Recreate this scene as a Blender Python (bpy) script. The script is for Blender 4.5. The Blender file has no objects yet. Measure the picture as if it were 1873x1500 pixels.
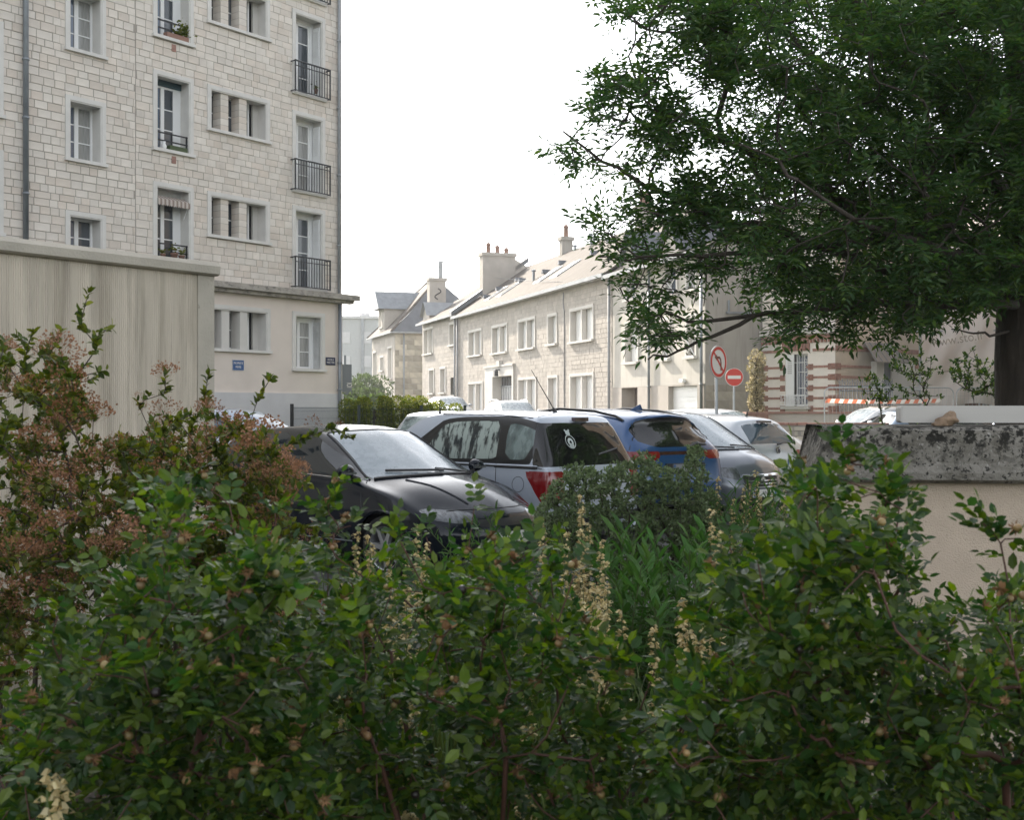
import bpy, math, random
import numpy as np
random.seed(7); rng = np.random.default_rng(7)
R = math.radians
SC = bpy.context.scene
COL = SC.collection

# ------------------------------------------------------------------ camera, sky, sun, exposure
F, CX, CY, EYE = 2187.0, 936.5, 750.0, 1.62
cam_d = bpy.data.cameras.new('camera')
cam_d.sensor_width = 36.0
cam_d.lens = F / 1873.0 * 36.0
cam_d.clip_start = 0.05; cam_d.clip_end = 2000
cam_d.dof.use_dof = True; cam_d.dof.focus_distance = 17.0; cam_d.dof.aperture_fstop = 14.0
cam = bpy.data.objects.new('camera', cam_d); COL.objects.link(cam)
cam.location = (0, 0, EYE); cam.rotation_euler = (R(90), 0, 0)
SC.camera = cam

SUN_AZ, SUN_EL = -28.0, 30.0          # azimuth from +Y towards +X, elevation
w = bpy.data.worlds.new('World'); SC.world = w; w.use_nodes = True
nt = w.node_tree; nt.nodes.clear()
sky = nt.nodes.new('ShaderNodeTexSky'); sky.sky_type = 'NISHITA'; sky.sun_disc = False
sky.sun_elevation = R(SUN_EL); sky.sun_rotation = R(SUN_AZ)
sky.air_density = 1.0; sky.dust_density = 1.6; sky.ozone_density = 1.0
hs = nt.nodes.new('ShaderNodeHueSaturation'); hs.inputs['Saturation'].default_value = 0.24
bg = nt.nodes.new('ShaderNodeBackground'); bg.inputs['Strength'].default_value = 0.15
wo = nt.nodes.new('ShaderNodeOutputWorld')
nt.links.new(sky.outputs[0], hs.inputs['Color']); nt.links.new(hs.outputs[0], bg.inputs[0]); nt.links.new(bg.outputs[0], wo.inputs[0])

sd = bpy.data.lights.new('sun', 'SUN'); sd.energy = 3.4; sd.angle = R(0.6); sd.color = (1.0, 0.90, 0.76)
sun = bpy.data.objects.new('sun', sd); COL.objects.link(sun)
sun.rotation_euler = (R(90 - SUN_EL), 0, R(180 - SUN_AZ))
SC.view_settings.view_transform = 'Standard'; SC.view_settings.look = 'None'
SC.view_settings.gamma = 1.0; SC.view_settings.use_curve_mapping = False
SC.view_settings.exposure = 1.55
SC.render.engine = 'CYCLES'
cy = SC.cycles
cy.use_denoising = True; cy.max_bounces = 7; cy.diffuse_bounces = 3; cy.glossy_bounces = 3
cy.transmission_bounces = 4; cy.transparent_max_bounces = 8; cy.volume_bounces = 0
cy.sample_clamp_indirect = 6.0; cy.caustics_reflective = False; cy.caustics_refractive = False

# ------------------------------------------------------------------ helpers
def gz(y):                             # the ground rises gently away from the car park
    return 0.022 * min(max(0.0, y - 20.0), 40.0)

def at(px, py, Y):
    return np.array([(px - CX) * Y / F, Y, EYE - (py - CY) * Y / F])

def tag(o, label=None, cat=None, group=None, kind=None):
    if label: o['label'] = label
    if cat: o['category'] = cat
    if group: o['group'] = group
    if kind: o['kind'] = kind
    return o

def thing(name, label, cat, loc=(0, 0, 0), rz=0.0, group=None):
    o = bpy.data.objects.new(name, None); o.empty_display_size = 0.1
    COL.objects.link(o); o.location = loc; o.rotation_euler = (0, 0, rz)
    return tag(o, label, cat, group)

def link(name, me, parent=None, loc=None):
    o = bpy.data.objects.new(name, me); COL.objects.link(o)
    if parent is not None: o.parent = parent
    if loc is not None: o.location = loc
    return o

class MB:
    def __init__(s): s.v = []; s.f = []; s.m = []; s.cur = 0
    def mat(s, i): s.cur = i; return s
    def add(s, vs, fs):
        n = len(s.v); s.v.extend([tuple(map(float, p)) for p in vs])
        for f in fs: s.f.append(tuple(i + n for i in f)); s.m.append(s.cur)
        return s
    def box(s, x0, x1, y0, y1, z0, z1, skip=()):
        vs = [(x0,y0,z0),(x1,y0,z0),(x1,y1,z0),(x0,y1,z0),(x0,y0,z1),(x1,y0,z1),(x1,y1,z1),(x0,y1,z1)]
        fs = {'b':(0,3,2,1),'t':(4,5,6,7),'f':(0,1,5,4),'r':(1,2,6,5),'k':(2,3,7,6),'l':(3,0,4,7)}
        return s.add(vs, [q for k, q in fs.items() if k not in skip])
    def quad(s, a, b, c, d): return s.add([a, b, c, d], [(0,1,2,3)])
    def tube(s, pts, rad, n=6, cap=True):
        pts = [np.array(p, float) for p in pts]
        if not hasattr(rad, '__len__'): rad = [rad] * len(pts)
        vs = []; up = np.array([0.31, 0.17, 0.93]); 
        for i, p in enumerate(pts):
            d = pts[min(i+1, len(pts)-1)] - pts[max(i-1, 0)]
            d = d / (np.linalg.norm(d) + 1e-9)
            a = np.cross(d, up); 
            if np.linalg.norm(a) < 0.1: a = np.cross(d, (1, 0, 0))
            a /= np.linalg.norm(a); b = np.cross(d, a)
            for k in range(n):
                t = 2*math.pi*k/n
                vs.append(p + rad[i]*(math.cos(t)*a + math.sin(t)*b))
        fs = []
        for i in range(len(pts)-1):
            for k in range(n):
                k2 = (k+1) % n
                fs.append((i*n+k, i*n+k2, (i+1)*n+k2, (i+1)*n+k))
        if cap:
            fs.append(tuple(range(n-1, -1, -1))); fs.append(tuple((len(pts)-1)*n + k for k in range(n)))
        return s.add(vs, fs)
    def lathe(s, prof, n=24, axis='z', c=(0, 0, 0)):
        vs = []
        for (r, h) in prof:
            for k in range(n):
                t = 2*math.pi*k/n; a, b = r*math.cos(t), r*math.sin(t)
                if axis == 'z': vs.append((c[0]+a, c[1]+b, c[2]+h))
                elif axis == 'y': vs.append((c[0]+a, c[1]+h, c[2]+b))
                else: vs.append((c[0]+h, c[1]+a, c[2]+b))
        fs = []
        for i in range(len(prof)-1):
            for k in range(n):
                k2 = (k+1) % n; fs.append((i*n+k, i*n+k2, (i+1)*n+k2, (i+1)*n+k))
        return s.add(vs, fs)
    def prism(s, poly, y0, y1):       # polygon in x,z pushed along y
        n = len(poly)
        vs = [(x, y0, z) for x, z in poly] + [(x, y1, z) for x, z in poly]
        fs = [tuple(range(n)), tuple(range(2*n-1, n-1, -1))]
        for i in range(n):
            j = (i+1) % n; fs.append((i, i+n, j+n, j))
        return s.add(vs, fs)
    def mesh(s, name, mats, smooth=False):
        me = bpy.data.meshes.new(name)
        me.from_pydata(s.v, [], s.f)
        if not isinstance(mats, (list, tuple)): mats = [mats]
        for m in mats: me.materials.append(m)
        if len(mats) > 1: me.polygons.foreach_set('material_index', s.m)
        if smooth: me.polygons.foreach_set('use_smooth', [True]*len(me.polygons))
        me.update(); return me
    def build(s, name, mats, parent=None, smooth=False, loc=None):
        return link(name, s.mesh(name, mats, smooth), parent, loc)

def np_mesh(name, V, faces_list, mats, midx=None, smooth=True):
    """V (n,3); faces_list: list of (m,k) int arrays; midx: material per array."""
    me = bpy.data.meshes.new(name)
    V = np.asarray(V, np.float32)
    me.vertices.add(len(V)); me.vertices.foreach_set('co', V.ravel())
    loops = np.concatenate([f.ravel() for f in faces_list]).astype(np.int32)
    tot = np.concatenate([np.full(len(f), f.shape[1], np.int32) for f in faces_list])
    st = np.concatenate([[0], np.cumsum(tot)[:-1]]).astype(np.int32)
    me.loops.add(len(loops)); me.loops.foreach_set('vertex_index', loops)
    me.polygons.add(len(tot)); me.polygons.foreach_set('loop_start', st)
    try: me.polygons.foreach_set('loop_total', tot)
    except Exception: pass
    if not isinstance(mats, (list, tuple)): mats = [mats]
    for m in mats: me.materials.append(m)
    if midx is not None:
        me.polygons.foreach_set('material_index', np.concatenate([np.full(len(f), i, np.int32) for f, i in zip(faces_list, midx)]))
    me.polygons.foreach_set('use_smooth', np.full(len(tot), smooth))
    me.update(calc_edges=True); me.validate()
    return me

# ------------------------------------------------------------------ materials
def M(name, col, rough=0.7, metal=0.0, var=0.0, scale=4.0, island=0.0, bump=0.0, bscale=60.0, spec=0.5,
      coat=0.0, trans=0.0, stretch=(1, 1, 1), tint=None, obj=False, alpha=1.0, coat_rough=0.05):
    m = bpy.data.materials.new(name); m.use_nodes = True
    n = m.node_tree.nodes; l = m.node_tree.links
    b = n['Principled BSDF']; out = n['Material Output']
    b.inputs['Roughness'].default_value = rough; b.inputs['Metallic'].default_value = metal
    b.inputs['Specular IOR Level'].default_value = spec
    b.inputs['Coat Weight'].default_value = coat; b.inputs['Coat Roughness'].default_value = coat_rough
    b.inputs['Alpha'].default_value = alpha
    b.inputs['Base Color'].default_value = (*col, 1)
    cur = None
    if var or island or tint or obj or bump:
        tc = n.new('ShaderNodeTexCoord'); mp = n.new('ShaderNodeMapping')
        mp.inputs['Scale'].default_value = stretch
        l.new(tc.outputs['Object'], mp.inputs[0])
    rgb = n.new('ShaderNodeRGB'); rgb.outputs[0].default_value = (*col, 1); cur = rgb.outputs[0]
    def mixc(fac, a, bb, mode='MIX'):
        x = n.new('ShaderNodeMix'); x.data_type = 'RGBA'; x.blend_type = mode
        if isinstance(fac, float): x.inputs[0].default_value = fac
        else: l.new(fac, x.inputs[0])
        for s_, v_ in ((6, a), (7, bb)):
            if isinstance(v_, tuple): x.inputs[s_].default_value = (*v_, 1)
            else: l.new(v_, x.inputs[s_])
        return x.outputs[2]
    def mul(val_socket, lo, hi, a):
        mr = n.new('ShaderNodeMapRange'); mr.inputs[3].default_value = lo; mr.inputs[4].default_value = hi
        l.new(val_socket, mr.inputs[0])
        cb = n.new('ShaderNodeCombineColor')
        for i in range(3): l.new(mr.outputs[0], cb.inputs[i])
        return mixc(1.0, a, cb.outputs[0], 'MULTIPLY')
    if island or tint:
        g = n.new('ShaderNodeNewGeometry'); oi = n.new('ShaderNodeObjectInfo')
        ad = n.new('ShaderNodeMath'); ad.operation = 'ADD'; l.new(g.outputs['Random Per Island'], ad.inputs[0]); l.new(oi.outputs['Random'], ad.inputs[1])
        fr = n.new('ShaderNodeMath'); fr.operation = 'FRACT'; l.new(ad.outputs[0], fr.inputs[0])
        rnd = fr.outputs[0]
        if tint:
            wn = n.new('ShaderNodeTexWhiteNoise'); wn.noise_dimensions = '1D'; l.new(rnd, wn.inputs['W'])
            pw = n.new('ShaderNodeMath'); pw.operation = 'POWER'; pw.inputs[1].default_value = 2.0; l.new(wn.outputs[0], pw.inputs[0])
            cur = mixc(pw.outputs[0], cur, tint)
        if island: cur = mul(rnd, 1 - island, 1 + island, cur)
    if var:
        t = n.new('ShaderNodeTexNoise'); t.inputs['Scale'].default_value = scale; t.inputs['Detail'].default_value = 5
        l.new(mp.outputs[0], t.inputs['Vector'])
        mr0 = n.new('ShaderNodeMapRange'); mr0.inputs[1].default_value = 0.3; mr0.inputs[2].default_value = 0.7
        l.new(t.outputs[0], mr0.inputs[0])
        cur = mul(mr0.outputs[0], 1 - var, 1 + var, cur)
    l.new(cur, b.inputs['Base Color'])
    if bump:
        t2 = n.new('ShaderNodeTexNoise'); t2.inputs['Scale'].default_value = bscale; t2.inputs['Detail'].default_value = 4
        l.new(mp.outputs[0], t2.inputs['Vector'])
        bp = n.new('ShaderNodeBump'); bp.inputs['Strength'].default_value = bump; bp.inputs['Distance'].default_value = 0.02
        l.new(t2.outputs[0], bp.inputs['Height']); l.new(bp.outputs[0], b.inputs['Normal'])
    if trans:
        tr = n.new('ShaderNodeBsdfTranslucent')
        hsx = n.new('ShaderNodeHueSaturation'); hsx.inputs['Saturation'].default_value = 1.2; hsx.inputs['Value'].default_value = 1.6
        l.new(cur, hsx.inputs['Color']); l.new(hsx.outputs[0], tr.inputs[0])
        mx = n.new('ShaderNodeMixShader'); mx.inputs[0].default_value = trans
        l.new(b.outputs[0], mx.inputs[1]); l.new(tr.outputs[0], mx.inputs[2]); l.new(mx.outputs[0], out.inputs[0])
    m['cur'] = 0
    return m

def stain(m, col, scale=3.0, stretch=(1, 1, 1), lo=0.55, hi=0.75, amount=0.8, detail=6, zfade=None):
    """Blotches of another colour (moss, soot, water streaks) over a material."""
    n = m.node_tree.nodes; l = m.node_tree.links; b = n['Principled BSDF']
    src = b.inputs['Base Color'].links[0].from_socket if b.inputs['Base Color'].links else None
    tc = n.new('ShaderNodeTexCoord'); mp = n.new('ShaderNodeMapping'); mp.inputs['Scale'].default_value = stretch
    l.new(tc.outputs['Object'], mp.inputs[0])
    t = n.new('ShaderNodeTexNoise'); t.inputs['Scale'].default_value = scale; t.inputs['Detail'].default_value = detail
    t.inputs['Roughness'].default_value = 0.65
    l.new(mp.outputs[0], t.inputs['Vector'])
    mr = n.new('ShaderNodeMapRange'); mr.inputs[1].default_value = lo; mr.inputs[2].default_value = hi; mr.inputs[4].default_value = amount
    l.new(t.outputs[0], mr.inputs[0]); fac = mr.outputs[0]
    if zfade:
        sp = n.new('ShaderNodeSeparateXYZ'); l.new(tc.outputs['Object'], sp.inputs[0])
        m2 = n.new('ShaderNodeMapRange'); m2.inputs[1].default_value = zfade[0]; m2.inputs[2].default_value = zfade[1]
        l.new(sp.outputs[2], m2.inputs[0])
        mu = n.new('ShaderNodeMath'); mu.operation = 'MULTIPLY'; l.new(fac, mu.inputs[0]); l.new(m2.outputs[0], mu.inputs[1]); fac = mu.outputs[0]
    x = n.new('ShaderNodeMix'); x.data_type = 'RGBA'; l.new(fac, x.inputs[0])
    if src: l.new(src, x.inputs[6])
    x.inputs[7].default_value = (*col, 1)
    l.new(x.outputs[2], b.inputs['Base Color'])
    return m

def dew(m, col, scale=30, stretch=(1, 1, 1), lo=0.4, hi=0.6, rough=0.45):
    """Misted glass: pale fine condensation broken by clear runs."""
    stain(m, col, scale, stretch, lo, hi, 1.0, 8)
    n = m.node_tree.nodes; l = m.node_tree.links; b = n['Principled BSDF']
    f = b.inputs['Base Color'].links[0].from_node.inputs[0].links[0].from_socket
    mr = n.new('ShaderNodeMapRange'); mr.inputs[3].default_value = b.inputs['Roughness'].default_value; mr.inputs[4].default_value = rough
    l.new(f, mr.inputs[0]); l.new(mr.outputs[0], b.inputs['Roughness'])
    return m

stone = M('limestone', (0.69, 0.637, 0.57), 0.85, island=0.065, var=0.08, scale=3.0, bump=0.3, bscale=45, tint=(0.63, 0.555, 0.48))
stone_pale = M('pale_limestone', (0.44, 0.40, 0.355), 0.85, island=0.10, var=0.08, scale=2.0, bump=0.2, bscale=30)
stone_old = M('weathered_stone', (0.42, 0.38, 0.31), 0.9, island=0.32, var=0.15, scale=2.0)
mortar = M('mortar', (0.34, 0.31, 0.27), 0.95, var=0.1, scale=20)
mortar_pale = M('pale_mortar', (0.33, 0.305, 0.275), 0.95, var=0.1, scale=20)
render_beige = M('beige_render', (0.70, 0.62, 0.55), 0.9, var=0.06, scale=1.2, bump=0.25, bscale=120)
render_pale = M('pale_render', (0.56, 0.53, 0.475), 0.9, var=0.08, scale=0.8, bump=0.2, bscale=80)
stain(render_pale, (0.34, 0.31, 0.27), 1.6, (2.5, 2.5, 0.35), 0.52, 0.8, 0.55)
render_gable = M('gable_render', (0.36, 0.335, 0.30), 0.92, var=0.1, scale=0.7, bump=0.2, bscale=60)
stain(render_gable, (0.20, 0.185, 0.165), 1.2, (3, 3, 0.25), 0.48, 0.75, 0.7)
plinth_m = M('grey_plinth', (0.56, 0.55, 0.55), 0.85, var=0.05, scale=2)
trim = M('pale_surround', (0.64, 0.62, 0.585), 0.75, var=0.06, scale=3, bump=0.1)
trim_white = M('white_surround', (0.60, 0.575, 0.535), 0.75, var=0.05, scale=2)
white_paint = M('white_paint', (0.80, 0.80, 0.79), 0.45, var=0.03, scale=2)
grey_paint = M('grey_shutter_paint', (0.50, 0.50, 0.49), 0.6, var=0.12, scale=6)
pane_m = M('window_pane', (0.035, 0.045, 0.055), 0.06, spec=0.7, tint=(0.16, 0.17, 0.18))
pane_curtain = M('curtained_pane', (0.30, 0.30, 0.285), 0.12, spec=0.6, var=0.25, scale=9, stretch=(6, 1, 0.3))
pane_sky = M('sky_reflection_pane', (0.10, 0.13, 0.18), 0.06, spec=0.8)  # blue of the reflected sky is put into the pane colour
zinc = M('zinc_pipe', (0.23, 0.25, 0.27), 0.45, 0.5, var=0.15, scale=3)
zinc_pale = M('pale_zinc', (0.30, 0.315, 0.33), 0.6, 0.1, var=0.1, scale=3)
iron = M('dark_iron', (0.035, 0.036, 0.038), 0.5, 0.4)
ledge_m = M('weathered_ledge', (0.36, 0.33, 0.29), 0.9, var=0.2, scale=4, bump=0.3)
stain(ledge_m, (0.10, 0.095, 0.085), 6, (1, 1, 2), 0.5, 0.68, 0.85)
slate = M('slate', (0.115, 0.125, 0.14), 0.5, island=0.14, var=0.18, scale=1.5)
slate_warm = M('weathered_slate', (0.085, 0.073, 0.063), 0.8, spec=0.15, var=0.2, scale=1.0, bump=0.15, stretch=(3, 1, 1))
stain(slate_warm, (0.15, 0.132, 0.114), 2.5, (4, 0.8, 0.8), 0.45, 0.7, 0.75)
brick_red = M('red_brick', (0.31, 0.165, 0.125), 0.85, island=0.2, var=0.12, scale=8)
brick_band = M('brick_band', (0.31, 0.175, 0.14), 0.85, var=0.2, scale=9, island=0.15)
chim = M('terracotta', (0.27, 0.155, 0.115), 0.8, var=0.1)
soil = M('soil', (0.045, 0.034, 0.025), 0.95, var=0.3, scale=6, bump=0.6, bscale=20)
asphalt = M('asphalt', (0.06, 0.06, 0.062), 0.85, var=0.15, scale=2, bump=0.3, bscale=150)
asphalt_pale = M('road_surface', (0.085, 0.083, 0.08), 0.85, var=0.12, scale=1.5)
grass_ground = M('ground_grass', (0.055, 0.075, 0.03), 0.95, var=0.25, scale=1.0)
kerb_m = M('kerb_stone', (0.32, 0.31, 0.29), 0.85, var=0.12, scale=4)
paving = M('paving', (0.27, 0.26, 0.245), 0.85, var=0.1, scale=2)
garage_c = M('ribbed_concrete', (0.56, 0.50, 0.415), 0.9, var=0.10, scale=2, stretch=(5, 1, 0.4))
stain(garage_c, (0.24, 0.205, 0.15), 1.6, (4.5, 1, 0.35), 0.47, 0.72, 0.75)
stain(garage_c, (0.13, 0.11, 0.085), 2.6, (4, 1, 0.3), 0.50, 0.72, 0.40)
stain(garage_c, (0.04, 0.035, 0.028), 2.0, (14, 1, 0.45), 0.645, 0.72, 0.75)
garage_lip = M('concrete_coping', (0.45, 0.41, 0.345), 0.85, var=0.1, scale=5, bump=0.2)
stain(garage_lip, (0.17, 0.155, 0.12), 30, (1, 1, 1), 0.66, 0.72, 0.8)
coping_m = M('mossy_coping', (0.20, 0.185, 0.16), 0.95, var=0.2, scale=8, bump=0.8, bscale=40)
stain(coping_m, (0.10, 0.09, 0.072), 7, (1, 1, 1), 0.45, 0.62, 0.8)
stain(coping_m, (0.42, 0.40, 0.37), 34, (1, 1, 1), 0.60, 0.66, 0.6)
stain(coping_m, (0.013, 0.012, 0.009), 21, (1, 1, 1), 0.50, 0.55, 0.97, zfade=(1.36, 1.50))
stain(coping_m, (0.012, 0.011, 0.009), 52, (1, 1, 1), 0.56, 0.60, 0.95)
roughcast = M('roughcast', (0.51, 0.415, 0.325), 0.95, var=0.06, scale=12, bump=0.5, bscale=150)
stain(roughcast, (0.13, 0.09, 0.065), 120, (1, 1, 0.7), 0.64, 0.69, 0.75)
slab_m = M('pale_slab', (0.44, 0.42, 0.39), 0.6, var=0.05, scale=3, stretch=(0.4, 1, 4))
stain(slab_m, (0.25, 0.225, 0.19), 3, (0.6, 1, 14), 0.62, 0.75, 0.5)
rock_m = M('brown_rock', (0.21, 0.145, 0.095), 0.9, var=0.35, scale=14, bump=0.8, bscale=40)
bark = M('bark', (0.052, 0.042, 0.033), 0.95, var=0.3, scale=12, bump=1.0, bscale=30, stretch=(1, 1, 0.3))
twig_m = M('twig', (0.050, 0.036, 0.028), 0.85, var=0.2, scale=30)
twig_red = M('red_twig', (0.085, 0.038, 0.026), 0.7, var=0.2, scale=30)
stem_green = M('green_stem', (0.07, 0.10, 0.03), 0.7)
leaf_ash = M('ash_leaf', (0.040, 0.085, 0.030), 0.45, spec=0.35, island=0.35, tint=(0.085, 0.135, 0.030), trans=0.46)
leaf_rose = M('rose_leaf', (0.024, 0.060, 0.016), 0.38, spec=0.36, island=0.38, tint=(0.125, 0.175, 0.026), trans=0.46)
leaf_spirea = M('spirea_leaf', (0.046, 0.072, 0.015), 0.52, spec=0.28, island=0.4, tint=(0.15, 0.165, 0.020), trans=0.36)
leaf_dark = M('cotoneaster_leaf', (0.105, 0.148, 0.072), 0.52, spec=0.28, island=0.35, tint=(0.15, 0.19, 0.09), trans=0.3)
leaf_bright = M('perennial_leaf', (0.050, 0.12, 0.028), 0.52, spec=0.28, island=0.3, tint=(0.075, 0.135, 0.035), trans=0.32)
leaf_blade = M('grass_blade', (0.06, 0.105, 0.028), 0.45, island=0.35, tint=(0.12, 0.14, 0.045), trans=0.3)
leaf_hedge = M('hedge_leaf', (0.075, 0.105, 0.022), 0.55, island=0.4, tint=(0.20, 0.20, 0.04), trans=0.45, spec=0.2)
leaf_cream = M('variegated_leaf', (0.20, 0.18, 0.10), 0.6, island=0.4, tint=(0.52, 0.45, 0.31), trans=0.3)
leaf_far = M('far_tree_leaf', (0.075, 0.105, 0.045), 0.6, island=0.35, trans=0.3)
flower_brown = M("dry_flower", (0.19, 0.09, 0.045), 0.9, island=0.35, tint=(0.32, 0.18, 0.105), trans=0.2)
flower_cream = M('cream_flower', (0.42, 0.34, 0.17), 0.8, island=0.3, tint=(0.58, 0.51, 0.31), trans=0.3)
hip_m = M('rose_hip', (0.20, 0.145, 0.055), 0.4, island=0.4, tint=(0.20, 0.115, 0.05))
hip_dark = M('dark_hip', (0.016, 0.010, 0.010), 0.4)
sepal_m = M('dry_sepal', (0.22, 0.12, 0.055), 0.9, island=0.3, trans=0.1)
tyre_m = M('tyre_rubber', (0.018, 0.018, 0.018), 0.85)
rim_m = M('alloy_rim', (0.42, 0.43, 0.44), 0.35, 0.8)
trim_black = M('black_trim', (0.012, 0.012, 0.013), 0.45)
gasket = M('black_gasket', (0.010, 0.010, 0.010), 0.3)
car_glass = M('car_glass', (0.012, 0.016, 0.018), 0.04, spec=0.7)
glass_door = dew(M('misted_side_glass', (0.02, 0.026, 0.028), 0.06), (0.36, 0.42, 0.38), 9, (1, 1, 0.16), 0.42, 0.52, 0.5)
glass_front = dew(M('dewy_windscreen', (0.20, 0.24, 0.265), 0.16, spec=0.8), (0.30, 0.345, 0.375), 7, (1, 1, 1), 0.30, 0.62, 0.34)
glass_rear = M('tinted_rear_glass', (0.008, 0.008, 0.009), 0.03, spec=0.8)
glass_fog = dew(M('fogged_green_glass', (0.05, 0.075, 0.075), 0.08, spec=0.7), (0.20, 0.26, 0.25), 5, (1, 1, 0.5), 0.35, 0.6, 0.35)
glass_blue = M('clear_blue_glass', (0.045, 0.075, 0.095), 0.05, spec=0.9)
chrome = M('chrome', (0.75, 0.75, 0.76), 0.12, 1.0)
lamp_clear = M('clear_lamp', (0.10, 0.108, 0.116), 0.14, 0.35, coat=1.0, var=0.7, scale=16, stretch=(1, 2, 1))
lamp_red = M('red_lamp', (0.20, 0.007, 0.008), 0.15, coat=1.0)
lamp_dark = M('dark_red_lamp', (0.04, 0.003, 0.005), 0.12, coat=1.0)
plate_m = M('number_plate', (0.62, 0.62, 0.58), 0.5)
plate_dark = M('dark_grey_plate', (0.20, 0.21, 0.22), 0.5)  # darker grey than the other number plates
ink = M('black_ink', (0.02, 0.02, 0.022), 0.6)
def paint(name, col, rough=0.32, metal=0.35):
    return M(name, col, rough, metal, coat=0.9, coat_rough=0.10)
p_black = M('black_paint', (0.003, 0.006, 0.012), 0.25, 0.0, coat=0.5, coat_rough=0.06, spec=0.15)
p_silver = paint('silver_blue_paint', (0.43, 0.475, 0.545), 0.36, 0.15)
p_blue = paint('blue_paint', (0.008, 0.062, 0.185), 0.28, 0.3)
p_grey = paint('graphite_paint', (0.13, 0.145, 0.17), 0.30, 0.4)
p_pale = paint('pale_silver_paint', (0.50, 0.53, 0.56), 0.32, 0.4)
p_white = paint('white_car_paint', (0.70, 0.71, 0.72), 0.35, 0.0)
sign_red = M('sign_red', (0.56, 0.045, 0.03), 0.5)
sign_white = M('sign_white', (0.72, 0.70, 0.66), 0.5)
sign_black = M('sign_faded_black', (0.20, 0.07, 0.05), 0.5)
sign_blue = M('enamel_blue', (0.035, 0.10, 0.26), 0.35)
sign_navy = M('enamel_navy', (0.012, 0.018, 0.06), 0.35)
steel = M('galvanised_steel', (0.42, 0.44, 0.46), 0.45, 0.6, var=0.1)
fence_green = M('dark_green_wire', (0.012, 0.022, 0.016), 0.6)
wire_grey = M('grey_wire', (0.16, 0.18, 0.20), 0.5)
tape_red = M('tape_red', (0.50, 0.20, 0.14), 0.6, trans=0.3)
tape_white = M('tape_white', (0.60, 0.58, 0.55), 0.6, trans=0.3)
net_m = M('scaffold_net', (0.74, 0.69, 0.66), 0.8, var=0.06, scale=1.5, trans=0.30, stretch=(1, 1, 0.3), alpha=0.72)
net_text = M('net_print', (0.30, 0.265, 0.22), 0.8)
sticker = M('white_sticker', (0.55, 0.62, 0.60), 0.6)

# ------------------------------------------------------------------ ground
def sheet(name, pts, m, z=None, dz=0.0):
    mb = MB(); n = len(pts)
    mb.add([(x, y, gz(y) + dz) for x, y in pts], [tuple(range(n))])
    return tag(mb.build(name, m), kind='structure')
mb = MB()
ys = [-120, 20, 30, 40, 50, 60, 240]
for a, b in zip(ys[:-1], ys[1:]):
    mb.quad((-200, a, gz(a)), (200, a, gz(a)), (200, b, gz(b)), (-200, b, gz(b)))
tag(mb.build('ground', grass_ground), kind='structure')
def strip_sheet(name, x0, x1, yy, m, dz):
    mb = MB()
    for a, b in zip(yy[:-1], yy[1:]):
        mb.quad((x0(a), a, gz(a)+dz), (x1(a), a, gz(a)+dz), (x1(b), b, gz(b)+dz), (x0(b), b, gz(b)+dz))
    return tag(mb.build(name, m), kind='structure')
strip_sheet('parking_lot', lambda y: -12 if y < 26 else -4.5, lambda y: 16, [8.9, 14, 20, 24, 26, 29.5], asphalt, 0.006)
# road that runs along the row of stone houses, and its pavement
hd = np.array([0.3048, -0.9524]); hn = np.array([-0.9524, -0.3048])   # along the facades (towards us), outward
HP = np.array([3.15, 53.3])
def hpt(s, o): return HP + hd*s + hn*o
mb = MB(); mk = MB(); pv = MB(); kb = MB()
ss = list(range(-70, 13, 4))
for a, b in zip(ss[:-1], ss[1:]):
    def q(m_, o0, o1, dz):
        P = [hpt(a, o0), hpt(b, o0), hpt(b, o1), hpt(a, o1)]
        m_.quad(*[(p[0], p[1], gz(p[1])+dz) for p in P])
    q(mb, 1.9, 8.2, 0.012)
    q(pv, 0.0, 1.75, 0.13)
    P = [hpt(a, 1.75), hpt(b, 1.75), hpt(b, 1.9), hpt(a, 1.9)]
    kb.add([(p[0], p[1], gz(p[1])+h) for h in (0.0, 0.14) for p in P], [(4,5,6,7), (2,3,7,6), (0,1,5,4)])
    if (a // 4) % 2 == 0: q(mk, 4.98, 5.10, 0.018)
tag(mb.build('road', asphalt_pale), kind='structure'); tag(pv.build('pavement', paving), kind='structure')
tag(kb.build('kerb', kerb_m), kind='structure'); tag(mk.build('road_marking', sign_white), kind='structure')
# planting bed in the foreground with its kerb
mb = MB(); nx, ny = 30, 26
for j in range(ny+1):
    for i in range(nx+1):
        x = -6 + 12.5*i/nx; y = -0.6 + 9.1*j/ny
        mb.v.append((x, y, 0.05 + 0.05*math.sin(x*3.1+y)*math.cos(y*2.3) + random.uniform(0, 0.04)))
for j in range(ny):
    for i in range(nx):
        k = j*(nx+1)+i; mb.f.append((k, k+1, k+nx+2, k+nx+1)); mb.m.append(0)
tag(mb.build('planting_bed', soil, smooth=True), kind='structure')
mb = MB()
for i in range(13):
    mb.box(-6 + i*1.0, -6 + i*1.0 + 0.985, 8.55, 8.70, -0.02, 0.14)
tag(mb.build('bed_kerb', kerb_m), kind='structure')

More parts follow.
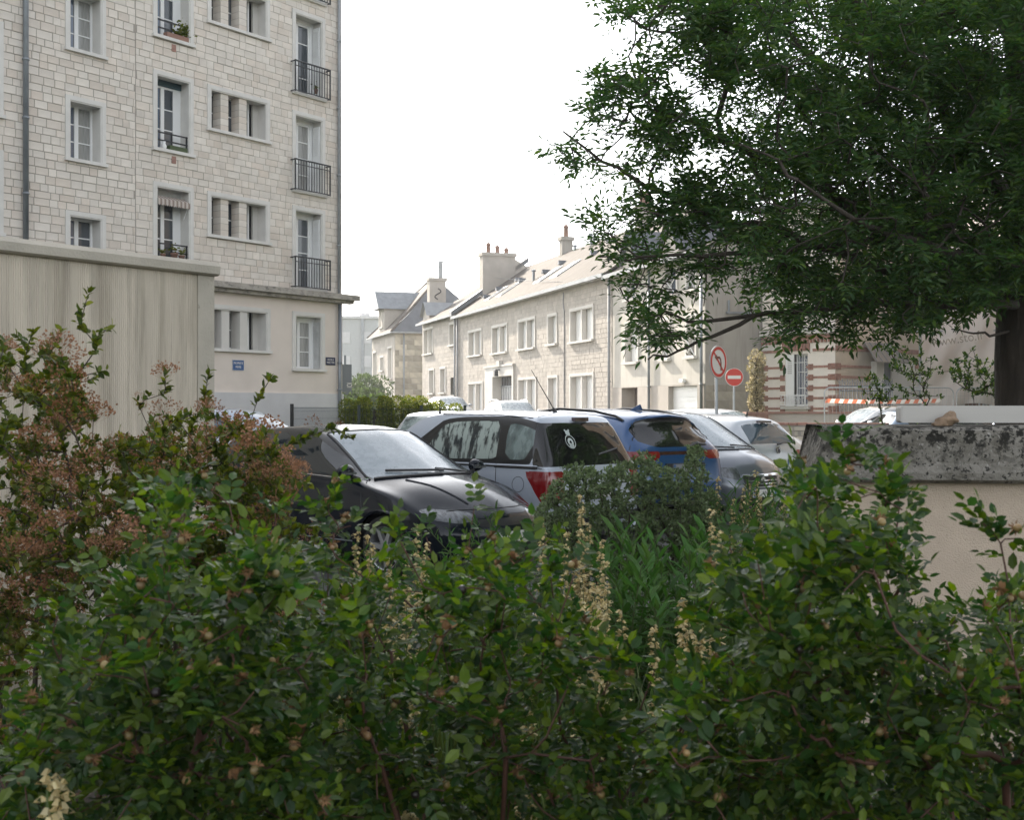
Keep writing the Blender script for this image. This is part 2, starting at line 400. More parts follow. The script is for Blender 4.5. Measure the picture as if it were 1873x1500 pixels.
# ------------------------------------------------------------------ wall tools
def wall_cells(mb, x0, x1, z0, z1, holes, y=0.0):
    xs = sorted({x0, x1, *[min(max(v, x0), x1) for h in holes for v in h[:2]]})
    zs = sorted({z0, z1, *[min(max(v, z0), z1) for h in holes for v in h[2:4]]})
    for a, b in zip(zs[:-1], zs[1:]):
        run = None
        for c, d in zip(xs[:-1], xs[1:]):
            mx, mz = (c+d)/2, (a+b)/2
            inside = any(h[0] < mx < h[1] and h[2] < mz < h[3] for h in holes)
            if inside:
                if run: mb.quad((run[0], y, a), (run[1], y, a), (run[1], y, b), (run[0], y, b)); run = None
            else: run = (run[0], d) if run else (c, d)
        if run: mb.quad((run[0], y, a), (run[1], y, a), (run[1], y, b), (run[0], y, b))

def cut(rects, h):
    out = []
    for (a, b, c, d) in rects:
        if h[1] <= a or h[0] >= b or h[3] <= c or h[2] >= d: out.append((a, b, c, d)); continue
        if h[0] > a: out.append((a, h[0], c, d))
        if h[1] < b: out.append((h[1], b, c, d))
        lo, hi = max(a, h[0]), min(b, h[1])
        if h[2] > c: out.append((lo, hi, c, h[2]))
        if h[3] < d: out.append((lo, hi, h[3], d))
    return out

def course_stones(x0, x1, z0, z1, row, length, holes, joint=0.008, jit=0.25, rowjit=0.12):
    res = []; z = z0; k = 0
    while z < z1 - 0.04:
        h = min(row*(1 + random.uniform(-rowjit, rowjit)), z1 - z)
        x = x0 - random.uniform(0, length)
        while x < x1:
            L = length*(1 + random.uniform(-jit, jit)*1.6)
            a, b = max(x, x0), min(x+L, x1)
            if b - a > 0.05:
                r = [(a + joint/2, b - joint/2, z + joint/2, z + h - joint/2)]
                for hh in holes: r = cut(r, hh)
                res += [q for q in r if q[1]-q[0] > 0.03 and q[3]-q[2] > 0.03]
            x += L
        z += h; k += 1
    return res

def lay_stones(parent, rects, m, view, n_single, proud=0.012, name='stone', mass='stonework'):
    """The stones that show largest are parts of their own, the rest one joined part."""
    rects = sorted(rects, key=view)
    unit = {}
    for (a, b, c, d) in rects[:n_single]:
        p = proud*random.uniform(0.6, 1.5)
        key = (round(b-a, 2), round(d-c, 2))
        if key not in unit:
            w2, h2 = (b-a)/2, (d-c)/2
            e = 0.006
            mb = MB().add([(-w2, 0.01, -h2), (w2, 0.01, -h2), (w2, 0.01, h2), (-w2, 0.01, h2),
                           (-w2+e, -proud, -h2+e), (w2-e, -proud, -h2+e), (w2-e, -proud, h2-e), (-w2+e, -proud, h2-e)],
                          [(4,5,6,7), (0,1,5,4), (1,2,6,5), (2,3,7,6), (3,0,4,7)])
            unit[key] = mb.mesh(name, m)
        o = link(name, unit[key], parent, ((a+b)/2, -p + proud, (c+d)/2))
    mb = MB()
    for (a, b, c, d) in rects[n_single:]:
        p = -proud*random.uniform(0.6, 1.5)
        mb.box(a, b, p, 0.01, c, d, skip=('k',))
    if mb.v: tag(mb.build(mass, m, parent), kind='stuff')

def text(name, s, size, m, parent, x, y, z, rz=0.0, align='CENTER', sx=1.0, ext=0.002, rx=90):
    c = bpy.data.curves.new(name, 'FONT'); c.body = s; c.size = size; c.align_x = align; c.align_y = 'CENTER'; c.extrude = ext
    c.resolution_u = 3; c.materials.append(m)
    o = bpy.data.objects.new(name, c); COL.objects.link(o); o.parent = parent
    o.location = (x, y, z); o.rotation_euler = (R(rx), 0, rz); o.scale = (sx, 1, 1)
    return o

# ------------------------------------------------------------------ apartment building (left)
AU = (0.60297, 0.79776)
apt = thing('apartment_building', 'tall pale stone apartment block with grey window surrounds and small balconies', 'building',
            (-5.106, 35.867, 0), math.atan2(AU[1], AU[0]))
AX0, ATOP = -17.0, 19.6
W = []        # window descriptions: x0,x1,z0,z1 outer surround, kind
for z0, z1 in ((4.85, 6.40), (7.58, 9.16), (10.22, 11.80), (12.90, 14.50), (15.6, 17.2)): W.append((-9.22, -8.12, z0, z1, 'A'))
for z0, z1 in ((4.85, 6.40), (7.58, 9.16), (10.22, 11.80), (12.90, 14.50), (15.6, 17.2)): W.append((-13.4, -12.3, z0, z1, 'A'))
for z0, z1 in ((5.57, 7.54), (8.26, 10.47), (11.1, 13.2), (13.9, 16.0)): W.append((-11.85, -10.79, z0, z1, 'A'))
for k, (z0, z1) in enumerate(((5.40, 7.47), (8.26, 10.33), (11.16, 13.25), (14.0, 16.1))): W.append((-6.74, -5.48, z0, z1, 'B%d' % k))
for z0, z1 in ((3.20, 4.46), (6.24, 7.47), (9.08, 10.32), (11.95, 13.2), (14.8, 16.05)): W.append((-5.02, -2.85, z0, z1, 'C'))
for z0, z1 in ((5.09, 7.50), (7.88, 10.24), (10.70, 13.16), (13.52, 15.95)): W.append((-2.00, -0.72, z0, z1, 'D'))
W.append((-2.01, -0.75, 2.74, 4.46, 'G'))
SW = 0.11                      # surround width
holes_open = [(a+SW, b-SW, c+0.08, d-SW) for a, b, c, d, k in W]
holes_out = [(a, b, c, d) for a, b, c, d, k in W]
mb = MB()
wall_cells(mb, AX0, 0, 5.0, ATOP, holes_open)
mb.build('backing_wall', mortar, apt)
mb = MB(); wall_cells(mb, AX0, 0, 2.10, 5.0, holes_open, -0.02)
mb.box(-0.02, 0.0, -0.02, 0.0, 2.1, 5.0, skip=('k',))
mb.build('ground_floor_render', render_beige, apt)
mb = MB().box(AX0, 0.015, -0.07, 0.0, -0.3, 2.10); mb.build('plinth', plinth_m, apt)
mb = MB()                      # gable end, back, roof
mb.quad((0, 0, 0), (0, 11, 0), (0, 11, ATOP), (0, 0, ATOP)); mb.quad((AX0, 11, 0), (0, 11, 0), (0, 11, ATOP), (AX0, 11, ATOP))
mb.quad((AX0, 0, 0), (AX0, 11, 0), (AX0, 11, ATOP), (AX0, 0, ATOP))
mb.build('end_wall', stone_pale, apt)
MB().box(AX0-0.2, 0.3, -0.35, 11.3, ATOP, ATOP+0.22).build('roof_slab', ledge_m, apt)
mb = MB().box(AX0, 0.42, -0.36, 0.0, 4.90, 5.06).box(0.002, 0.42, 0.002, 11.0, 4.90, 5.06)
mb.box(AX0, 0.3, -0.22, -0.0205, 4.80, 4.898)
mb.build('ledge', ledge_m, apt)
rects = course_stones(AX0+0.02, -7.26, 5.08, 15.2, 0.188, 0.30, holes_out, 0.011) + course_stones(-7.245, -0.02, 5.08, 15.2, 0.192, 0.31, holes_out, 0.011)
rects += course_stones(AX0+0.02, -0.02, 15.2, ATOP, 0.20, 0.40, holes_out)
# stones that show largest: those nearest the eye and inside the picture
def apt_view(r):
    x, z = (r[0]+r[1])/2, (r[2]+r[3])/2
    Y = 35.867 + AU[1]*x; X = -5.106 + AU[0]*x
    px = CX + X*F/Y; py = CY - (z-EYE)*F/Y
    bad = px < 5 or py < 5 or (py > 440 and px < 395) or py > 520
    return (1 if bad else 0, Y - 14*min((r[1]-r[0])*(r[3]-r[2]), 0.09)*10)
lay_stones(apt, rects, stone, apt_view, 300)
casement_cache = {}
def casement(x0, x1, z0, z1, y, nrow, ncol, parent, m=white_paint, pm=pane_m, bar=0.028, rail=0.055):
    """A glazed frame with separate panes; returns the frame object."""
    mb = MB()
    mb.box(x0, x0+rail, y, y+0.05, z0, z1).box(x1-rail, x1, y, y+0.05, z0, z1)
    mb.box(x0+rail, x1-rail, y, y+0.05, z1-rail, z1).box(x0+rail, x1-rail, y, y+0.05, z0, z0+rail*1.3)
    gx0, gx1, g0, g1 = x0+rail, x1-rail, z0+rail*1.3, z1-rail
    cw, ch = (gx1-gx0)/ncol, (g1-g0)/nrow
    for i in range(1, nrow): mb.box(gx0, gx1, y+0.008, y+0.04, g0+ch*i-bar/2, g0+ch*i+bar/2)
    for j in range(1, ncol): mb.box(gx0+cw*j-bar/2, gx0+cw*j+bar/2, y+0.012, y+0.038, g0, g1)
    fr = mb.build('casement', m, parent)
    key = (round(cw, 3), round(ch, 3), pm.name)
    if key not in casement_cache:
        casement_cache[key] = MB().box(-cw/2+bar*.3, cw/2-bar*.3, 0, 0.006, -ch/2+bar*.3, ch/2-bar*.3).mesh('pane', pm)
    return fr, [(gx0+cw*(j+.5), y+0.026, g0+ch*(i+.5)) for i in range(nrow) for j in range(ncol)], casement_cache[key]
def surround(a, b, c, d, m, parent, depth=0.42, sw=SW, sill=0.08, name='window', proud=0.045, y0=0.0, sillout=0.10, side=None):
    """Stone surround, sill and the lining of the deep reveal: the window's own mesh."""
    mb = MB(); f = y0-proud
    mb.box(a, a+sw, f, y0+0.03, c+sill, d).box(b-sw, b, f, y0+0.03, c+sill, d).box(a+sw, b-sw, f, y0+0.03, d-sw, d)
    e = 0.03                                     # inner, finer moulding, a step back
    mb.box(a+sw, a+sw+e, f+0.02, y0+0.03, c+sill, d-sw).box(b-sw-e, b-sw, f+0.02, y0+0.03, c+sill, d-sw).box(a+sw+e, b-sw-e, f+0.02, y0+0.03, d-sw-e, d-sw)
    mb.box(a-0.03, b+0.03, y0-sillout, y0+0.05, c, c+sill)
    x0, x1, z0, z1 = a+sw, b-sw, c+sill, d-sw
    k = y0+depth
    mb.quad((x0, y0+0.03, z0), (x0, k, z0), (x0, k, z1), (x0, y0+0.03, z1)); mb.quad((x1, y0+0.03, z0), (x1, y0+0.03, z1), (x1, k, z1), (x1, k, z0))
    mb.quad((x0, y0+0.03, z1), (x0, k, z1), (x1, k, z1), (x1, y0+0.03, z1)); mb.quad((x0, y0+0.05, z0), (x1, y0+0.05, z0), (x1, k, z0), (x0, k, z0))
    return mb.build(name, m, parent), (x0, x1, z0, z1)
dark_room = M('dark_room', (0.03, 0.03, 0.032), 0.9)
def panes(parent, pl, me):
    for p in pl: link('pane', me, parent, p)
def louvre_shutter(parent, x0, x1, y, z0, z1, slats, m):
    mb = MB(); mb.box(x0, x1, y, y+0.03, z0, z1)
    s = MB(); zz = z1-0.12
    for k in range(slats):
        s.box(x0+0.015, x1-0.015, y-0.014, y+0.002, zz-0.035, zz); zz -= 0.06
    o = mb.build('shutter', m, parent)
    return o, s
def side_shutter(parent, x, y0, y1, z0, z1, m, slats=10):
    """A folded shutter standing against the right reveal, seen on its face."""
    mb = MB(); mb.box(x-0.03, x, y0, y1, z0, z1)
    zz = z1-0.1
    for k in range(slats):
        mb.box(x-0.045, x-0.031, y0+0.03, y1-0.03, zz-0.03, zz); zz -= 0.055
    return mb.build('shutter', m, parent)
pot_mesh = MB().lathe([(0.0, 0.0), (0.055, 0.0), (0.075, 0.13), (0.085, 0.13), (0.085, 0.16), (0.07, 0.16), (0.0, 0.14)], 12).mesh('plant_pot', chim, True)
for (a, b, c, d, k) in W:
    pm = random.Random(round(a*7+c*3)).choice([pane_m, pane_m, pane_curtain])
    win, (x0, x1, z0, z1) = surround(a, b, c, d, trim, apt, 0.42 if k != 'G' else 0.34, y0=(-0.02 if d < 5 else 0.0))
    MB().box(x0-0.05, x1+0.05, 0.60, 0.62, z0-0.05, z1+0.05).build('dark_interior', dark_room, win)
    y = 0.37 if k != 'G' else 0.29
    if k == 'A':
        h = (x0+x1)/2
        for p, q in ((x0, h), (h, x1)):
            fr, pl, me = casement(p, q, z0, z1, y, 3, 1, win, pm=(pane_sky if p == x0 else pm)); panes(win, pl, me)
    elif k[0] == 'B':
        h = (x0+x1)/2 - 0.05
        for p, q in ((x0, h), (h, x1-0.18)):
            fr, pl, me = casement(p, q, z0, z1-0.16, y, 3, 1, win, pm=(pane_sky if (p == x0 and k != 'B0') else pane_m)); panes(win, pl, me)
        MB().box(x1-0.18, x1, y, y+0.05, z0, z1-0.16).build('side_panel', white_paint, win)
        MB().box(x0, x1, y-0.04, y+0.05, z1-0.16, z1).build('blind_box', grey_paint if k != 'B1' else M('teal_blind', (0.03, 0.07, 0.085), 0.6), win)
        mb = MB()
        for zz in (0.22, 0.42): mb.box(x0, x1, 0.06, 0.085, z0+zz, z0+zz+0.035)
        for xx in (x0+0.02, (x0+x1)/2, x1-0.05): mb.box(xx, xx+0.03, 0.055, 0.09, z0, z0+0.46)
        mb.build('railing', iron, win)
        MB().box((a+b)/2-0.05, (a+b)/2+0.08, -0.03, 0.0, c-0.24, c-0.06).build('air_vent', brick_band, apt)
    elif k == 'C':
        n = 3; pw = 0.26; gap = (x1-x0-2*pw-0.30)/3
        xs = x0
        for i in range(3):
            fr, pl, me = casement(xs, xs+gap+0.12*(i < 2), z0, z1, y, 2, 1, win, rail=0.05, pm=pm); panes(win, pl, me)
            xs += gap
            if i < 2:
                if d < 5: MB().box(xs, xs+pw, -0.01, y, z0, z1).build('pillar', trim_white, win)
                else:
                    pil = MB().box(xs+0.006, xs+pw-0.006, 0.036, y, z0, z1).build('pillar', mortar, win)
                    hh = (z1-z0)/6; key = ('blk', round(hh, 3))
                    if key not in casement_cache: casement_cache[key] = MB().box(0, pw, 0.028, y-0.01, 0.005, hh-0.005).mesh('stone', stone)
                    for r in range(6): link('stone', casement_cache[key], pil, (xs, 0, z0+r*hh))
                xs += pw
        MB().box(xs+0.12, x1, y-0.02, y+0.05, z0, z1).build('side_panel', trim_white, win)
    else:
        h = x0 + 0.42
        fr, pl, me = casement(x0, h, z0, z1-0.12, y, 4 if k == 'D' else 3, 1, win, pm=pm); panes(win, pl, me)
        fr, pl, me = casement(h, x1-0.14, z0, z1-0.12, y, 4 if k == 'D' else 3, 1, win, pm=pm); panes(win, pl, me)
        MB().box(x1-0.14, x1, y-0.02, y+0.05, z0, z1-0.12).box(x0, x1, y-0.03, y+0.05, z1-0.12, z1).build('side_panel', white_paint, win)
        side_shutter(win, x1-0.02, 0.04, 0.32, z0+0.02, z1-0.16, white_paint if k == 'D' else grey_paint, 14 if k == 'D' else 9)
        if k == 'D':
            r0, r1, zb, zt = a-0.06, b+0.06, c+0.06, c+0.94
            mb = MB(); yy = -0.20
            mb.box(r0, r1, yy-0.02, yy+0.02, zt-0.035, zt).box(r0, r1, yy-0.012, yy+0.012, zb, zb+0.025).box(r0, r1, yy-0.012, yy+0.012, zt-0.17, zt-0.15)
            for i in range(14):
                xx = r0 + 0.02 + (r1-r0-0.06)*i/13
                mb.box(xx, xx+0.016, yy-0.008, yy+0.008, zb, zt-0.036)
            for xx in (r0, r1-0.03):
                mb.box(xx, xx+0.03, yy-0.015, yy+0.015, zb-0.02, zt); mb.box(xx, xx+0.025, yy, -0.005, zt-0.04, zt-0.01); mb.box(xx, xx+0.025, yy, -0.005, zb, zb+0.025)
            mb.build('balcony_railing', iron, win)
# awning of the third row french window
mb = MB(); x0, x1, z1 = -6.60, -5.60, 7.33
for i in range(16):
    xa = x0 + i*(x1-x0)/16; xb = xa + (x1-x0)/16
    mb.mat(i % 2); mb.quad((xa, 0.20, z1-0.16), (xb, 0.20, z1-0.16), (xb, -0.05, z1-0.28), (xa, -0.05, z1-0.28))
    mb.add([(xa, -0.05, z1-0.28), (xb, -0.05, z1-0.28), (xb, -0.052, z1-0.42), ((xa+xb)/2, -0.052, z1-0.46), (xa, -0.052, z1-0.42)], [(0, 1, 2, 3, 4)])
mb.build('striped_awning', [M('awning_cream', (0.50, 0.45, 0.40), 0.8), M('awning_brown', (0.26, 0.20, 0.17), 0.8)], apt)
MB().tube([(x1-0.02, 0.2, z1-0.7), (x1-0.02, -0.05, z1-0.28)], 0.012).build('awning_arm', white_paint, apt)
# unseen length added to the block, keeps sky reflections off the black car
wl = [(-16.2-4.1*i, -15.0-4.1*i, z, z+1.6) for i in range(1, 7) for z in (2.8, 5.6, 8.4, 11.2, 14.0, 16.8)]
mb = MB(); wall_cells(mb, -45, AX0, -0.3, ATOP, wl); mb.quad((-45, 11, 0), (AX0, 11, 0), (AX0, 11, ATOP), (-45, 11, ATOP)); mb.quad((-45, 0, 0), (-45, 11, 0), (-45, 11, ATOP), (-45, 0, ATOP))
mb.box(-45.2, AX0-.2, -.35, 11.3, ATOP, ATOP+.22); mb.build('added_wing', stone, apt)
for (a, b, c, d) in wl:
    wn = MB().box(a-.1, b+.1, -.08, .3, c-.1, c).box(a-.1, a, -.05, .3, c, d).box(b, b+.1, -.05, .3, c, d).box(a-.1, b+.1, -.05, .3, d, d+.1).build('window', trim, apt)
    MB().box(a, b, .25, .28, c, d).build('pane', pane_m, wn)
# drain pipes
def pipe(parent, x, y, z0, z1, r, m, rings, name='drainpipe'):
    mb = MB().tube([(x, y, z0), (x, y, z1)], r, 10)
    for zz in rings: mb.lathe([(r+0.002, zz), (r+0.018, zz), (r+0.018, zz+0.05), (r+0.002, zz+0.05)], 10, 'z', (x, y, 0))
    return mb.build(name, m, parent, True)
pipe(apt, -10.28, -0.10, 5.06, ATOP, 0.065, zinc, [6.6, 8.35, 9.7, 11.4, 13])
pipe(apt, -0.2, -0.09, 5.06, ATOP, 0.05, zinc_pale, [6.5, 8.6, 10.6, 12.6])
pipe(apt, -0.2, -0.12, 0.3, 4.78, 0.055, zinc, [2.2, 3.0])
def on_apt(x, y, z):
    """A point of the apartment's facade in world space."""
    c, s = AU; return (-5.106 + c*x - s*y, 35.867 + s*x + c*y, z)
arz = math.atan2(AU[1], AU[0])
# pots on the sills: things of their own
pot_spots = [(-6.4, 5.50, 'terracotta pot, left of the pots on the sill under the striped awning', 0.9), (-6.05, 5.50, 'terracotta pot in the middle of the sill under the striped awning', 1.2),
             (-5.82, 5.50, 'terracotta pot at the right end of the sill under the striped awning', 1.0), (-1.15, 10.86, 'dark plant pot on the middle balcony', 0.8)]
for x, z, lb, s in pot_spots:
    o = thing('potted_plant', lb, 'plant pot', on_apt(x, 0.02 if x < -2 else -0.1, z), arz, 'pots on the apartment sills')
    c = link('pot', pot_mesh, o); c.scale = (s, s, s)
    fm = MB()
    for i in range(30):
        p = np.array([random.gauss(0, 0.05), random.gauss(0, 0.05), 0.17 + abs(random.gauss(0, 0.07))]); d = np.array([random.gauss(0, 1), random.gauss(0, 1), 0.7])*0.04
        e = np.cross(d, (0.3, 0.5, 1))*0.4
        fm.quad(p, p+d*.5+e, p+d, p+d*.5-e)
    c = fm.build('foliage', leaf_hedge, o); c.scale = (s, s, s)
o = thing('window_box', 'window box with a trailing shrub on the top visible sill', 'plant box', on_apt(-5.85, 0.05, 11.25), arz)
MB().box(-0.45, 0.25, -0.07, 0.09, 0, 0.14).build('trough', chim, o)
fm = MB()
for i in range(240):
    p = np.array([random.gauss(0.05, 0.14), random.gauss(0, 0.06), 0.15 + abs(random.gauss(0, 0.16))]); d = np.array([random.gauss(0, 1), random.gauss(0, 1), random.gauss(0.4, .6)])*0.05
    e = np.cross(d, (0.3, 0.5, 1))*0.35
    fm.quad(p, p+d*.5+e, p+d, p+d*.5-e)
fm.build('foliage', leaf_hedge, o)
o = thing('flower_trough', 'green trough and white jug on the sill with the dark blue blind', 'plant box', on_apt(-6.0, 0.05, 8.35), arz)
MB().box(-0.2, 0.35, -0.06, 0.08, 0, 0.13).build('trough', leaf_dark, o)
MB().lathe([(0.0, 0), (0.05, 0), (0.07, 0.08), (0.035, 0.16), (0.045, 0.2), (0, 0.19)], 12, 'z', (-0.35, 0, 0)).build('jug', white_paint, o, True)
# enamel signs on the wall
def wall_sign(name, label, x0, x1, z0, z1, m, lines, size, sx):
    o = thing(name, label, 'sign', on_apt((x0+x1)/2, -0.025, (z0+z1)/2), arz)
    w2, h2 = (x1-x0)/2, (z1-z0)/2
    MB().box(-w2, w2, -0.012, 0.0, -h2, h2).build('plate', m, o)
    mb = MB(); t = 0.008
    mb.box(-w2, w2, -0.015, -0.0121, h2-t, h2).box(-w2, w2, -0.015, -0.0121, -h2, -h2+t).box(-w2, -w2+t, -0.015, -0.0121, -h2+t, h2-t).box(w2-t, w2, -0.015, -0.0121, -h2+t, h2-t)
    mb.build('border', sign_white if m is sign_blue else sign_navy, o)
    for i, s in enumerate(lines):
        text('lettering', s, size, sign_white, o, 0, -0.0155, h2*0.36 - i*h2*0.72 if len(lines) == 2 else 0, sx=sx)
wall_sign('property_sign', 'blue enamel plate reading PROPRIETE PRIVEE on the beige wall', -4.18, -3.78, 2.70, 2.99, sign_blue, ['PROPRIETE', 'PRIVEE'], 0.092, 0.72)
wall_sign('street_sign', 'small navy street name plate beside the corner drainpipe', -0.69, -0.31, 2.95, 3.18, sign_navy, ['RUE DE LA', 'MASSE TORIS'], 0.088, 0.60)

# ------------------------------------------------------------------ ribbed concrete garage (left, near)
GU = np.array([0.603, 0.798])
GE = np.array([-1.80, 7.20])
gar = thing('concrete_garage', 'low garage of ribbed stained concrete with an overhanging pale lip', 'garage', (GE[0], GE[1], 0), math.atan2(GU[1], GU[0]))
GT = 2.50
mb = MB(); n = 150; x0, x1 = -2.06, -0.12
for i in range(n):
    a = x0 + (x1-x0)*i/n; b = a + (x1-x0)/n; c = (a+b)/2
    mb.quad((a, 0, 0), (c, -0.006, 0), (c, -0.006, GT-0.07), (a, 0, GT-0.07)); mb.quad((c, -0.006, 0), (b, 0, 0), (b, 0, GT-0.07), (c, -0.006, GT-0.07))
mb.build('ribbed_panel', garage_c, gar)
MB().box(-0.12, 0.0, -0.012, 3.0, 0, GT-0.07).box(-2.26, -2.06, -0.03, 0.2, 0, GT-0.10).box(-5.0, -2.26, 0.0, 3.0, 0, GT-0.07).build('corner_post', garage_lip, gar)
mb = MB(); n = 40
poly = [(-0.03, GT-0.075), (-0.05, GT-0.065), (-0.055, GT-0.02), (-0.035, GT+0.005), (0.1, GT+0.012), (3.1, GT+0.05), (3.1, GT-0.07)]
mb.add([(xx, p[0], p[1]) for xx in (-5.0, 0.012) for p in poly], [tuple(range(7)), tuple(range(13, 6, -1))] + [(i, i+7, (i+1) % 7 + 7, (i+1) % 7) for i in range(7)])
mb.build('roof_lip', garage_lip, gar)
MB().box(-2.30, -2.10, -0.10, -0.02, GT-0.13, GT-0.02).build('lip_joint', garage_lip, gar)

# ------------------------------------------------------------------ row of stone houses along the street
hrz = math.atan2(hd[1], hd[0])
def house_frame(name, label):
    return thing(name, label, 'house', (HP[0], HP[1], 0), hrz)
def h_window(parent, a, b, c, d, n=2, depth=0.30, m=trim_white, shutter=white_paint, sw=0.12, glass=0.15):
    win, (x0, x1, z0, z1) = surround(a, b, c, d, m, parent, depth, sw, 0.10, proud=0.05, sillout=0.16)
    cw = (x1-x0)/n
    for i in range(n):
        p, q = x0+cw*i, x0+cw*(i+1)
        if i: MB().box(p-0.06, p+0.06, -0.03, 0.2, z0, z1).build('mullion', m, win)
        sh = MB(); yy = 0.22
        sh.box(p+0.07, q-0.07-glass*(i == n-1), yy, yy+0.03, z0, z1)
        k = max(2, int((q-p-0.14)/0.28))
        for j in range(1, k): sh.box(p+0.07+(q-p-0.14)*j/k-0.008, p+0.07+(q-p-0.14)*j/k+0.008, yy-0.012, yy, z0+0.03, z1-0.03)
        sh.build('shutter', shutter, win)
        if i == n-1: MB().box(q-0.07-glass, q, yy+0.02, yy+0.03, z0, z1).build('pane', pane_m, win)
    return win
def roof_plane(mb, x0, x1, y0, z0, y1, z1, th=0.10):
    mb.add([(x0, y0, z0), (x1, y0, z0), (x1, y1, z1), (x0, y1, z1), (x0, y0, z0-th), (x1, y0, z0-th), (x1, y1, z1-th), (x0, y1, z1-th)],
           [(0,1,2,3), (7,6,5,4), (0,4,5,1), (1,5,6,2), (2,6,7,3), (3,7,4,0)])
# long main house
hm = house_frame('long_stone_house', 'long two storey limestone house with grey slate roof and skylights')
X0, X1, EV, RY, RZ = -21.2, 3.44, 7.38, 4.5, 10.62
Hw = [(-1.58, 1.40, 4.62, 6.25, 2), (-4.66, -3.26, 4.68, 6.24, 1), (-9.26, -6.45, 4.66, 6.30, 2), (-13.98, -11.05, 4.66, 6.30, 2), (-18.83, -15.93, 4.72, 6.34, 2),
      (-1.58, 1.40, 0.9, 3.27, 2), (-9.26, -6.29, 0.9, 3.29, 2), (-18.83, -15.71, 0.9, 3.27, 2)]
door_r = (-13.6, -10.1, 0.7, 3.45); gdoor = (-4.66, -3.19, 0.7, 3.28)
outs = [w_[:4] for w_ in Hw] + [(door_r[0]-0.9, door_r[1]+0.2, 0.7, 3.97), gdoor]
opens = [(a+.12, b-.12, c+.1, d-.12) for a, b, c, d, n in Hw] + [door_r, (gdoor[0]+.12, gdoor[1]-.12, gdoor[2], gdoor[3]-.12)]
mb = MB(); wall_cells(mb, X0, X1, 0.0, EV, opens); mb.build('backing_wall', mortar_pale, hm)
lay_stones(hm, course_stones(X0+.01, X1-.01, 0.5, EV-0.02, 0.21, 0.40, outs, 0.010), stone_pale, lambda r: -r[0], 300, 0.010)
for a, b, c, d, n in Hw: h_window(hm, a, b, c, d, n)
# portal with grille door and lamp
mb = MB(); a, b, c, d = -15.1, -9.85, 0.6, 3.97
mb.box(a, door_r[0], -0.10, 0.02, c, d).box(door_r[1], b, -0.10, 0.02, c, d).box(door_r[0], door_r[1], -0.10, 0.02, door_r[3], d).box(a-0.08, b+0.08, -0.16, 0.02, d, d+0.10)
mb.quad((door_r[0], 0.02, c), (door_r[0], 0.5, c), (door_r[0], 0.5, door_r[3]), (door_r[0], 0.02, door_r[3])); mb.quad((door_r[1], 0.02, c), (door_r[1], 0.02, door_r[3]), (door_r[1], 0.5, door_r[3]), (door_r[1], 0.5, c))
mb.quad((door_r[0], 0.02, door_r[3]), (door_r[0], 0.5, door_r[3]), (door_r[1], 0.5, door_r[3]), (door_r[1], 0.02, door_r[3]))
mb.build('portal', trim_white, hm)
dr = MB().box(door_r[0], door_r[1], 0.44, 0.48, 0.7, 2.85).build('door', white_paint, hm)
MB().box(door_r[0], door_r[1], 0.45, 0.48, 2.95, door_r[3]).build('pane', pane_m, dr)
mb = MB().box(door_r[0], door_r[1], 0.40, 0.46, 2.85, 2.95)
for i in range(12):
    xx = door_r[0] + 0.1 + i*(door_r[1]-door_r[0]-0.2)/11; mb.box(xx-0.02, xx+0.02, 0.40, 0.43, 0.7, 3.4)
mb.build('grille', zinc_pale, dr)
lm = MB().box(-12.35, -12.2, -0.34, -0.10, 3.78, 3.84).box(-12.38, -12.15, -0.40, -0.20, 3.45, 3.76).build('wall_lamp', iron, hm)
MB().prism([(-12.6, 3.97), (-11.9, 3.97), (-12.0, 4.3), (-12.5, 4.3)], -0.22, -0.02).build('keystone', trim_white, hm)
dw, _ = surround(*gdoor, trim_white, hm, 0.35, 0.12, 0.02, sillout=0.05, name='doorway')
MB().box(gdoor[0]+.12, gdoor[1]-.12, 0.32, 0.35, 0.7, 3.16).build('door', M('brown_door', (0.10, 0.085, 0.075), 0.5), dw)
MB().box(gdoor[0]+.12, gdoor[0]+0.75, 0.22, 0.25, 0.7, 3.16).build('door_shutter', white_paint, dw)
# roof
mb = MB(); roof_plane(mb, X0, X1+0.05, -0.38, EV-0.02, RY, RZ); roof_plane(mb, X0, X1+0.05, RY*2+0.38, EV-0.02, RY, RZ)
rf = mb.build('roof', slate_warm, hm)
mb = MB().box(X0, X1, -0.50, -0.36, EV-0.20, EV-0.04).build('gutter', zinc_pale, hm)
mb = MB().quad((X0, -0.36, EV-0.14), (X1, -0.36, EV-0.14), (X1, 0.0, EV-0.14), (X0, 0.0, EV-0.14)); mb.build('soffit', trim, hm)
mb = MB().add([(X0, 0, 0), (X0, 9, 0), (X0, 9, EV), (X0, RY, RZ-.05), (X0, 0, EV)], [(0, 1, 2, 3, 4)]).add([(X1, 0, 0), (X1, 9, 0), (X1, 9, EV), (X1, RY, RZ-.05), (X1, 0, EV)], [(4, 3, 2, 1, 0)])
mb.build('gable_wall', stone_pale, hm)
sl = (RZ-EV)/(RY+0.38)
def on_roof(y): return EV - 0.02 + (y+0.38)*sl
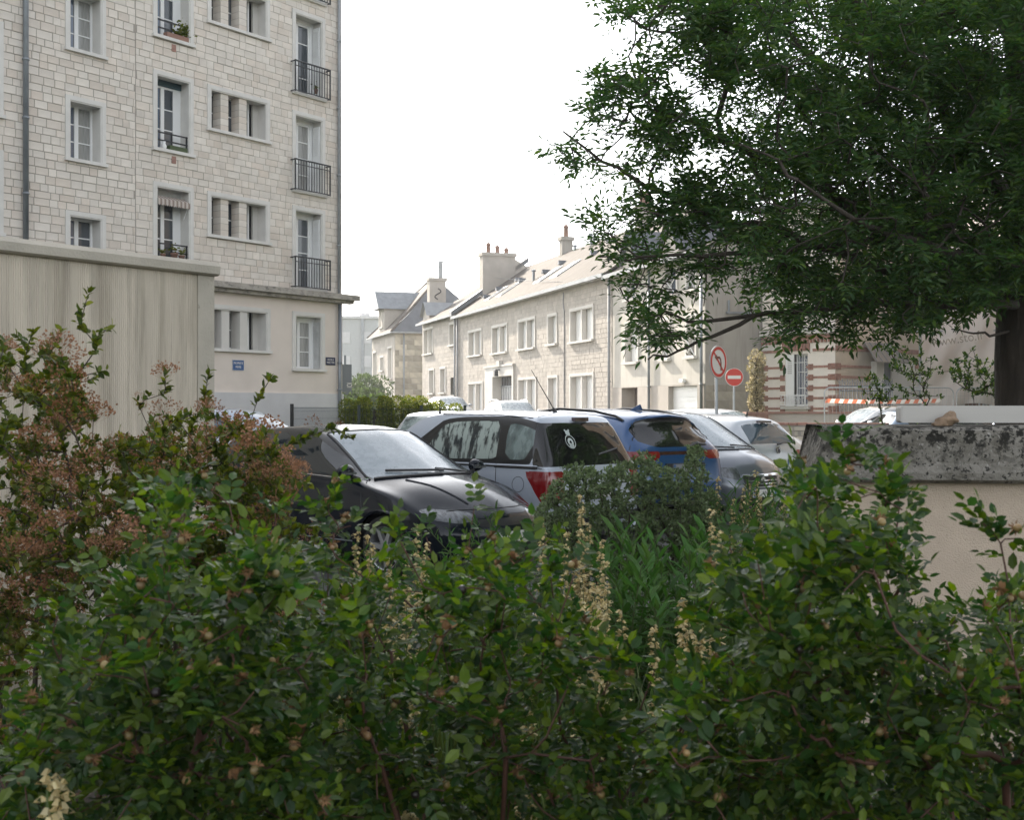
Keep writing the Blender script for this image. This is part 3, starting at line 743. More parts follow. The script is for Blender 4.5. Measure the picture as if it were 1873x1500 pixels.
def skylight(x0, x1, ya, yb, parent=rf):
    mb = MB(); z0, z1 = on_roof(ya), on_roof(yb)
    mb.add([(x0, ya, z0), (x1, ya, z0), (x1, yb, z1), (x0, yb, z1), (x0, ya, z0+.07), (x1, ya, z0+.07), (x1, yb, z1+.07), (x0, yb, z1+.07)], [(4,5,6,7), (0,1,5,4), (1,2,6,5), (2,3,7,6), (3,0,4,7)])
    o = mb.build('skylight', zinc, parent)
    e = 0.09
    f = lambda x, y: (x, y, on_roof(y)+0.076)
    MB().quad(f(x0+e, ya+e), f(x1-e, ya+e), f(x1-e, yb-e), f(x0+e, yb-e)).build('pane', M('skylight_pane', (0.30, 0.33, 0.36), 0.12, spec=1.0), o)
for x in (-7.0, -9.6): skylight(x, x+1.1, 0.9, 2.2)
for x in (-15.2, -17.6): skylight(x, x+0.9, 0.6, 1.8)
vm = MB().prism([(-0.16, 0), (0.16, 0), (0.02, 0.22)], -0.2, 0.25).mesh('roof_vent', slate)
for x, y in ((-5.0, 3.4), (-4.7, 2.4), (-9.8, 2.6), (-10.7, 2.0), (-14.5, 1.9), (-16.0, 2.2), (-18.5, 1.0), (-18.2, 1.7), (0.6, 1.7), (1.4, 2.4)):
    link('roof_vent', vm, rf, (x, y, on_roof(y)))
for x, y, h in ((-11.2, 1.5, 0.5), (-9.6, 4.2, 0.55), (-9.2, 4.2, 0.35), (-12.3, 4.3, 0.25)):
    z = on_roof(y); MB().tube([(x, y, z-0.1), (x, y, z+h)], 0.07, 8).lathe([(0.13, z+h-0.02), (0.13, z+h+0.05), (0.0, z+h+0.1)], 8, 'z', (x, y, 0)).build('vent_pipe', zinc, rf)
# party parapet, big chimney with pots
mb = MB().add([(X0-0.2, -0.5, EV-0.02), (X0+0.25, -0.5, EV-0.02), (X0+0.25, RY, RZ+0.25), (X0-0.2, RY, RZ+0.25), (X0-0.2, -0.5, EV+0.28), (X0+0.25, -0.5, EV+0.28), (X0+0.25, RY, RZ+0.55), (X0-0.2, RY, RZ+0.55)],
              [(4,5,6,7), (0,1,5,4), (1,2,6,5), (3,0,4,7)])
mb.build('parapet', slate, hm)
def chimney(parent, x0, x1, y0, y1, z0, z1, pots, m=stone_pale, pm=chim):
    mb = MB().box(x0, x1, y0, y1, z0, z1-0.2).box(x0-0.08, x1+0.08, y0-0.08, y1+0.08, z1-0.2, z1)
    c = mb.build('chimney', m, parent)
    for i, h in enumerate(pots):
        yy = y0 + (y1-y0)*(i+0.8)/(len(pots)+0.6)
        MB().lathe([(0.14, z1), (0.12, z1+h), (0.16, z1+h), (0.16, z1+h+0.06), (0.0, z1+h+0.22)], 10, 'z', ((x0+x1)/2, yy, 0)).build('chimney_pot', pm, c, True)
chimney(hm, X0-0.5, X0+0.3, 1.5, 3.6, 8.2, 11.35, (0.5, 0.35, 0.22))
MB().add([(xx, yy, zz) for xx in (X0-0.45, X0+0.25) for yy, zz in ((3.6, 8.8), (5.6, 8.8), (5.6, 9.9), (3.6, 11.0))], [(0,1,2,3), (7,6,5,4), (0,4,5,1), (1,5,6,2), (2,6,7,3)]).build('chimney_shoulder', stone_pale, hm)
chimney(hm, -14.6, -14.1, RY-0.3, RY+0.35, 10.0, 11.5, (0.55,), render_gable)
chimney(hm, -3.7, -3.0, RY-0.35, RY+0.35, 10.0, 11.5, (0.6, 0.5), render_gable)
aer = MB()
for ax, ah in ((-1.4, 13.9), (0.8, 13.4)):
    aer.tube([(ax, 4.5, 10.5), (ax, 4.5, ah)], 0.025, 5)
    for zz, L in ((ah-.1, 0.5), (ah-.4, 0.6)): aer.tube([(ax, 4.5-L, zz), (ax, 4.5+L, zz)], 0.015, 4)
aer.build('aerial', zinc, hm)
pipe(hm, X1-0.08, -0.12, 0.6, EV-0.2, 0.06, zinc_pale, [2.8]); pipe(hm, X0+0.25, -0.12, 0.6, EV-0.2, 0.07, zinc_pale, [2.8, 5])
MB().tube([(-2.3, -0.03, 0.8), (-2.3, -0.03, 6.2), (-2.45, -0.03, 6.6), (-2.4, -0.03, 7.1)], 0.02, 5).build('wall_cable', zinc, hm)

# house 1: attached further along, with wall dormer
h1 = house_frame('gabled_stone_house', 'pale stone house with a gabled wall dormer and scrolled iron wall anchor')
A, B = -30.6, -21.42
ws = [(-30.22, -27.5, 5.33, 7.2, 2), (-23.3, -21.75, 5.6, 7.12, 1), (-28.65, -27.13, 2.65, 4.4, 1), (-25.67, -24.12, 2.65, 4.4, 1)]
dd = (-23.0, -21.75, 0.8, 3.65)
op = [(a+.12, b-.12, c+.1, d-.12) for a, b, c, d, n in ws] + [dd]
mb = MB(); wall_cells(mb, A, B, 0, 7.6, op); mb.build('backing_wall', mortar_pale, h1)
lay_stones(h1, course_stones(A+.01, B-.01, 0.6, 7.58, 0.25, 0.55, [w_[:4] for w_ in ws] + [dd], 0.012), stone_pale, lambda r: -r[0], 150, 0.010)
for a, b, c, d, n in ws: h_window(h1, a, b, c, d, n)
MB().box(dd[0], dd[1], 0.15, 0.2, 0.8, 2.4).build('door', M('grey_door', (0.12, 0.11, 0.10), 0.6), h1); MB().box(dd[0], dd[1], 0.15, 0.2, 2.55, dd[3]).build('fanlight', pane_m, h1); MB().box(dd[0], dd[1], -0.02, 0.2, 2.4, 2.55).build('transom', trim_white, h1)
mb = MB(); roof_plane(mb, A-0.1, B, -0.38, 7.55, 4.5, 10.5); roof_plane(mb, A-0.1, B, 9.4, 7.55, 4.5, 10.5); mb.build('roof', slate_warm, h1)
MB().box(A, B, -0.5, -0.36, 7.38, 7.52).build('gutter', zinc_pale, h1)
MB().add([(A, 0, 0), (A, 9, 0), (A, 9, 7.6), (A, 4.5, 10.45), (A, 0, 7.6)], [(0, 1, 2, 3, 4)]).add([(B, 0, 0), (B, 9, 0), (B, 9, 7.6), (B, 4.5, 10.45), (B, 0, 7.6)], [(4, 3, 2, 1, 0)]).build('gable_wall', stone_pale, h1)
d0, d1 = -30.3, -28.5; dm = (d0+d1)/2
MB().add([(d0, -0.03, 7.3), (d1, -0.03, 7.3), (d1, -0.03, 8.1), (dm, -0.03, 8.85), (d0, -0.03, 8.1), (d0, 1.0, 7.3), (d1, 1.0, 7.3), (d1, 1.0, 8.1), (dm, 1.4, 8.85), (d0, 1.0, 8.1)],
         [(0,1,2,3,4), (1,6,7,2), (5,0,4,9)]).build('dormer', stone_pale, h1)
MB().add([(d0-.15, -0.25, 7.98), (dm, -0.25, 8.97), (d1+.15, -0.25, 7.98), (d0-.15, 1.1, 7.98), (dm, 2.2, 8.97), (d1+.15, 1.1, 7.98)], [(0,1,4,3), (1,2,5,4)]).build('dormer_roof', zinc_pale, h1)
chimney(h1, A-0.05, A+0.65, 0.35, 1.5, 7.4, 10.7, (), stone_pale)
sp = [( -0.28 + 0.28*math.cos(t)*0.4 + 0.14*t/3.14, 0.0, 0.30*math.sin(t*1.0)) for t in np.linspace(0, 6.28, 16)]
MB().tube([(A+0.67, 0.93 + 0.22*math.sin(t*2)*(1 if t < 1.57 else 1), 9.6 - 0.75*(t/3.14-0.5)) for t in np.linspace(0, 3.14, 14)], 0.035, 5).build('wall_anchor', iron, h1)
pipe(h1, B-0.15, -0.12, 0.6, 7.4, 0.06, zinc_pale, [3, 5])

# house 0: separate, hipped slate roof, end wall of patched stone towards us
h0 = thing('hipped_stone_house', 'old stone house with steep hipped slate roof and patchy side wall', 'house', (-9.02, 92.0, 0), hrz)
ws = [(-8.6, -7.0, 3.9, 6.5, 1), (-5.6, -4.1, 4.7, 6.0, 1), (-2.6, -0.9, 4.0, 6.6, 1), (-8.6, -7.0, 0.9, 3.3, 1), (-5.6, -4.0, 0.9, 3.3, 1), (-2.7, -0.9, 0.9, 3.3, 1)]
op = [(a+.12, b-.12, c+.1, d-.12) for a, b, c, d, n in ws]
mb = MB(); wall_cells(mb, -9, 0, 0, 7.7, op); mb.quad((0, 0, 0), (0, 8, 0), (0, 8, 7.7), (0, 0, 7.7)); mb.quad((-9, 8, 0), (-9, 0, 0), (-9, 0, 7.7), (-9, 8, 7.7)); mb.build('wall', stone_pale, h0)
lay_stones(h0, course_stones(-8.99, -.01, 0.6, 7.68, 0.3, 0.7, [w_[:4] for w_ in ws], 0.012), stone_pale, lambda r: -r[0], 0, 0.010)
for a, b, c, d, n in ws: h_window(h0, a, b, c, d, n, glass=0.3)
st = MB()                                             # side wall stones, singly
ends = course_stones(0.02, 7.98, 0.7, 7.65, 0.42, 0.95, [(4.8, 6.0, 0, 3.3)], 0.02)
cache = {}
for (a, b, c, d) in ends:
    key = (round(b-a, 1), round(d-c, 1))
    if key not in cache: cache[key] = MB().box(-0.02, 0.02, -(b-a)/2, (b-a)/2, -(d-c)/2, (d-c)/2).mesh('stone', stone_old)
    link('stone', cache[key], h0, (0.015 + random.uniform(0, 0.01), (a+b)/2, (c+d)/2))
MB().box(-0.05, 0.01, 4.85, 5.95, 0.6, 3.25).build('side_door', M('old_door', (0.20, 0.17, 0.15), 0.8), h0)
e = 0.35; rz0 = 7.65
V = [(-9-e, -e, rz0), (e, -e, rz0), (e, 8+e, rz0), (-9-e, 8+e, rz0), (-6.3, 4, 12.1), (-2.6, 4, 12.1)]
MB().add(V, [(0,1,5,4), (2,3,4,5), (3,0,4)]).build('roof', slate_warm, h0)
MB().add([tuple(np.array(v)+(0, 0, 0.004)) for v in (V[1], V[2], V[5])], [(0, 1, 2)]).build('hip_end', slate, h0)
MB().tube([V[1], V[5]], 0.10, 6).tube([V[0], V[4]], 0.1, 6).tube([V[4], V[5]], 0.12, 6).build('ridge', slate_warm, h0)
MB().box(-9-e, e, -e-.08, -e+.02, rz0-.12, rz0-.01).box(e-.02, e+.08, -e, 8+e, rz0-.12, rz0-.01).build('gutter', zinc_pale, h0)
MB().box(-6.0, -3.7, -0.05, 2.0, 7.5, 9.9).build('dormer', stone_pale, h0)
h_window(h0, -5.6, -4.1, 8.2, 9.8, 1, depth=-0.1)
MB().add([(-6.3, -0.6, 9.7), (-4.85, -0.6, 11.2), (-3.4, -0.6, 9.7), (-6.3, 3.6, 9.7), (-4.85, 3.6, 11.2), (-3.4, 3.6, 9.7)], [(0,1,4,3), (1,2,5,4), (0,2,1)]).build('dormer_roof', zinc, h0)
pipe(h0, 0.08, 0.7, 0.6, 7.5, 0.07, zinc_pale, [3])

# house C: rendered, attached at the near end
hc = house_frame('rendered_house', 'smooth rendered house with white garage door and crossed balcony rails')
A, B = 3.46, 11.91; EVc = 7.25
ws = [(4.75, 6.2, 3.45, 5.15, 1), (8.3, 9.1, 3.45, 5.1, 1), (10.4, 11.3, 3.45, 5.08, 1), (8.55, 9.75, 5.8, 7.05, 1), (4.85, 6.0, 6.0, 7.15, 1), (10.4, 11.3, 5.85, 7.0, 1)]
gdr = (8.95, 11.35, 0.5, 2.5); edr = (4.5, 6.1, 0.5, 2.52)
op = [(a+.12, b-.12, c+.1, d-.12) for a, b, c, d, n in ws] + [gdr, edr]
mb = MB(); wall_cells(mb, A, B, 2.55, EVc, op); mb.build('wall', render_pale, hc)
mb = MB(); wall_cells(mb, A, B, 0, 2.55, op, -0.03); mb.build('base_wall', stone_pale, hc)
for a, b, c, d, n in ws:
    h_window(hc, a, b, c, d, n, shutter=pane_sky if c > 5.5 else white_paint, glass=0.25)
    if a > 5 or c > 5.5:
        mb = MB(); x0, x1, z0, z1 = a+.1, b-.1, c+.1, c+.75
        for p, q in (((x0, z0), (x1, z1)), ((x0, z1), (x1, z0)), ((x0, z1), (x1, z1)), ((x0, z0), (x1, z0))): mb.tube([(p[0], -0.06, p[1]), (q[0], -0.06, q[1])], 0.022, 4)
        mb.build('crossed_railing', white_paint, hc)
gd = MB().box(gdr[0], gdr[1], 0.18, 0.22, 0.5, 2.5).build('garage_door', white_paint, hc)
for i in range(5): MB().box(gdr[0]+.02, gdr[1]-.02, 0.165, 0.181, 0.52+i*.395, 0.88+i*.395).build('door_panel', white_paint, gd)
for (a, b, c, d) in (gdr, edr):
    mb = MB(); mb.quad((a, -0.03, c), (a, 0.6, c), (a, 0.6, d), (a, -0.03, d)); mb.quad((b, -0.03, c), (b, -0.03, d), (b, 0.6, d), (b, 0.6, c)); mb.quad((a, -0.03, d), (a, 0.6, d), (b, 0.6, d), (b, -0.03, d))
    mb.build('door_reveal', stone_pale, hc)
MB().box(edr[0], edr[1], 0.55, 0.6, 0.5, 2.5).build('entrance_door', M('taupe_door', (0.15, 0.125, 0.11), 0.6), hc)
MB().box(10.1, 10.4, -0.15, -0.02, 2.62, 2.75).build('wall_lamp', white_paint, hc)
mb = MB().quad((B, 0, 2.9), (B, 9, 2.9), (B, 9, EVc), (B, 0, EVc)).add([(B, 0, EVc), (B, 9, EVc), (B, 4.5, 9.1)], [(0, 1, 2)])
mb.quad((B+.01, -.02, 0), (B+.01, 9, 0), (B+.01, 9, 2.55), (B+.01, -.02, 2.55)); mb.quad((B, 0, 2.55), (B, 9, 2.55), (B, 9, 2.9), (B, 0, 2.9))
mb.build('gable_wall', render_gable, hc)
cache = {}
for (a, b, c, d) in course_stones(0.02, 8.9, 0.4, 2.5, 0.30, 0.62, [], 0.015):
    key = (round(b-a, 1), round(d-c, 1))
    if key not in cache: cache[key] = MB().box(-0.01, 0.02, -(b-a)/2, (b-a)/2, -(d-c)/2, (d-c)/2).mesh('stone', M('gable_stone', (0.33, 0.295, 0.24), 0.9, island=0.15, var=0.1)) if not cache else MB().box(-0.01, 0.02, -(b-a)/2, (b-a)/2, -(d-c)/2, (d-c)/2).mesh('stone', list(cache.values())[0].materials[0])
    link('stone', cache[key], hc, (B+0.015, (a+b)/2, (c+d)/2))
MB().tube([(B+.05, 0.8, 5.05), (B+.05, 8, 5.0)], 0.05, 6).tube([(B+.05, 0.9, 5.0), (B+.05, 0.9, 5.5)], 0.04, 6).build('gable_pipe', zinc, hc)
mb = MB(); roof_plane(mb, A, B+.05, -0.38, EVc, 4.5, 9.2); roof_plane(mb, A, B+.05, 9.4, EVc, 4.5, 9.2); mb.build('roof', slate_warm, hc)
MB().box(A, B, -0.5, -0.36, EVc-.18, EVc-.02).build('gutter', zinc_pale, hc)
for x in (5.4, 9.2):
    MB().add([(x-.75, -.03, 7.0), (x+.75, -.03, 7.0), (x+.75, -.03, 7.6), (x, -.03, 8.7), (x-.75, -.03, 7.6), (x-.75, 2.2, 7.0), (x+.75, 2.2, 7.0), (x+.75, 2.2, 7.6), (x, 2.2, 8.7), (x-.75, 2.2, 7.6)], [(0,1,2,3,4), (1,6,7,2), (5,0,4,9)]).build('dormer', render_pale, hc)
    MB().add([(x-.9, -.25, 7.5), (x, -.25, 8.85), (x+.9, -.25, 7.5), (x-.9, 3, 7.5), (x, 3, 8.85), (x+.9, 3, 7.5)], [(0,1,4,3), (1,2,5,4)]).build('dormer_roof', slate, hc)
pipe(hc, 7.35, -0.1, 0.5, EVc-.2, 0.055, zinc, [2.5]); pipe(hc, 11.8, -0.1, 0.5, EVc-.2, 0.055, zinc, [2.5])

# ------------------------------------------------------------------ brick banded villa and netted scaffold (right)
VP = (10.84, 40.1)
vil = thing('banded_villa', 'cream villa with red brick bands and a barred window', 'house', (VP[0], VP[1], 0), math.atan2(-0.78, 0.62))
VZ = 8.6
vwin = (-2.08, -1.12, 1.75, 3.55)
mb = MB(); wall_cells(mb, -3.1, 0, 0, VZ, [vwin]); mb.quad((-3.1, 0, 0), (-3.1, 6, 0), (-3.1, 6, VZ), (-3.1, 0, VZ)); mb.build('wall', M('cream_render', (0.76, 0.70, 0.63), 0.9, var=0.07, scale=2), vil)
bands = [1.62, 1.98, 2.33, 2.69, 3.05]
def brick_row(parent, x0, x1, z, h, y, n_courses=2, L=0.21, holes=()):
    for k in range(n_courses):
        zz = z + k*h/n_courses; x = x0 - (L/2 if k % 2 else 0)
        while x < x1:
            a, b = max(x, x0), min(x+L-0.012, x1)
            if b-a > 0.04 and not any(hh[0] < (a+b)/2 < hh[1] for hh in holes):
                BR.append((parent, a, b, y, zz+0.004, zz+h/n_courses-0.006))
            x += L
BR = []
hx = [(vwin[0]-.02, vwin[1]+.02)]
for z in bands: brick_row(vil, -3.1, 0.0, z, 0.09, -0.012, 1, 0.24, hx)
for z in bands:                                  # toothed quoins
    for (a, b) in ((-3.1, -2.85), (vwin[0]-.22, vwin[0]-.02), (vwin[1]+.02, vwin[1]+.22), (-0.28, 0.0)): brick_row(vil, a, b, z-0.06, 0.21, -0.028, 3, 0.14)
brick_row(vil, -3.1, 0.0, 3.62, 0.10, -0.04, 1, 0.22, [(vwin[0]-.2, vwin[1]+.2)]); brick_row(vil, -3.1, 0.0, 4.05, 0.14, -0.06, 2, 0.22)
brick_row(vil, vwin[0]-.1, vwin[1]+.1, 1.18, 0.34, -0.03, 4, 0.21)
for i in range(21): BR.append((vil, -3.1+i*0.15, -3.1+i*0.15+0.07, -0.08, 3.92, 4.04))
for i in range(8): BR.append((vil, vwin[0]-.12+i*0.15, vwin[0]-.01+i*0.15, -0.05, 3.66, 3.92))
bc = {}
def lay_bricks():
    for (p, a, b, y, c, d) in BR:
        key = (round(b-a, 2), round(d-c, 2))
        if key not in bc: bc[key] = MB().box(-(b-a)/2, (b-a)/2, 0, 0.10, -(d-c)/2, (d-c)/2, skip=('k',)).mesh('brick', brick_red)
        link('brick', bc[key], p, ((a+b)/2, y, (c+d)/2))
lay_bricks()
vw = MB()
x0, x1, z0, z1 = vwin
vw.quad((x0, 0, z0), (x0, 0.25, z0), (x0, 0.25, z1), (x0, 0, z1)); vw.quad((x1, 0, z0), (x1, 0, z1), (x1, 0.25, z1), (x1, 0.25, z0)); vw.quad((x0, 0, z1), (x0, .25, z1), (x1, .25, z1), (x1, 0, z1))
vw.box(x0-.12, x1+.12, -0.14, 0.25, z0-.10, z0)
vwo = vw.build('window', trim_white, vil)
MB().box(x0, x0+.34, 0.02, 0.05, z0, z1).build('shutter', white_paint, vwo)
mb = MB()
for i in range(7): mb.box(x0+.08, x0+.26, 0.008, 0.02, z1-.25-i*.07, z1-.21-i*.07)
mb.build('shutter_louvres', grey_paint, vwo)
fr, pl, me = casement(x0+.34, x1, z0, z1, 0.18, 3, 2, vwo, pm=pane_sky); panes(vwo, pl, me)
mb = MB()
for i in range(6): mb.tube([(x0+.36+i*.115, 0.02, z0), (x0+.36+i*.115, 0.02, z1)], 0.008, 4)
for zz in (z0+.35, z1-.3): mb.box(x0+.34, x1, 0.01, 0.03, zz, zz+.02)
for i in range(5):
    c = (x1-.1, z0+.4+i*.28); mb.tube([(c[0]+.06*math.cos(t), 0.0, c[1]+.11*math.sin(t)) for t in np.linspace(0, 6.0, 9)], 0.008, 4)
mb.build('window_grille', white_paint, vwo)
mb = MB().box(x0-.05, x1+.05, -.20, -.18, z0+.36, z0+.39).box(x0-.05, x1+.05, -.20, -.18, z0+.02, z0+.05)
for i in range(8): mb.box(x0-.05+i*.15, x0-.035+i*.15, -.20, -.18, z0+.02, z0+.38)
for i in range(6): mb.tube([(x0+.06+i*.17+.05*math.cos(t), -.19, z0+.2+.09*math.sin(t)) for t in np.linspace(0, 6.0, 9)], 0.008, 4)
mb.box(x0-.05, x0-.03, -.2, 0, z0+.36, z0+.39).box(x1+.03, x1+.05, -.2, 0, z0+.36, z0+.39)
mb.build('balcony_railing', white_paint, vwo)
MB().box(-2.0, -1.2, -.05, -.02, 1.30, 1.38).build('name_tile', trim_white, vil)
MB().box(-3.12, 0.02, -0.16, 0.0, 4.22, 4.42).build('cornice', trim_white, vil)
MB().box(-3.1, -2.4, -.03, 0, 3.70, 3.90).build('carved_panel', trim_white, vil)
mb = MB(); mb.box(-3.15, 0.05, -0.04, 0, 0.0, 1.1); mb.build('plinth', trim, vil)
MB().box(-3.3, 0.2, -0.4, 6.2, VZ, VZ+.2).build('roof', slate, vil)
# right-hand front of the villa, set at an angle
vr = math.atan2(0.62, 0.78) - math.atan2(-0.78, 0.62)
fr2 = MB()
c_, s_ = math.cos(vr), math.sin(vr)
def T(x, y, z): return (c_*x - s_*y, s_*x + c_*y, z)
fr2.quad(T(0, 0, 0), T(5.3, 0, 0), T(5.3, 0, VZ), T(0, 0, VZ)).build('right_wall', M('shaded_cream_render', (0.50, 0.43, 0.35), 0.9, var=0.08, scale=2), vil)  # the villa's render darkened to tan, shade of this front put into colour
def tbox(name, m, x0, x1, y0, y1, z0, z1, parent=vil):
    mb = MB().box(x0, x1, y0, y1, z0, z1); mb.v = [T(*p) for p in mb.v]; return mb.build(name, m, parent)
for z in (2.33, 2.69, 3.05): tbox('brick_band', brick_band, 0.26, 2.25, -0.02, 0.0, z, z+.09)
for z in bands:
    tbox('quoin', brick_band, -0.02, 0.28, -0.03, 0.0, z-.06, z+.15)
tbox('brick_band', brick_band, 0.0, 5.3, -0.03, 0.0, 3.62, 3.78)
tbox('pilaster', trim, 2.0, 2.42, -0.25, 0.0, 0.3, 3.3)
tbox('door', M('slate_blue_door', (0.07, 0.085, 0.10), 0.5), 2.5, 3.1, -0.05, 0.0, 0.3, 3.4)
tbox('white_panel', trim_white, 3.2, 5.0, -0.04, 0.0, 0.6, 3.3)
tbox('brick_lintel', brick_band, 4.6, 5.0, -0.06, -0.04, 3.1, 3.4)
mb = MB().add([T(1.0, -0.9, 3.25), T(3.0, -0.9, 3.25), T(3.0, -0.02, 3.95), T(1.6, -0.02, 3.95), T(1.0, -0.9, 3.22), T(3.0, -0.9, 3.22), T(3.0, -0.02, 3.92), T(1.6, -0.02, 3.92)], [(0,1,2,3), (7,6,5,4), (0,4,5,1), (1,5,6,2), (3,7,4,0)])
mb.build('door_canopy', M('canopy_glass', (0.20, 0.18, 0.16), 0.3), vil)
mb = MB()
for i in range(7):
    xx = 1.05 + i*.32; mb.tube([T(xx, -0.9, 3.26), T(min(xx+.5, 3.0), -0.03, 3.96)], 0.015, 4)
mb.build('canopy_frame', zinc, vil)
# garden railings in front of the villa
rl = thing('iron_railing', 'grey iron garden railing with spear tops before the villa', 'fence', (0, 0, 0))
p0, p1 = at(1536, 706, 37.6), at(1632, 700, 38.4)
mb = MB(); zb = gz(38)+.4
for i in range(22):
    p = p0 + (p1-p0)*i/21
    mb.tube([(p[0], p[1], zb), (p[0], p[1], p0[2]+.08), (p[0], p[1], p0[2]+.26)], [0.016, 0.016, 0.003], 4)
    if i % 2 == 0: mb.tube([(p[0]-.08, p[1], p0[2]+.2), (p[0], p[1], p0[2]+.05), (p[0]+.08, p[1], p0[2]+.2)], 0.010, 4)
mb.build('railing_bars', zinc, rl)
mb = MB()
for zz in (p0[2], p0[2]-.15, zb+.2): mb.tube([(p0[0], p0[1], zz), (p1[0], p1[1], zz)], 0.022, 4)
mb.build('rail', zinc, rl)
# house under repair, wrapped in netting
sb = thing('house_under_repair', 'house front wrapped in white scaffold netting behind the tree trunk', 'building', (14.3, 42.6, 0), math.atan2(-0.25, 0.97))
MB().box(-1.0, 12, 1.6, 9, 0, 9.5).build('wall', render_pale, sb)
MB().box(1.9, 2.8, 1.55, 1.6, 0.5, 2.9).build('door', M('brown_plank_door', (0.14, 0.085, 0.055), 0.6), sb)
MB().box(0.5, 3.4, 1.5, 1.6, 3.05, 3.9).build('brick_lintel', brick_band, sb)
sf = thing('scaffold', 'scaffold with printed white netting hung from steel poles', 'scaffold', (14.9, 40.5, 0), math.atan2(-0.25, 0.97))
for x in (-0.95, 1.0, 1.22, 4.6, 7.2):
    MB().tube([(x, 0.0, 0.4), (x, 0.0, 9.8)], 0.035, 6).tube([(x, 1.1, 0.4), (x, 1.1, 9.8)], 0.035, 6).build('pole', steel, sf)
for zz in (2.3, 4.3, 6.3):
    MB().tube([(-1.3, 0.03, zz), (7.4, 0.03, zz)], 0.03, 6).build('ledger', steel, sf)
    MB().box(-1.2, 7.3, 0.15, 1.0, zz+.03, zz+.08).build('deck', trim, sf)
n, m_ = 90, 46
xs_, zs_ = np.linspace(-1.0, 7.3, n), np.linspace(1.75, 9.2, m_)
V = []
for j, z in enumerate(zs_):
    for i, x in enumerate(xs_):
        y = -0.16 - 0.10*math.sin(3.1*x+1.6*math.sin(z*1.4)) - 0.09*math.sin(7*x - 2.6*z) - 0.08*math.sin(2.4*z+x) - 0.12*abs(math.sin(1.9*x - 2.1*z))
        V.append((x, y, z + 0.10*math.sin(2.2*x)*(j == 0)))
fq = np.array([(j*n+i, j*n+i+1, (j+1)*n+i+1, (j+1)*n+i) for j in range(m_-1) for i in range(n-1)])
link('netting', np_mesh('netting', V, [fq], net_m), sf)
o = text('net_lettering', 'www.sto.fr', 0.44, net_text, sf, 0.12, -0.60, 3.98, sx=0.85); o.rotation_euler = (R(90), R(-9), 0)

# ------------------------------------------------------------------ far block, pole
fb = thing('apartment_block', 'far pale flat roofed apartment block fading into haze', 'building', (0, 0, 0))
p = at(560, 583, 150); q = at(696, 590, 150)
MB().box(p[0], q[0], 150, 162, 0, p[2]).build('wall', M('far_wall', (0.42, 0.43, 0.43), 0.9, var=0.05), fb)
MB().box(p[0]-.1, q[0]+.1, 149.7, 162, p[2], p[2]+.35).build('roof_edge', plinth_m, fb)
xx = at(661, 600, 150)[0]; MB().box(xx, xx+.35, 149.8, 150, 0, p[2]).build('drainpipe', zinc, fb)
for i in range(5):
    for zz in (4, 7, 10): MB().box(q[0]-2.2-i*2.6, q[0]-1.2-i*2.6, 149.9, 150, zz, zz+1.4).build('window', plinth_m, fb)
xx = at(656, 570, 150)[0]; MB().box(xx, xx+1.2, 151, 152, p[2], p[2]+.8).tube([(xx+.3, 151.5, p[2]), (xx+.3, 151.5, p[2]+1.6)], 0.08, 4).build('roof_hut', plinth_m, fb)
b = at(806, 700, 101); t = at(806, 478, 101)
po = thing('utility_pole', 'tall grey concrete utility pole with a short arm', 'utility pole', (b[0], b[1], 0))
MB().box(-0.17, 0.17, -0.14, 0.14, 0, t[2]).build('post', zinc_pale, po); MB().tube([(0, 0, t[2]-.06), (0.85, 0, t[2]-.1)], 0.05, 5).tube([(0.8, 0, t[2]-.1), (0.85, 0, t[2]-.7)], 0.05, 5).build('arm', zinc, po)
# overhead wires from the pole
mb = MB()
for dz, ex, ey in ((-0.1, 3.4, 50.0), (-0.4, -8.5, 90)):
    pts = [np.array([b[0], 101, t[2]+dz]) + (np.array([ex, ey, 8.2 if dz == -0.4 else 7.0]) - np.array([b[0], 101, t[2]+dz]))*k/12 - np.array([0, 0, 2.0*k/12*(1-k/12)]) for k in range(13)]
    mb.tube(pts, 0.012, 3)
tag(mb.build('overhead_wire', zinc), 'thin overhead wires sagging from the grey pole to the houses', 'wire')

# brown house to the right of the frame: it shows mirrored in the van's tailgate glass
bh = thing('brown_house', 'brown rendered house mirrored in the dark tailgate glass', 'house', (18.5, 37.0, 0), R(-90))
wsb = [(x, x+1.1, z, z+1.6) for z in (1.2, 4.2, 7.2, 10.2, 13.2) for x in (1.2, 4.4, 7.6, 10.8)]
mb = MB(); wall_cells(mb, 0, 14, 0, 16.0, wsb); mb.quad((0, 0, 0), (0, 9, 0), (0, 9, 16), (0, 0, 16)); mb.quad((14, 9, 0), (14, 0, 0), (14, 0, 16), (14, 9, 16)); mb.build('wall', M('brown_render', (0.30, 0.235, 0.18), 0.9, var=0.1, scale=1), bh)
for (a, b, c, d) in wsb:
    wn = MB().box(a-.1, b+.1, -.05, .02, c-.1, c).box(a-.1, a, -.04, .2, c, d).box(b, b+.1, -.04, .2, c, d).box(a-.1, b+.1, -.04, .2, d, d+.1).build('window', trim, bh)
    MB().box(a, b, .15, .18, c, d).build('pane', pane_m, wn)
mb = MB(); roof_plane(mb, -.3, 14.3, -.5, 15.9, 4.5, 19.0); roof_plane(mb, -.3, 14.3, 9.5, 15.9, 4.5, 19.0); mb.build('roof', slate, bh)

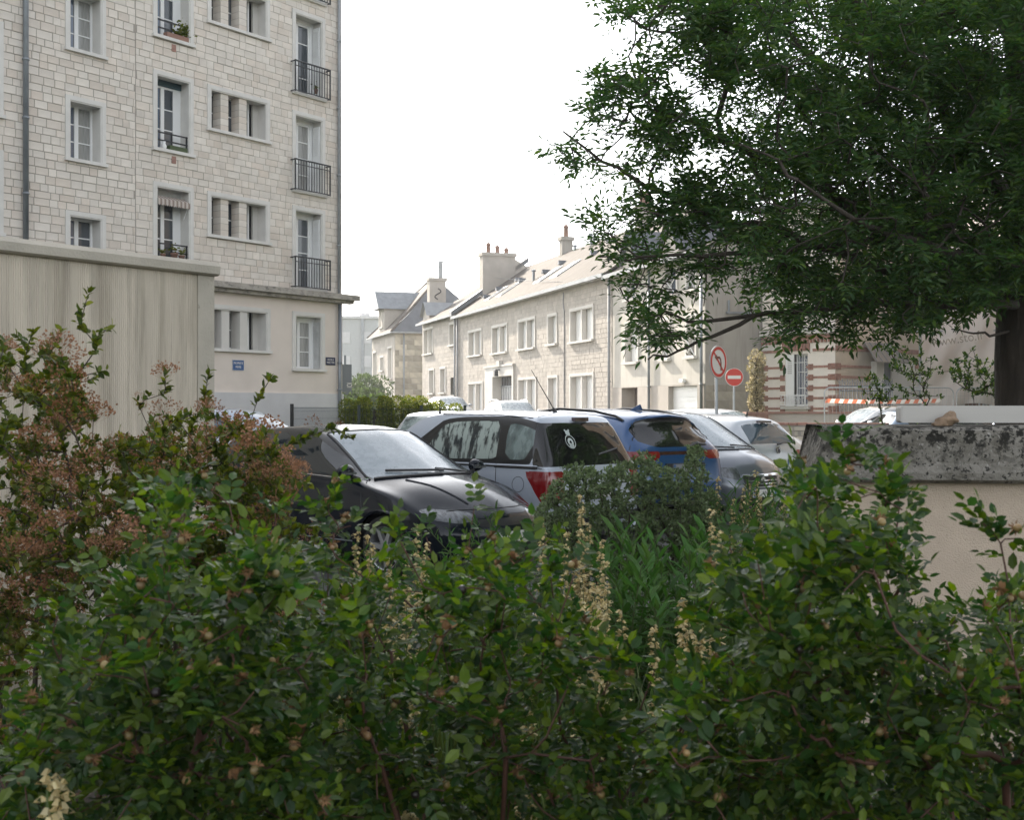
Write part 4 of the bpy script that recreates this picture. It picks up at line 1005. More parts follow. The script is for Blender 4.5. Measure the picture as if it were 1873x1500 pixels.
# ------------------------------------------------------------------ fences, walls, signs
def mesh_fence(name, label, a, b, top, m, post_m, posts, vstep=0.05, group=None):
    d = np.array(b) - np.array(a); L = np.linalg.norm(d); rz = math.atan2(d[1], d[0])
    o = thing(name, label, 'fence', (a[0], a[1], 0), rz, group)
    g = gz((a[1]+b[1])/2)
    mb = MB(); n = int(L/vstep)
    for i in range(n+1): mb.box(i*L/n-.004, i*L/n+.004, -.004, .004, g, top)
    mb.build('vertical_wires', m, o)
    mb = MB(); zz = g+.1
    while zz <= top:
        mb.box(0, L, -.01, -.0045, zz-.004, zz+.004); zz += 0.2
    mb.box(0, L, -.012, -.0045, top-.03, top-.02); mb.build('horizontal_wires', m, o)
    for s in posts: MB().box(s*L-.035, s*L+.035, -.05, .02, g-.1, top+.08).build('post', post_m, o)
    return o
a = at(533, 750, 31.5); b = at(629, 750, 34.4)
mesh_fence('mesh_fence', 'grey welded mesh fence along the foot of the apartment block', a[:2], b[:2], 1.70, wire_grey, trim_black, [0.0])
a = at(632, 750, 29.2); b = at(850, 750, 29.8)
mesh_fence('green_fence', 'dark green mesh fence with posts before the hedge', a[:2], b[:2], 1.66, fence_green, fence_green, [0.11, 0.63, 1.0], 0.10)
# panel sign seen beyond the corner
b = at(633, 700, 48); o = thing('board_sign', 'dark upright board with white marks beyond the building corner', 'sign', (b[0], 48, gz(48)), 0.3)
MB().box(-0.35, 0.22, -.04, .04, 0.6, 2.85-gz(48)+.6).build('board', M('dark_board', (0.12, 0.14, 0.16), 0.6), o); MB().box(-.1, 0.0, -.03, .03, 0, 3.2).build('post', zinc, o)
text('lettering', 'IOI', 0.32, sign_white, o, 0.12, -.045, 2.0, sx=0.5).rotation_euler = (R(90), R(90), 0)
# low stone wall
a, b = at(1375, 780, 29.5), at(1660, 790, 28.5)
d = b-a; L = float(np.hypot(d[0], d[1])); lw = thing('low_stone_wall', 'low rubble wall with brick coping beyond the silver car', 'wall', (a[0], a[1], 0), math.atan2(d[1], d[0]))
g = gz(29)-.1
MB().box(0, L, 0.02, .3, g, 1.24).build('core', mortar_pale, lw)
cache = {}
for (p, q, r, s) in course_stones(0, L, g, 1.22, 0.16, 0.30, [], 0.02, 0.5, 0.3):
    key = (round(q-p, 1), round(s-r, 2))
    if key not in cache: cache[key] = MB().box(-(q-p)/2, (q-p)/2, -.02, .03, -(s-r)/2, (s-r)/2).mesh('stone', stone_old)
    link('stone', cache[key], lw, ((p+q)/2, random.uniform(-.01, .01), (r+s)/2))
bm = MB().box(-.105, .105, -.16, .16, 0, .065).mesh('brick', brick_red)
for i in range(int(L/.22)): link('brick', bm, lw, (.11+i*.22, .14, 1.245+random.uniform(-.004, .004)))
# terrace wall at the foot of the villa
o = thing('terrace_wall', 'sunlit beige terrace kerb at the foot of the villa', 'wall', (0, 0, 0))
a, b = at(1392, 760, 37), at(1640, 762, 35.5)
MB().add([(a[0], a[1], 0), (b[0], b[1], 0), (b[0], b[1]+.4, 0), (a[0], a[1]+.4, 0), (a[0], a[1], 1.5), (b[0], b[1], 1.5), (b[0], b[1]+.4, 1.5), (a[0], a[1]+.4, 1.5)], [(0,1,5,4), (4,5,6,7), (1,2,6,5), (3,0,4,7)]).build('wall_body', stone_pale, o)
MB().add([(a[0], a[1]-.05, 1.5), (b[0], b[1]-.05, 1.5), (b[0], b[1]+.45, 1.5), (a[0], a[1]+.45, 1.5), (a[0], a[1]-.05, 1.57), (b[0], b[1]-.05, 1.57), (b[0], b[1]+.45, 1.57), (a[0], a[1]+.45, 1.57)], [(0,1,5,4), (4,5,6,7), (1,2,6,5), (3,0,4,7)]).build('coping', brick_band, o)
# temporary fence panels
def heras(x0, x1, Y, top, label):
    p = at(x0, 750, Y); q = at(x1, 750, Y+.5); d = q-p; L = float(np.hypot(d[0], d[1]))
    o = thing('site_fence_panel', label, 'fence panel', (p[0], p[1], gz(Y)), math.atan2(d[1], d[0]), 'temporary fence panels before the building site')
    T_ = top-gz(Y); r = .18
    arc = [(r-r*math.cos(t), 0, T_-r+r*math.sin(t)) for t in np.linspace(0, 1.57, 6)]
    MB().tube([(0, 0, 0)] + arc + [(L-x, y, z) for x, y, z in arc[::-1]] + [(L, 0, 0)], 0.021, 6).tube([(0, 0, .2), (L, 0, .2)], .018, 5).build('tube_frame', steel, o)
    mb = MB()
    for i in range(1, int(L/.12)): mb.box(i*.12-.002, i*.12+.002, -.002, .002, .2, T_-.02)
    for k in range(6): mb.box(0.02, L-.02, -.005, -.0025, .3+k*.28, .304+k*.28)
    mb.build('wire_mesh', steel, o)
    return o
heras(1508, 1744, 34.5, 2.27, 'round cornered site fence panel strung with red and white tape')
heras(1750, 1990, 34.8, 2.27, 'site fence panel beside the tree trunk, right of the taped one')
mb = MB(); p, q = at(1509, 733, 34.4), at(1718, 733, 34.7); n = 26
for i in range(n):
    a = p + (q-p)*i/n; b = p + (q-p)*(i+1)/n; s1 = -.03*math.sin(3.14*i/n); s2 = -.03*math.sin(3.14*(i+1)/n); k = (q-p)/n*.45
    mb.mat(i % 2); mb.quad((a[0], a[1], a[2]-.06+s1), (b[0], b[1], b[2]-.06+s2), (b[0]+k[0], b[1], b[2]+.06+s2), (a[0]+k[0], a[1], a[2]+.06+s1))
tag(mb.build('barrier_tape', [tape_red, tape_white]), 'red and white striped barrier tape stretched along the fence panel', 'tape')

# road signs
def disc(mb, r0, r1, y, n=40):
    for i in range(n):
        a, b = 2*math.pi*i/n, 2*math.pi*(i+1)/n
        if r0 == 0: mb.add([(0, y, 0), (r1*math.cos(a), y, r1*math.sin(a)), (r1*math.cos(b), y, r1*math.sin(b))], [(0, 1, 2)])
        else: mb.quad((r0*math.cos(a), y, r0*math.sin(a)), (r1*math.cos(a), y, r1*math.sin(a)), (r1*math.cos(b), y, r1*math.sin(b)), (r0*math.cos(b), y, r0*math.sin(b)))
def road_sign(name, label, px, py, Y, r, rz):
    c = at(px, py, Y); o = thing(name, label, 'road sign', (c[0], c[1], gz(Y)), rz, None)
    hz = c[2]-gz(Y)
    MB().tube([(0, .045, -.1), (0, .045, hz+r*.7)], .032, 10).build('post', steel, o)
    MB().lathe([(0.0, .012), (r, .012), (r, -.002), (r-.012, -.002)], 40, 'y', (0, 0, hz)).build('plate', steel, o)
    return o, hz
o, hz = road_sign('no_left_turn_sign', 'round faded no left turn sign with red ring, turned edgewise', 1314, 662, 24.5, 0.335, 0.86)
f = MB(); disc(f, 0, .262, -.004); f.mat(1); disc(f, .25, .312, -.006); f.mat(0); disc(f, .312, .325, -.005)
f.mat(1); f.add([(-.20, -.007, .17), (-.165, -.007, .205), (.20, -.007, -.17), (.165, -.007, -.205)], [(0, 1, 2, 3)])
f.mat(2)
arr = [(.09, -.17), (.09, -.02), (.075, .05), (.03, .09), (-.08, .09)]
for i in range(len(arr)-1):
    (a0, b0), (a1, b1) = arr[i], arr[i+1]; dd_ = np.array([a1-a0, b1-b0]); nn = np.array([-dd_[1], dd_[0]])/np.linalg.norm(dd_)*.024; dd_ = dd_/np.linalg.norm(dd_)*.008
    f.quad((a0+nn[0]-dd_[0], -.0085, b0+nn[1]-dd_[1]), (a1+nn[0]+dd_[0], -.0085, b1+nn[1]+dd_[1]), (a1-nn[0]+dd_[0], -.0085, b1-nn[1]+dd_[1]), (a0-nn[0]-dd_[0], -.0085, b0-nn[1]-dd_[1]))
f.add([(-.16, -.009, .09), (-.07, -.009, .155), (-.07, -.009, .025)], [(0, 1, 2)])
f.v = [(x, y, z+hz) for x, y, z in f.v]; f.build('sign_face', [sign_white, sign_red, sign_black], o)
o, hz = road_sign('no_entry_sign', 'round red no entry sign with white bar on a thin post', 1343, 690, 33.0, 0.25, -0.05)
f = MB(); disc(f, 0, .238, -.004); f.mat(1); disc(f, .238, .25, -.005); f.quad((-.18, -.006, -.045), (.18, -.006, -.045), (.18, -.006, .045), (-.18, -.006, .045))
f.v = [(x, y, z+hz) for x, y, z in f.v]; f.build('sign_face', [sign_red, sign_white], o)

# ------------------------------------------------------------------ near wall on the right with mossy coping and a pale slab
gw = thing('garden_wall', 'roughcast garden wall under a thick moss blackened coping', 'wall', (1.25, 5.0, 0), math.atan2(-0.10, 1.0))
MB().box(0.10, 6.5, 0.08, 0.42, 0, 1.32).build('wall_body', roughcast, gw)
mb = MB(); n = 130
def prof(x):                      # coping section, slightly worn along its length
    j = 0.006*math.sin(x*9) + 0.004*math.sin(x*23+1)
    return [(0.03, 1.315), (-0.005+j, 1.33), (-0.01+j, 1.36), (0.0, 1.40), (0.0+j, 1.535), (0.03, 1.551+j*.6), (0.49, 1.555), (0.52, 1.54), (0.52, 1.33)]
rows = []
for i in range(n+1):
    x = 6.6*i/n
    rows.append([(x + (0.075*(z-1.32)/0.23 if i == 0 else 0), y, z) for y, z in prof(x)])
k = len(rows[0])
for r in rows: mb.v.extend(r)
for i in range(n):
    for j in range(k):
        j2 = (j+1) % k; mb.f.append((i*k+j, (i+1)*k+j, (i+1)*k+j2, i*k+j2)); mb.m.append(0)
mb.f.append(tuple(range(k))); mb.m.append(0)
mb.build('coping', coping_m, gw)
cp = np.array([1.25, 5.0]); cu = np.array([math.cos(-0.0997), math.sin(-0.0997)]); cn = np.array([-cu[1], cu[0]])
def on_coping(x, y): return cp + cu*x + cn*y
s0 = on_coping(0.385, 0.10)
o = thing('pale_slab', 'long pale stone slab lying on the mossy coping', 'slab', (s0[0], s0[1], 1.566), math.atan2(-0.085, 1.0))
mb = MB(); pr = []
h, L = 0.072, 3.6
sec = lambda x, e: [(x, e, e), (x, 0.09-e, e), (x, 0.09-e, h-e), (x, e, h-e)]
for x, e in ((0.0, 0.012), (0.004, 0.004), (0.012, 0.0), (L, 0.0)): mb.v.extend(sec(x, e))
for i in range(3):
    for j in range(4): mb.f.append((i*4+j, i*4+(j+1) % 4, (i+1)*4+(j+1) % 4, (i+1)*4+j)); mb.m.append(0)
mb.f.append((3, 2, 1, 0)); mb.m.append(0); mb.f.append((12, 13, 14, 15)); mb.m.append(0)
mb.build('slab_body', slab_m, o)
s1 = on_coping(0.56, 0.055)
import bmesh
bmx = bmesh.new(); bmesh.ops.create_icosphere(bmx, subdivisions=3, radius=0.05)
for v in bmx.verts:
    a = v.co.copy(); f_ = 1 + 0.25*math.sin(a.x*70+1)*math.cos(a.y*60) + 0.15*math.sin(a.z*110+a.x*90)
    v.co = (a.x*1.15*f_, a.y*0.7*f_, max(a.z*0.62*f_ + 0.012*math.sin(a.x*50), -0.018))
me = bpy.data.meshes.new('stone_lump'); bmx.to_mesh(me); bmx.free(); me.materials.append(rock_m); me.polygons.foreach_set('use_smooth', [True]*len(me.polygons))
o = link('stone_lump', me); o.location = (s1[0], s1[1], 1.572); tag(o, 'small brown lump of stone lying in front of the pale slab', 'stone')

# ------------------------------------------------------------------ cars
def pchip(X, Y, xq):
    """Monotone cubic through control points (last axis vectorised)."""
    X = np.asarray(X, float); Y = np.asarray(Y, float)
    h = np.diff(X); d = np.diff(Y, axis=0)/h.reshape(-1, *([1]*(Y.ndim-1)))
    m = np.zeros_like(Y)
    for i in range(1, len(X)-1):
        s = d[i-1]*d[i] > 0
        w1, w2 = 2*h[i]+h[i-1], h[i]+2*h[i-1]
        with np.errstate(divide='ignore', invalid='ignore'):
            v = (w1+w2)/(w1/d[i-1] + w2/d[i])
        m[i] = np.where(s, v, 0.0)
    m[0] = d[0]; m[-1] = d[-1]
    k = np.clip(np.searchsorted(X, xq, side='right')-1, 0, len(X)-2)
    t = (xq - X[k])/h[k]; sh = (-1,) + (1,)*(Y.ndim-1)
    t = t.reshape(sh); hh = h[k].reshape(sh)
    return (2*t**3-3*t**2+1)*Y[k] + (t**3-2*t**2+t)*hh*m[k] + (-2*t**3+3*t**2)*Y[k+1] + (t**3-t**2)*hh*m[k+1]

def poly_sdf(poly):
    P = np.array(poly, float); Q = np.roll(P, -1, axis=0)
    def f(x, z):
        p = np.stack([x, z], -1)[:, None, :]; e = (Q-P)[None]; w = p - P[None]
        t = np.clip((w*e).sum(-1)/(e*e).sum(-1), 0, 1)
        dist = np.sqrt(((w - e*t[..., None])**2).sum(-1)).min(1)
        c = np.zeros(len(x), bool)
        for (a, b), (a2, b2) in zip(P, Q):
            cond = ((b > z) != (b2 > z)) & (x < (a2-a)*(z-b)/((b2-b) if b2 != b else 1e-9) + a)
            c ^= cond
        return np.where(c, -dist, dist)
    return f

def clip_tris(V, T, f):
    """Split triangles along f=0. V (n,5) attributes; returns V, inside tris, outside tris."""
    s = f(V)
    s = np.where(np.abs(s) < 1e-6, 1e-6, s)
    ins, outs = [], []
    V = list(map(tuple, V)); cache = {}
    sl = list(s)
    def mid(a, b):
        k = (a, b) if a < b else (b, a)
        if k not in cache:
            i, j = k; t = sl[i]/(sl[i]-sl[j])
            V.append(tuple(V[i][q] + t*(V[j][q]-V[i][q]) for q in range(5))); sl.append(0.0); cache[k] = len(V)-1
        return cache[k]
    neg = s < 0
    cnt = neg[T].sum(1)
    ins += [tuple(t) for t in T[cnt == 3]]; outs += [tuple(t) for t in T[cnt == 0]]
    for t in T[(cnt == 1) | (cnt == 2)]:
        t = list(map(int, t)); one = cnt_ = sum(neg[i] for i in t)
        flag = (one == 1)
        k = [i for i in range(3) if neg[t[i]] == flag][0]
        a, b, c = t[k], t[(k+1) % 3], t[(k+2) % 3]
        ab, ac = mid(a, b), mid(a, c)
        A = [(a, ab, ac)]; B = [(ab, b, c), (ab, c, ac)]
        if flag: ins += A; outs += B
        else: outs += A; ins += B
    return np.array(V), np.array(ins, int).reshape(-1, 3), np.array(outs, int).reshape(-1, 3)

def S(xc, zt, we, ws, zs, dx=-0.05, dxs=-0.05, dxm=None, ze=None, wm=None, zm=None, crown=0.035, zb=0.2, wb=None):
    """One cross section of a car: centre top, roof or bonnet edge, shoulder, flank, sill."""
    dxm = dxs if dxm is None else dxm
    wm = ws + 0.03 if wm is None else wm
    ze = zt - crown if ze is None else ze
    zm = (zs + 0.3)/2 if zm is None else zm
    wb = wm - 0.06 if wb is None else wb
    return np.array([(xc+dxm, wb-0.25, zb), (xc+dxm, wb, zb+0.02), (xc+dxm, wm-0.015, zb+0.12), (xc+dxm, wm, zm), (xc+dxs, ws, zs),
                     (xc+dx, we, ze), (xc+dx*.35, we*.55, zt-(zt-ze)*.28), (xc, 0, zt)])

class Car:
    def __init__(s, name, label, cat, loc, heading, stations, bodymat, nu=5, nv=5, group=None):
        s.root = thing(name, label, cat, (loc[0], loc[1], gz(loc[1])), math.atan2(heading[1], heading[0]), group)
        st = np.array(stations); N = len(st)
        uq = np.linspace(0, N-1, (N-1)*nu+1); vq = np.linspace(0, 7, 7*nv+1)
        G = pchip(np.arange(N), st, uq)                       # u, 8, 3
        G = pchip(np.arange(8), np.swapaxes(G, 0, 1), vq)     # v, u, 3
        nvv, nuu = G.shape[:2]
        U, Vv = np.meshgrid(uq, vq)
        s.V = np.concatenate([G.reshape(-1, 3), U.reshape(-1, 1), Vv.reshape(-1, 1)], 1)
        i = np.arange(nvv*nuu).reshape(nvv, nuu)
        a, b, c, d = i[:-1, :-1].ravel(), i[:-1, 1:].ravel(), i[1:, 1:].ravel(), i[1:, :-1].ravel()
        s.T = np.concatenate([np.stack([a, b, c], 1), np.stack([a, c, d], 1)])
        s.G = G; s.uq = uq; s.vq = vq; s.body = bodymat
    def emit(s, name, T, m, parent, side, off=0.0):
        """side: 'both' joins the halves into one object, 'pair' makes a left and a right object."""
        used, inv = np.unique(T, return_inverse=True); P = s.V[used][:, :3].copy(); F = inv.reshape(-1, 3)
        Pm = P*np.array([1, -1, 1]); out = []
        if side == 'both':
            near = np.abs(P[:, 1]) < 1e-5
            idx = np.arange(len(P)); midx = np.where(near, idx, len(P)+np.cumsum(~near)-1)
            PP = np.concatenate([P, Pm[~near]]); FF = np.concatenate([F, midx[F][:, ::-1]])
            out.append(link(name, np_mesh(name, PP, [FF], m), parent))
        else:
            out.append(link(name, np_mesh(name, P, [F], m), parent)); out.append(link(name, np_mesh(name, Pm, [F[:, ::-1]], m), parent))
        return out
    def region(s, name, f, m, side='pair', parent=None):
        s.V, a, b = clip_tris(s.V, s.T, f); s.T = b
        if len(a) and name: return s.emit(name, a, m, parent or s.root, side)
        return [None, None]
    def finish(s, arches, r=0.335, lips=True):
        for xa in arches:
            s.region(None, lambda V, xa=xa: np.maximum(np.hypot(V[:, 0]-xa, V[:, 2]-0.31)-r, V[:, 4]-4.2), None)
        s.bodyo = s.emit('body', s.T, s.body, s.root, 'both')[0]
        mb = MB()
        for xa in arches:
            for sg in (1, -1):
                y1 = sg*(s.yside(xa, 0.5)-0.03); y0 = y1 - sg*0.30
                pts = [(xa+(r+.005)*math.cos(t), .31+(r+.005)*math.sin(t)) for t in np.linspace(-0.4, math.pi+0.4, 20)]
                for (x0, z0), (x1, z1) in zip(pts[:-1], pts[1:]): mb.quad((x0, y0, z0), (x1, y0, z1), (x1, y1, z1), (x0, y1, z0))
                mb.add([(xa, y0, .31)] + [(x, y0, z) for x, z in pts], [(0, i, i+1) for i in range(1, 20)])
        mb.box(s.G[..., 0].min()+.25, s.G[..., 0].max()-.25, -.6, .6, .17, .24)
        mb.build('underbody', trim_black, s.root)
    def yside(s, x, z, vmax=5.0):
        """Half width of the body at side-view point (x, z)."""
        k = s.vq <= vmax
        P = s.G[k].reshape(-1, 3); d = (P[:, 0]-x)**2 + (P[:, 2]-z)**2
        i = np.argsort(d)[:4]; w = 1/(d[i]+1e-6)
        return float((P[i, 1]*w).sum()/w.sum())
    def side_line(s, name, pts, m, r=0.004, both=True, off=0.0, n=4, step=0.05, parent=None):
        P = []
        for (a, b), (c, d) in zip(pts[:-1], pts[1:]):
            k = max(1, int(math.hypot(c-a, d-b)/step))
            for i in range(k): P.append((a+(c-a)*i/k, b+(d-b)*i/k))
        P.append(pts[-1])
        mb = MB()
        for sg in ((1, -1) if both else (1,)):
            mb.tube([(x, sg*(s.yside(x, z)+off), z) for x, z in P], r, n)
            if both and sg == 1: mb.build(name, m, parent or s.root); mb = MB()
        return mb.build(name, m, parent or s.root)
    def wheel(s, xa, spokes=5, r=0.31, w=0.20, m=None):
        for sg in (1, -1):
            y = sg*(s.yside(xa, 0.62)-0.03)
            o = thing('wheel', None, None, (0, 0, 0)); o.parent = s.root; o.location = (xa, y, r)
            if sg > 0: o.rotation_euler = (0, 0, math.pi)
            MB().lathe([(r*.64, .02), (r*.70, .0), (r*.9, -.004), (r*.97, .02), (r, .06), (r, w-.04), (r*.95, w), (r*.6, w)], 36, 'y').build('tyre', tyre_m, o, True)
            mb = MB().lathe([(r*.66, .012), (r*.63, .02), (r*.60, .07), (r*.60, .15)], 36, 'y').lathe([(0, .012), (.055, .014), (.065, .03)], 16, 'y')
            for k in range(spokes):
                t = 2*math.pi*k/spokes + .3; c, n_ = np.array([math.cos(t), 0, math.sin(t)]), np.array([-math.sin(t), 0, math.cos(t)])
                a, b = c*.05, c*r*.645
                vs = []
                for q, hw, yy in ((a, .026, .016), (b, .018, .020)):
                    vs += [q+n_*hw+np.array([0, yy, 0]), q-n_*hw+np.array([0, yy, 0]), q-n_*hw*1.3+np.array([0, yy+.035, 0]), q+n_*hw*1.3+np.array([0, yy+.035, 0])]
                mb.add(vs, [(0,1,5,4), (1,2,6,5), (3,0,4,7)])
            mb.build('rim', m or rim_m, o)
            MB().lathe([(0, .10), (r*.6, .10)], 20, 'y').build('brake_disc', trim_black, o)
    def mirror(s, x, z, m, cap=None, L=0.20):
        for sg in (1, -1):
            y = s.yside(x, z)
            b = bmesh.new(); bmesh.ops.create_uvsphere(b, u_segments=18, v_segments=10, radius=1)
            for v in b.verts:
                q = v.co.copy(); v.co = (x-.02+q.x*.075*(1 if q.x > 0 else .55), sg*(y+.115+q.y*.105), z+.055+q.z*.068*(1-.15*q.y))
            me = bpy.data.meshes.new('mirror'); b.to_mesh(me); b.free(); me.materials.append(m); me.polygons.foreach_set('use_smooth', [True]*len(me.polygons))
            o = link('mirror', me, s.root)
            MB().tube([(x+.02, sg*(y-.02), z-.03), (x, sg*(y+.06), z+.01)], [.035, .022], 6).build('mirror_arm', trim_black, o)
            if cap: MB().box(x+.02, x+.058, sg*(y+.115)-.08, sg*(y+.115)+.08, z+.028, z+.05).build('indicator', cap, o)
    def seam_handles(s, doors, z, m):
        for x in doors:
            mb = MB()
            for sg in (1, -1):
                y = sg*(s.yside(x, z)+.012); mb.tube([(x-.09, y-sg*.01, z), (x-.07, y+sg*.012, z), (x+.07, y+sg*.012, z), (x+.09, y-sg*.01, z)], .014, 6)
            mb.build('door_handle', m, s.root)
    def plate(s, x, z, lean, face, txt=None, m=None, w=.52, y=0.0):
        """face=+1 at the front, -1 at the rear."""
        o = thing('number_plate', None, None); o.parent = s.root; o.location = (x, y, z); o.rotation_euler = (0, 0, R(90) if face > 0 else R(-90))
        b = MB().box(-w/2, w/2, -.012, .008, -.055, .055).build('plate', m or plate_m, o)
        MB().box(-w/2+.004, -w/2+.045, -.0135, -.0122, -.05, .05).box(w/2-.045, w/2-.004, -.0135, -.0122, -.05, .05).build('band', sign_blue, o)
        if txt: text('lettering', txt, .085, ink, o, 0, -.0135, 0, ext=.0005)
        o.rotation_euler[0] = 0
    def top(s, u, y):
        """Point on the upper surface at station u and half breadth y."""
        k = s.vq >= 4.5; f = np.clip(np.interp(u, s.uq, np.arange(len(s.uq))), 0, len(s.uq)-1.001); i0 = int(f); t = f-i0
        col = s.G[k][:, i0]*(1-t) + s.G[k][:, i0+1]*t
        o = np.argsort(col[:, 1]); q = abs(y)
        return np.array([np.interp(q, col[o, 1], col[o, 0]), y, np.interp(q, col[o, 1], col[o, 2])])
    def top_line(s, name, pts, m, r=.01, lift=.008, n=5, parent=None):
        mb = MB()
        P = []
        for (u0, y0), (u1, y1) in zip(pts[:-1], pts[1:]):
            for k in range(8): P.append(s.top(u0+(u1-u0)*k/8, y0+(y1-y0)*k/8) + (0, 0, lift))
        P.append(s.top(*pts[-1]) + (0, 0, lift))
        return mb.tube(P, r, n).build(name, m, parent or s.root)
    def antenna(s, u, y, L=.45, lean=-.6):
        p = s.top(u, y); d = np.array([lean, 0, 1.0]); d /= np.linalg.norm(d)
        MB().tube([p-(0, 0, .01), p+d*.05, p+d*.07, p+d*L], [.03, .014, .007, .004], 6).build('antenna', trim_black, s.root)

def glasswin(poly, r=0.03, vlo=3.6, vhi=5.1):
    f = poly_sdf(poly)
    return lambda V: np.maximum(np.maximum(f(V[:, 0], V[:, 2])-r, vlo-V[:, 4]), V[:, 4]-vhi)

# ---- black hatchback, front three-quarter -------------------------------------------------
d48 = np.array([math.sin(R(48)), -math.cos(R(48))])
st = [S(-2.04, .30, .55, .66, .29, .03, .12, .20, .29, .72, .27), S(-2.11, .58, .62, .76, .58, .03, .14, .24, .57, .82, .42),
      S(-2.06, .92, .60, .75, .90, .04, .20, .28, .90, .84, .58), S(-1.93, 1.10, .58, .77, 1.02, .06, .30, .36, 1.07, .86, .62),
      S(-1.50, 1.37, .53, .815, 1.02, .02, .05, .05, 1.33, .875, .62), S(-1.0, 1.44, .545, .84, .995, -.02, -.02), S(-.3, 1.465, .565, .855, .965, -.06, -.04),
      S(.18, 1.425, .575, .86, .945, -.14, -.08), S(.70, 1.20, .63, .862, .93, -.20, -.12), S(1.16, .985, .70, .855, .885, -.26, -.16, crown=.045),
      S(1.50, .915, .70, .835, .80, -.16, -.14, crown=.075), S(1.86, .78, .64, .80, .66, -.18, -.24, -.32, .705, .83, .5), S(2.06, .62, .56, .74, .555, -.12, -.26, -.42, .60, .80, .45),
      S(2.13, .44, .52, .70, .43, -.10, -.24, -.42, .43, .78, .38), S(2.06, .24, .50, .66, .24, -.08, -.20, -.36, .24, .74, .23)]
c = Car('black_hatchback', 'black wedge shaped hatchback with a dewy windscreen facing right', 'car', (-1.58, 12.72), d48, st, p_black)
outer = [(1.0, .955), (.05, 1.36), (-.5, 1.405), (-1.05, 1.37), (-1.42, 1.25), (-1.55, 1.13), (-1.0, 1.045), (0, .985)]
fd = poly_sdf([(.86, .985), (.03, 1.335), (-.32, 1.36), (-.38, 1.03)]); rd = poly_sdf([(-.46, 1.035), (-.41, 1.365), (-1.0, 1.34), (-1.18, 1.09)])
c.region('windscreen', lambda V: np.maximum(np.maximum(7.12-V[:, 3], V[:, 3]-9.0), 5.10-V[:, 4]), glass_front, 'both')
c.region('rear_window', lambda V: np.maximum(np.maximum(3.1-V[:, 3], V[:, 3]-3.95), 5.15-V[:, 4]), car_glass, 'both')
c.region('front_door_window', lambda V: np.maximum(fd(V[:, 0], V[:, 2])-.015, np.maximum(3.6-V[:, 4], V[:, 4]-5.05)), car_glass)
c.region('rear_door_window', lambda V: np.maximum(rd(V[:, 0], V[:, 2])-.015, np.maximum(3.6-V[:, 4], V[:, 4]-5.05)), car_glass)
c.region('window_trim', glasswin(outer, .02, 3.6, 5.06), gasket)
hl = poly_sdf([(1.62, .70), (1.90, .675), (2.04, .615), (1.98, .575), (1.80, .61)])
c.region('headlight', lambda V: np.maximum(hl(V[:, 0], V[:, 2])-.005, .36-np.abs(V[:, 1])), lamp_clear)
c.region('grille', lambda V: np.maximum(np.maximum(.53-V[:, 2], V[:, 2]-.60), np.maximum(1.85-V[:, 0], np.abs(V[:, 1])-.36)), trim_black, 'both')
c.region('air_intake', lambda V: np.maximum(np.maximum(.25-V[:, 2], V[:, 2]-.40), np.maximum(1.80-V[:, 0], np.abs(V[:, 1])-.55)), trim_black, 'both')
c.finish((1.25, -1.385), .345); c.wheel(1.25, 7, .315); c.wheel(-1.385, 7, .315)
c.mirror(.80, .97, p_black, lamp_clear)
c.side_line('door_seam', [(.95, .93), (1.0, .60), (.86, .30)], trim_black, .005); c.side_line('door_seam', [(-.40, 1.0), (-.42, .3)], trim_black, .005)
c.side_line('door_seam', [(-1.15, 1.05), (-1.2, .75), (-1.0, .55)], trim_black, .005)
c.side_line('waist_trim', [(.90, .945), (-.4, 1.0), (-1.3, 1.075)], chrome, .006, off=.002)
c.side_line('sill_trim', [(.85, .36), (-.9, .36)], zinc, .008)
for xa in (1.25, -1.385): c.side_line('arch_lip', [(xa+.36*math.cos(t), .31+.36*math.sin(t)) for t in np.linspace(.15, math.pi-.1, 16)], p_black, .016, off=.002)
c.seam_handles((-.25,), .86, p_black)
c.top_line('wiper', [(8.92, .10), (8.75, -.50)], trim_black, .013, .02); c.top_line('wiper', [(9.05, .55), (8.8, .02)], trim_black, .013, .02)
c.top_line('cowl', [(9.02, .66), (9.06, .3), (9.06, -.3), (9.02, -.66)], trim_black, .018, .004)
c.top_line('windscreen_edge', [(7.1, .55), (7.08, 0), (7.1, -.55)], trim_black, .007, .002)
for sg in (1, -1):
    c.top_line('bonnet_crease', [(9.3, .46*sg), (10.0, .40*sg), (11.2, .32*sg)], p_black, .012, .0)
    c.top_line('pillar_trim', [(7.15, .575*sg), (8.0, .63*sg), (9.0, .70*sg)], gasket, .012, .002)
c.top_line('bonnet_seam', [(11.35, .56), (11.55, .25), (11.58, 0), (11.55, -.25), (11.35, -.56)], trim_black, .006, 0)
c.plate(2.13, .42, 0, 1)

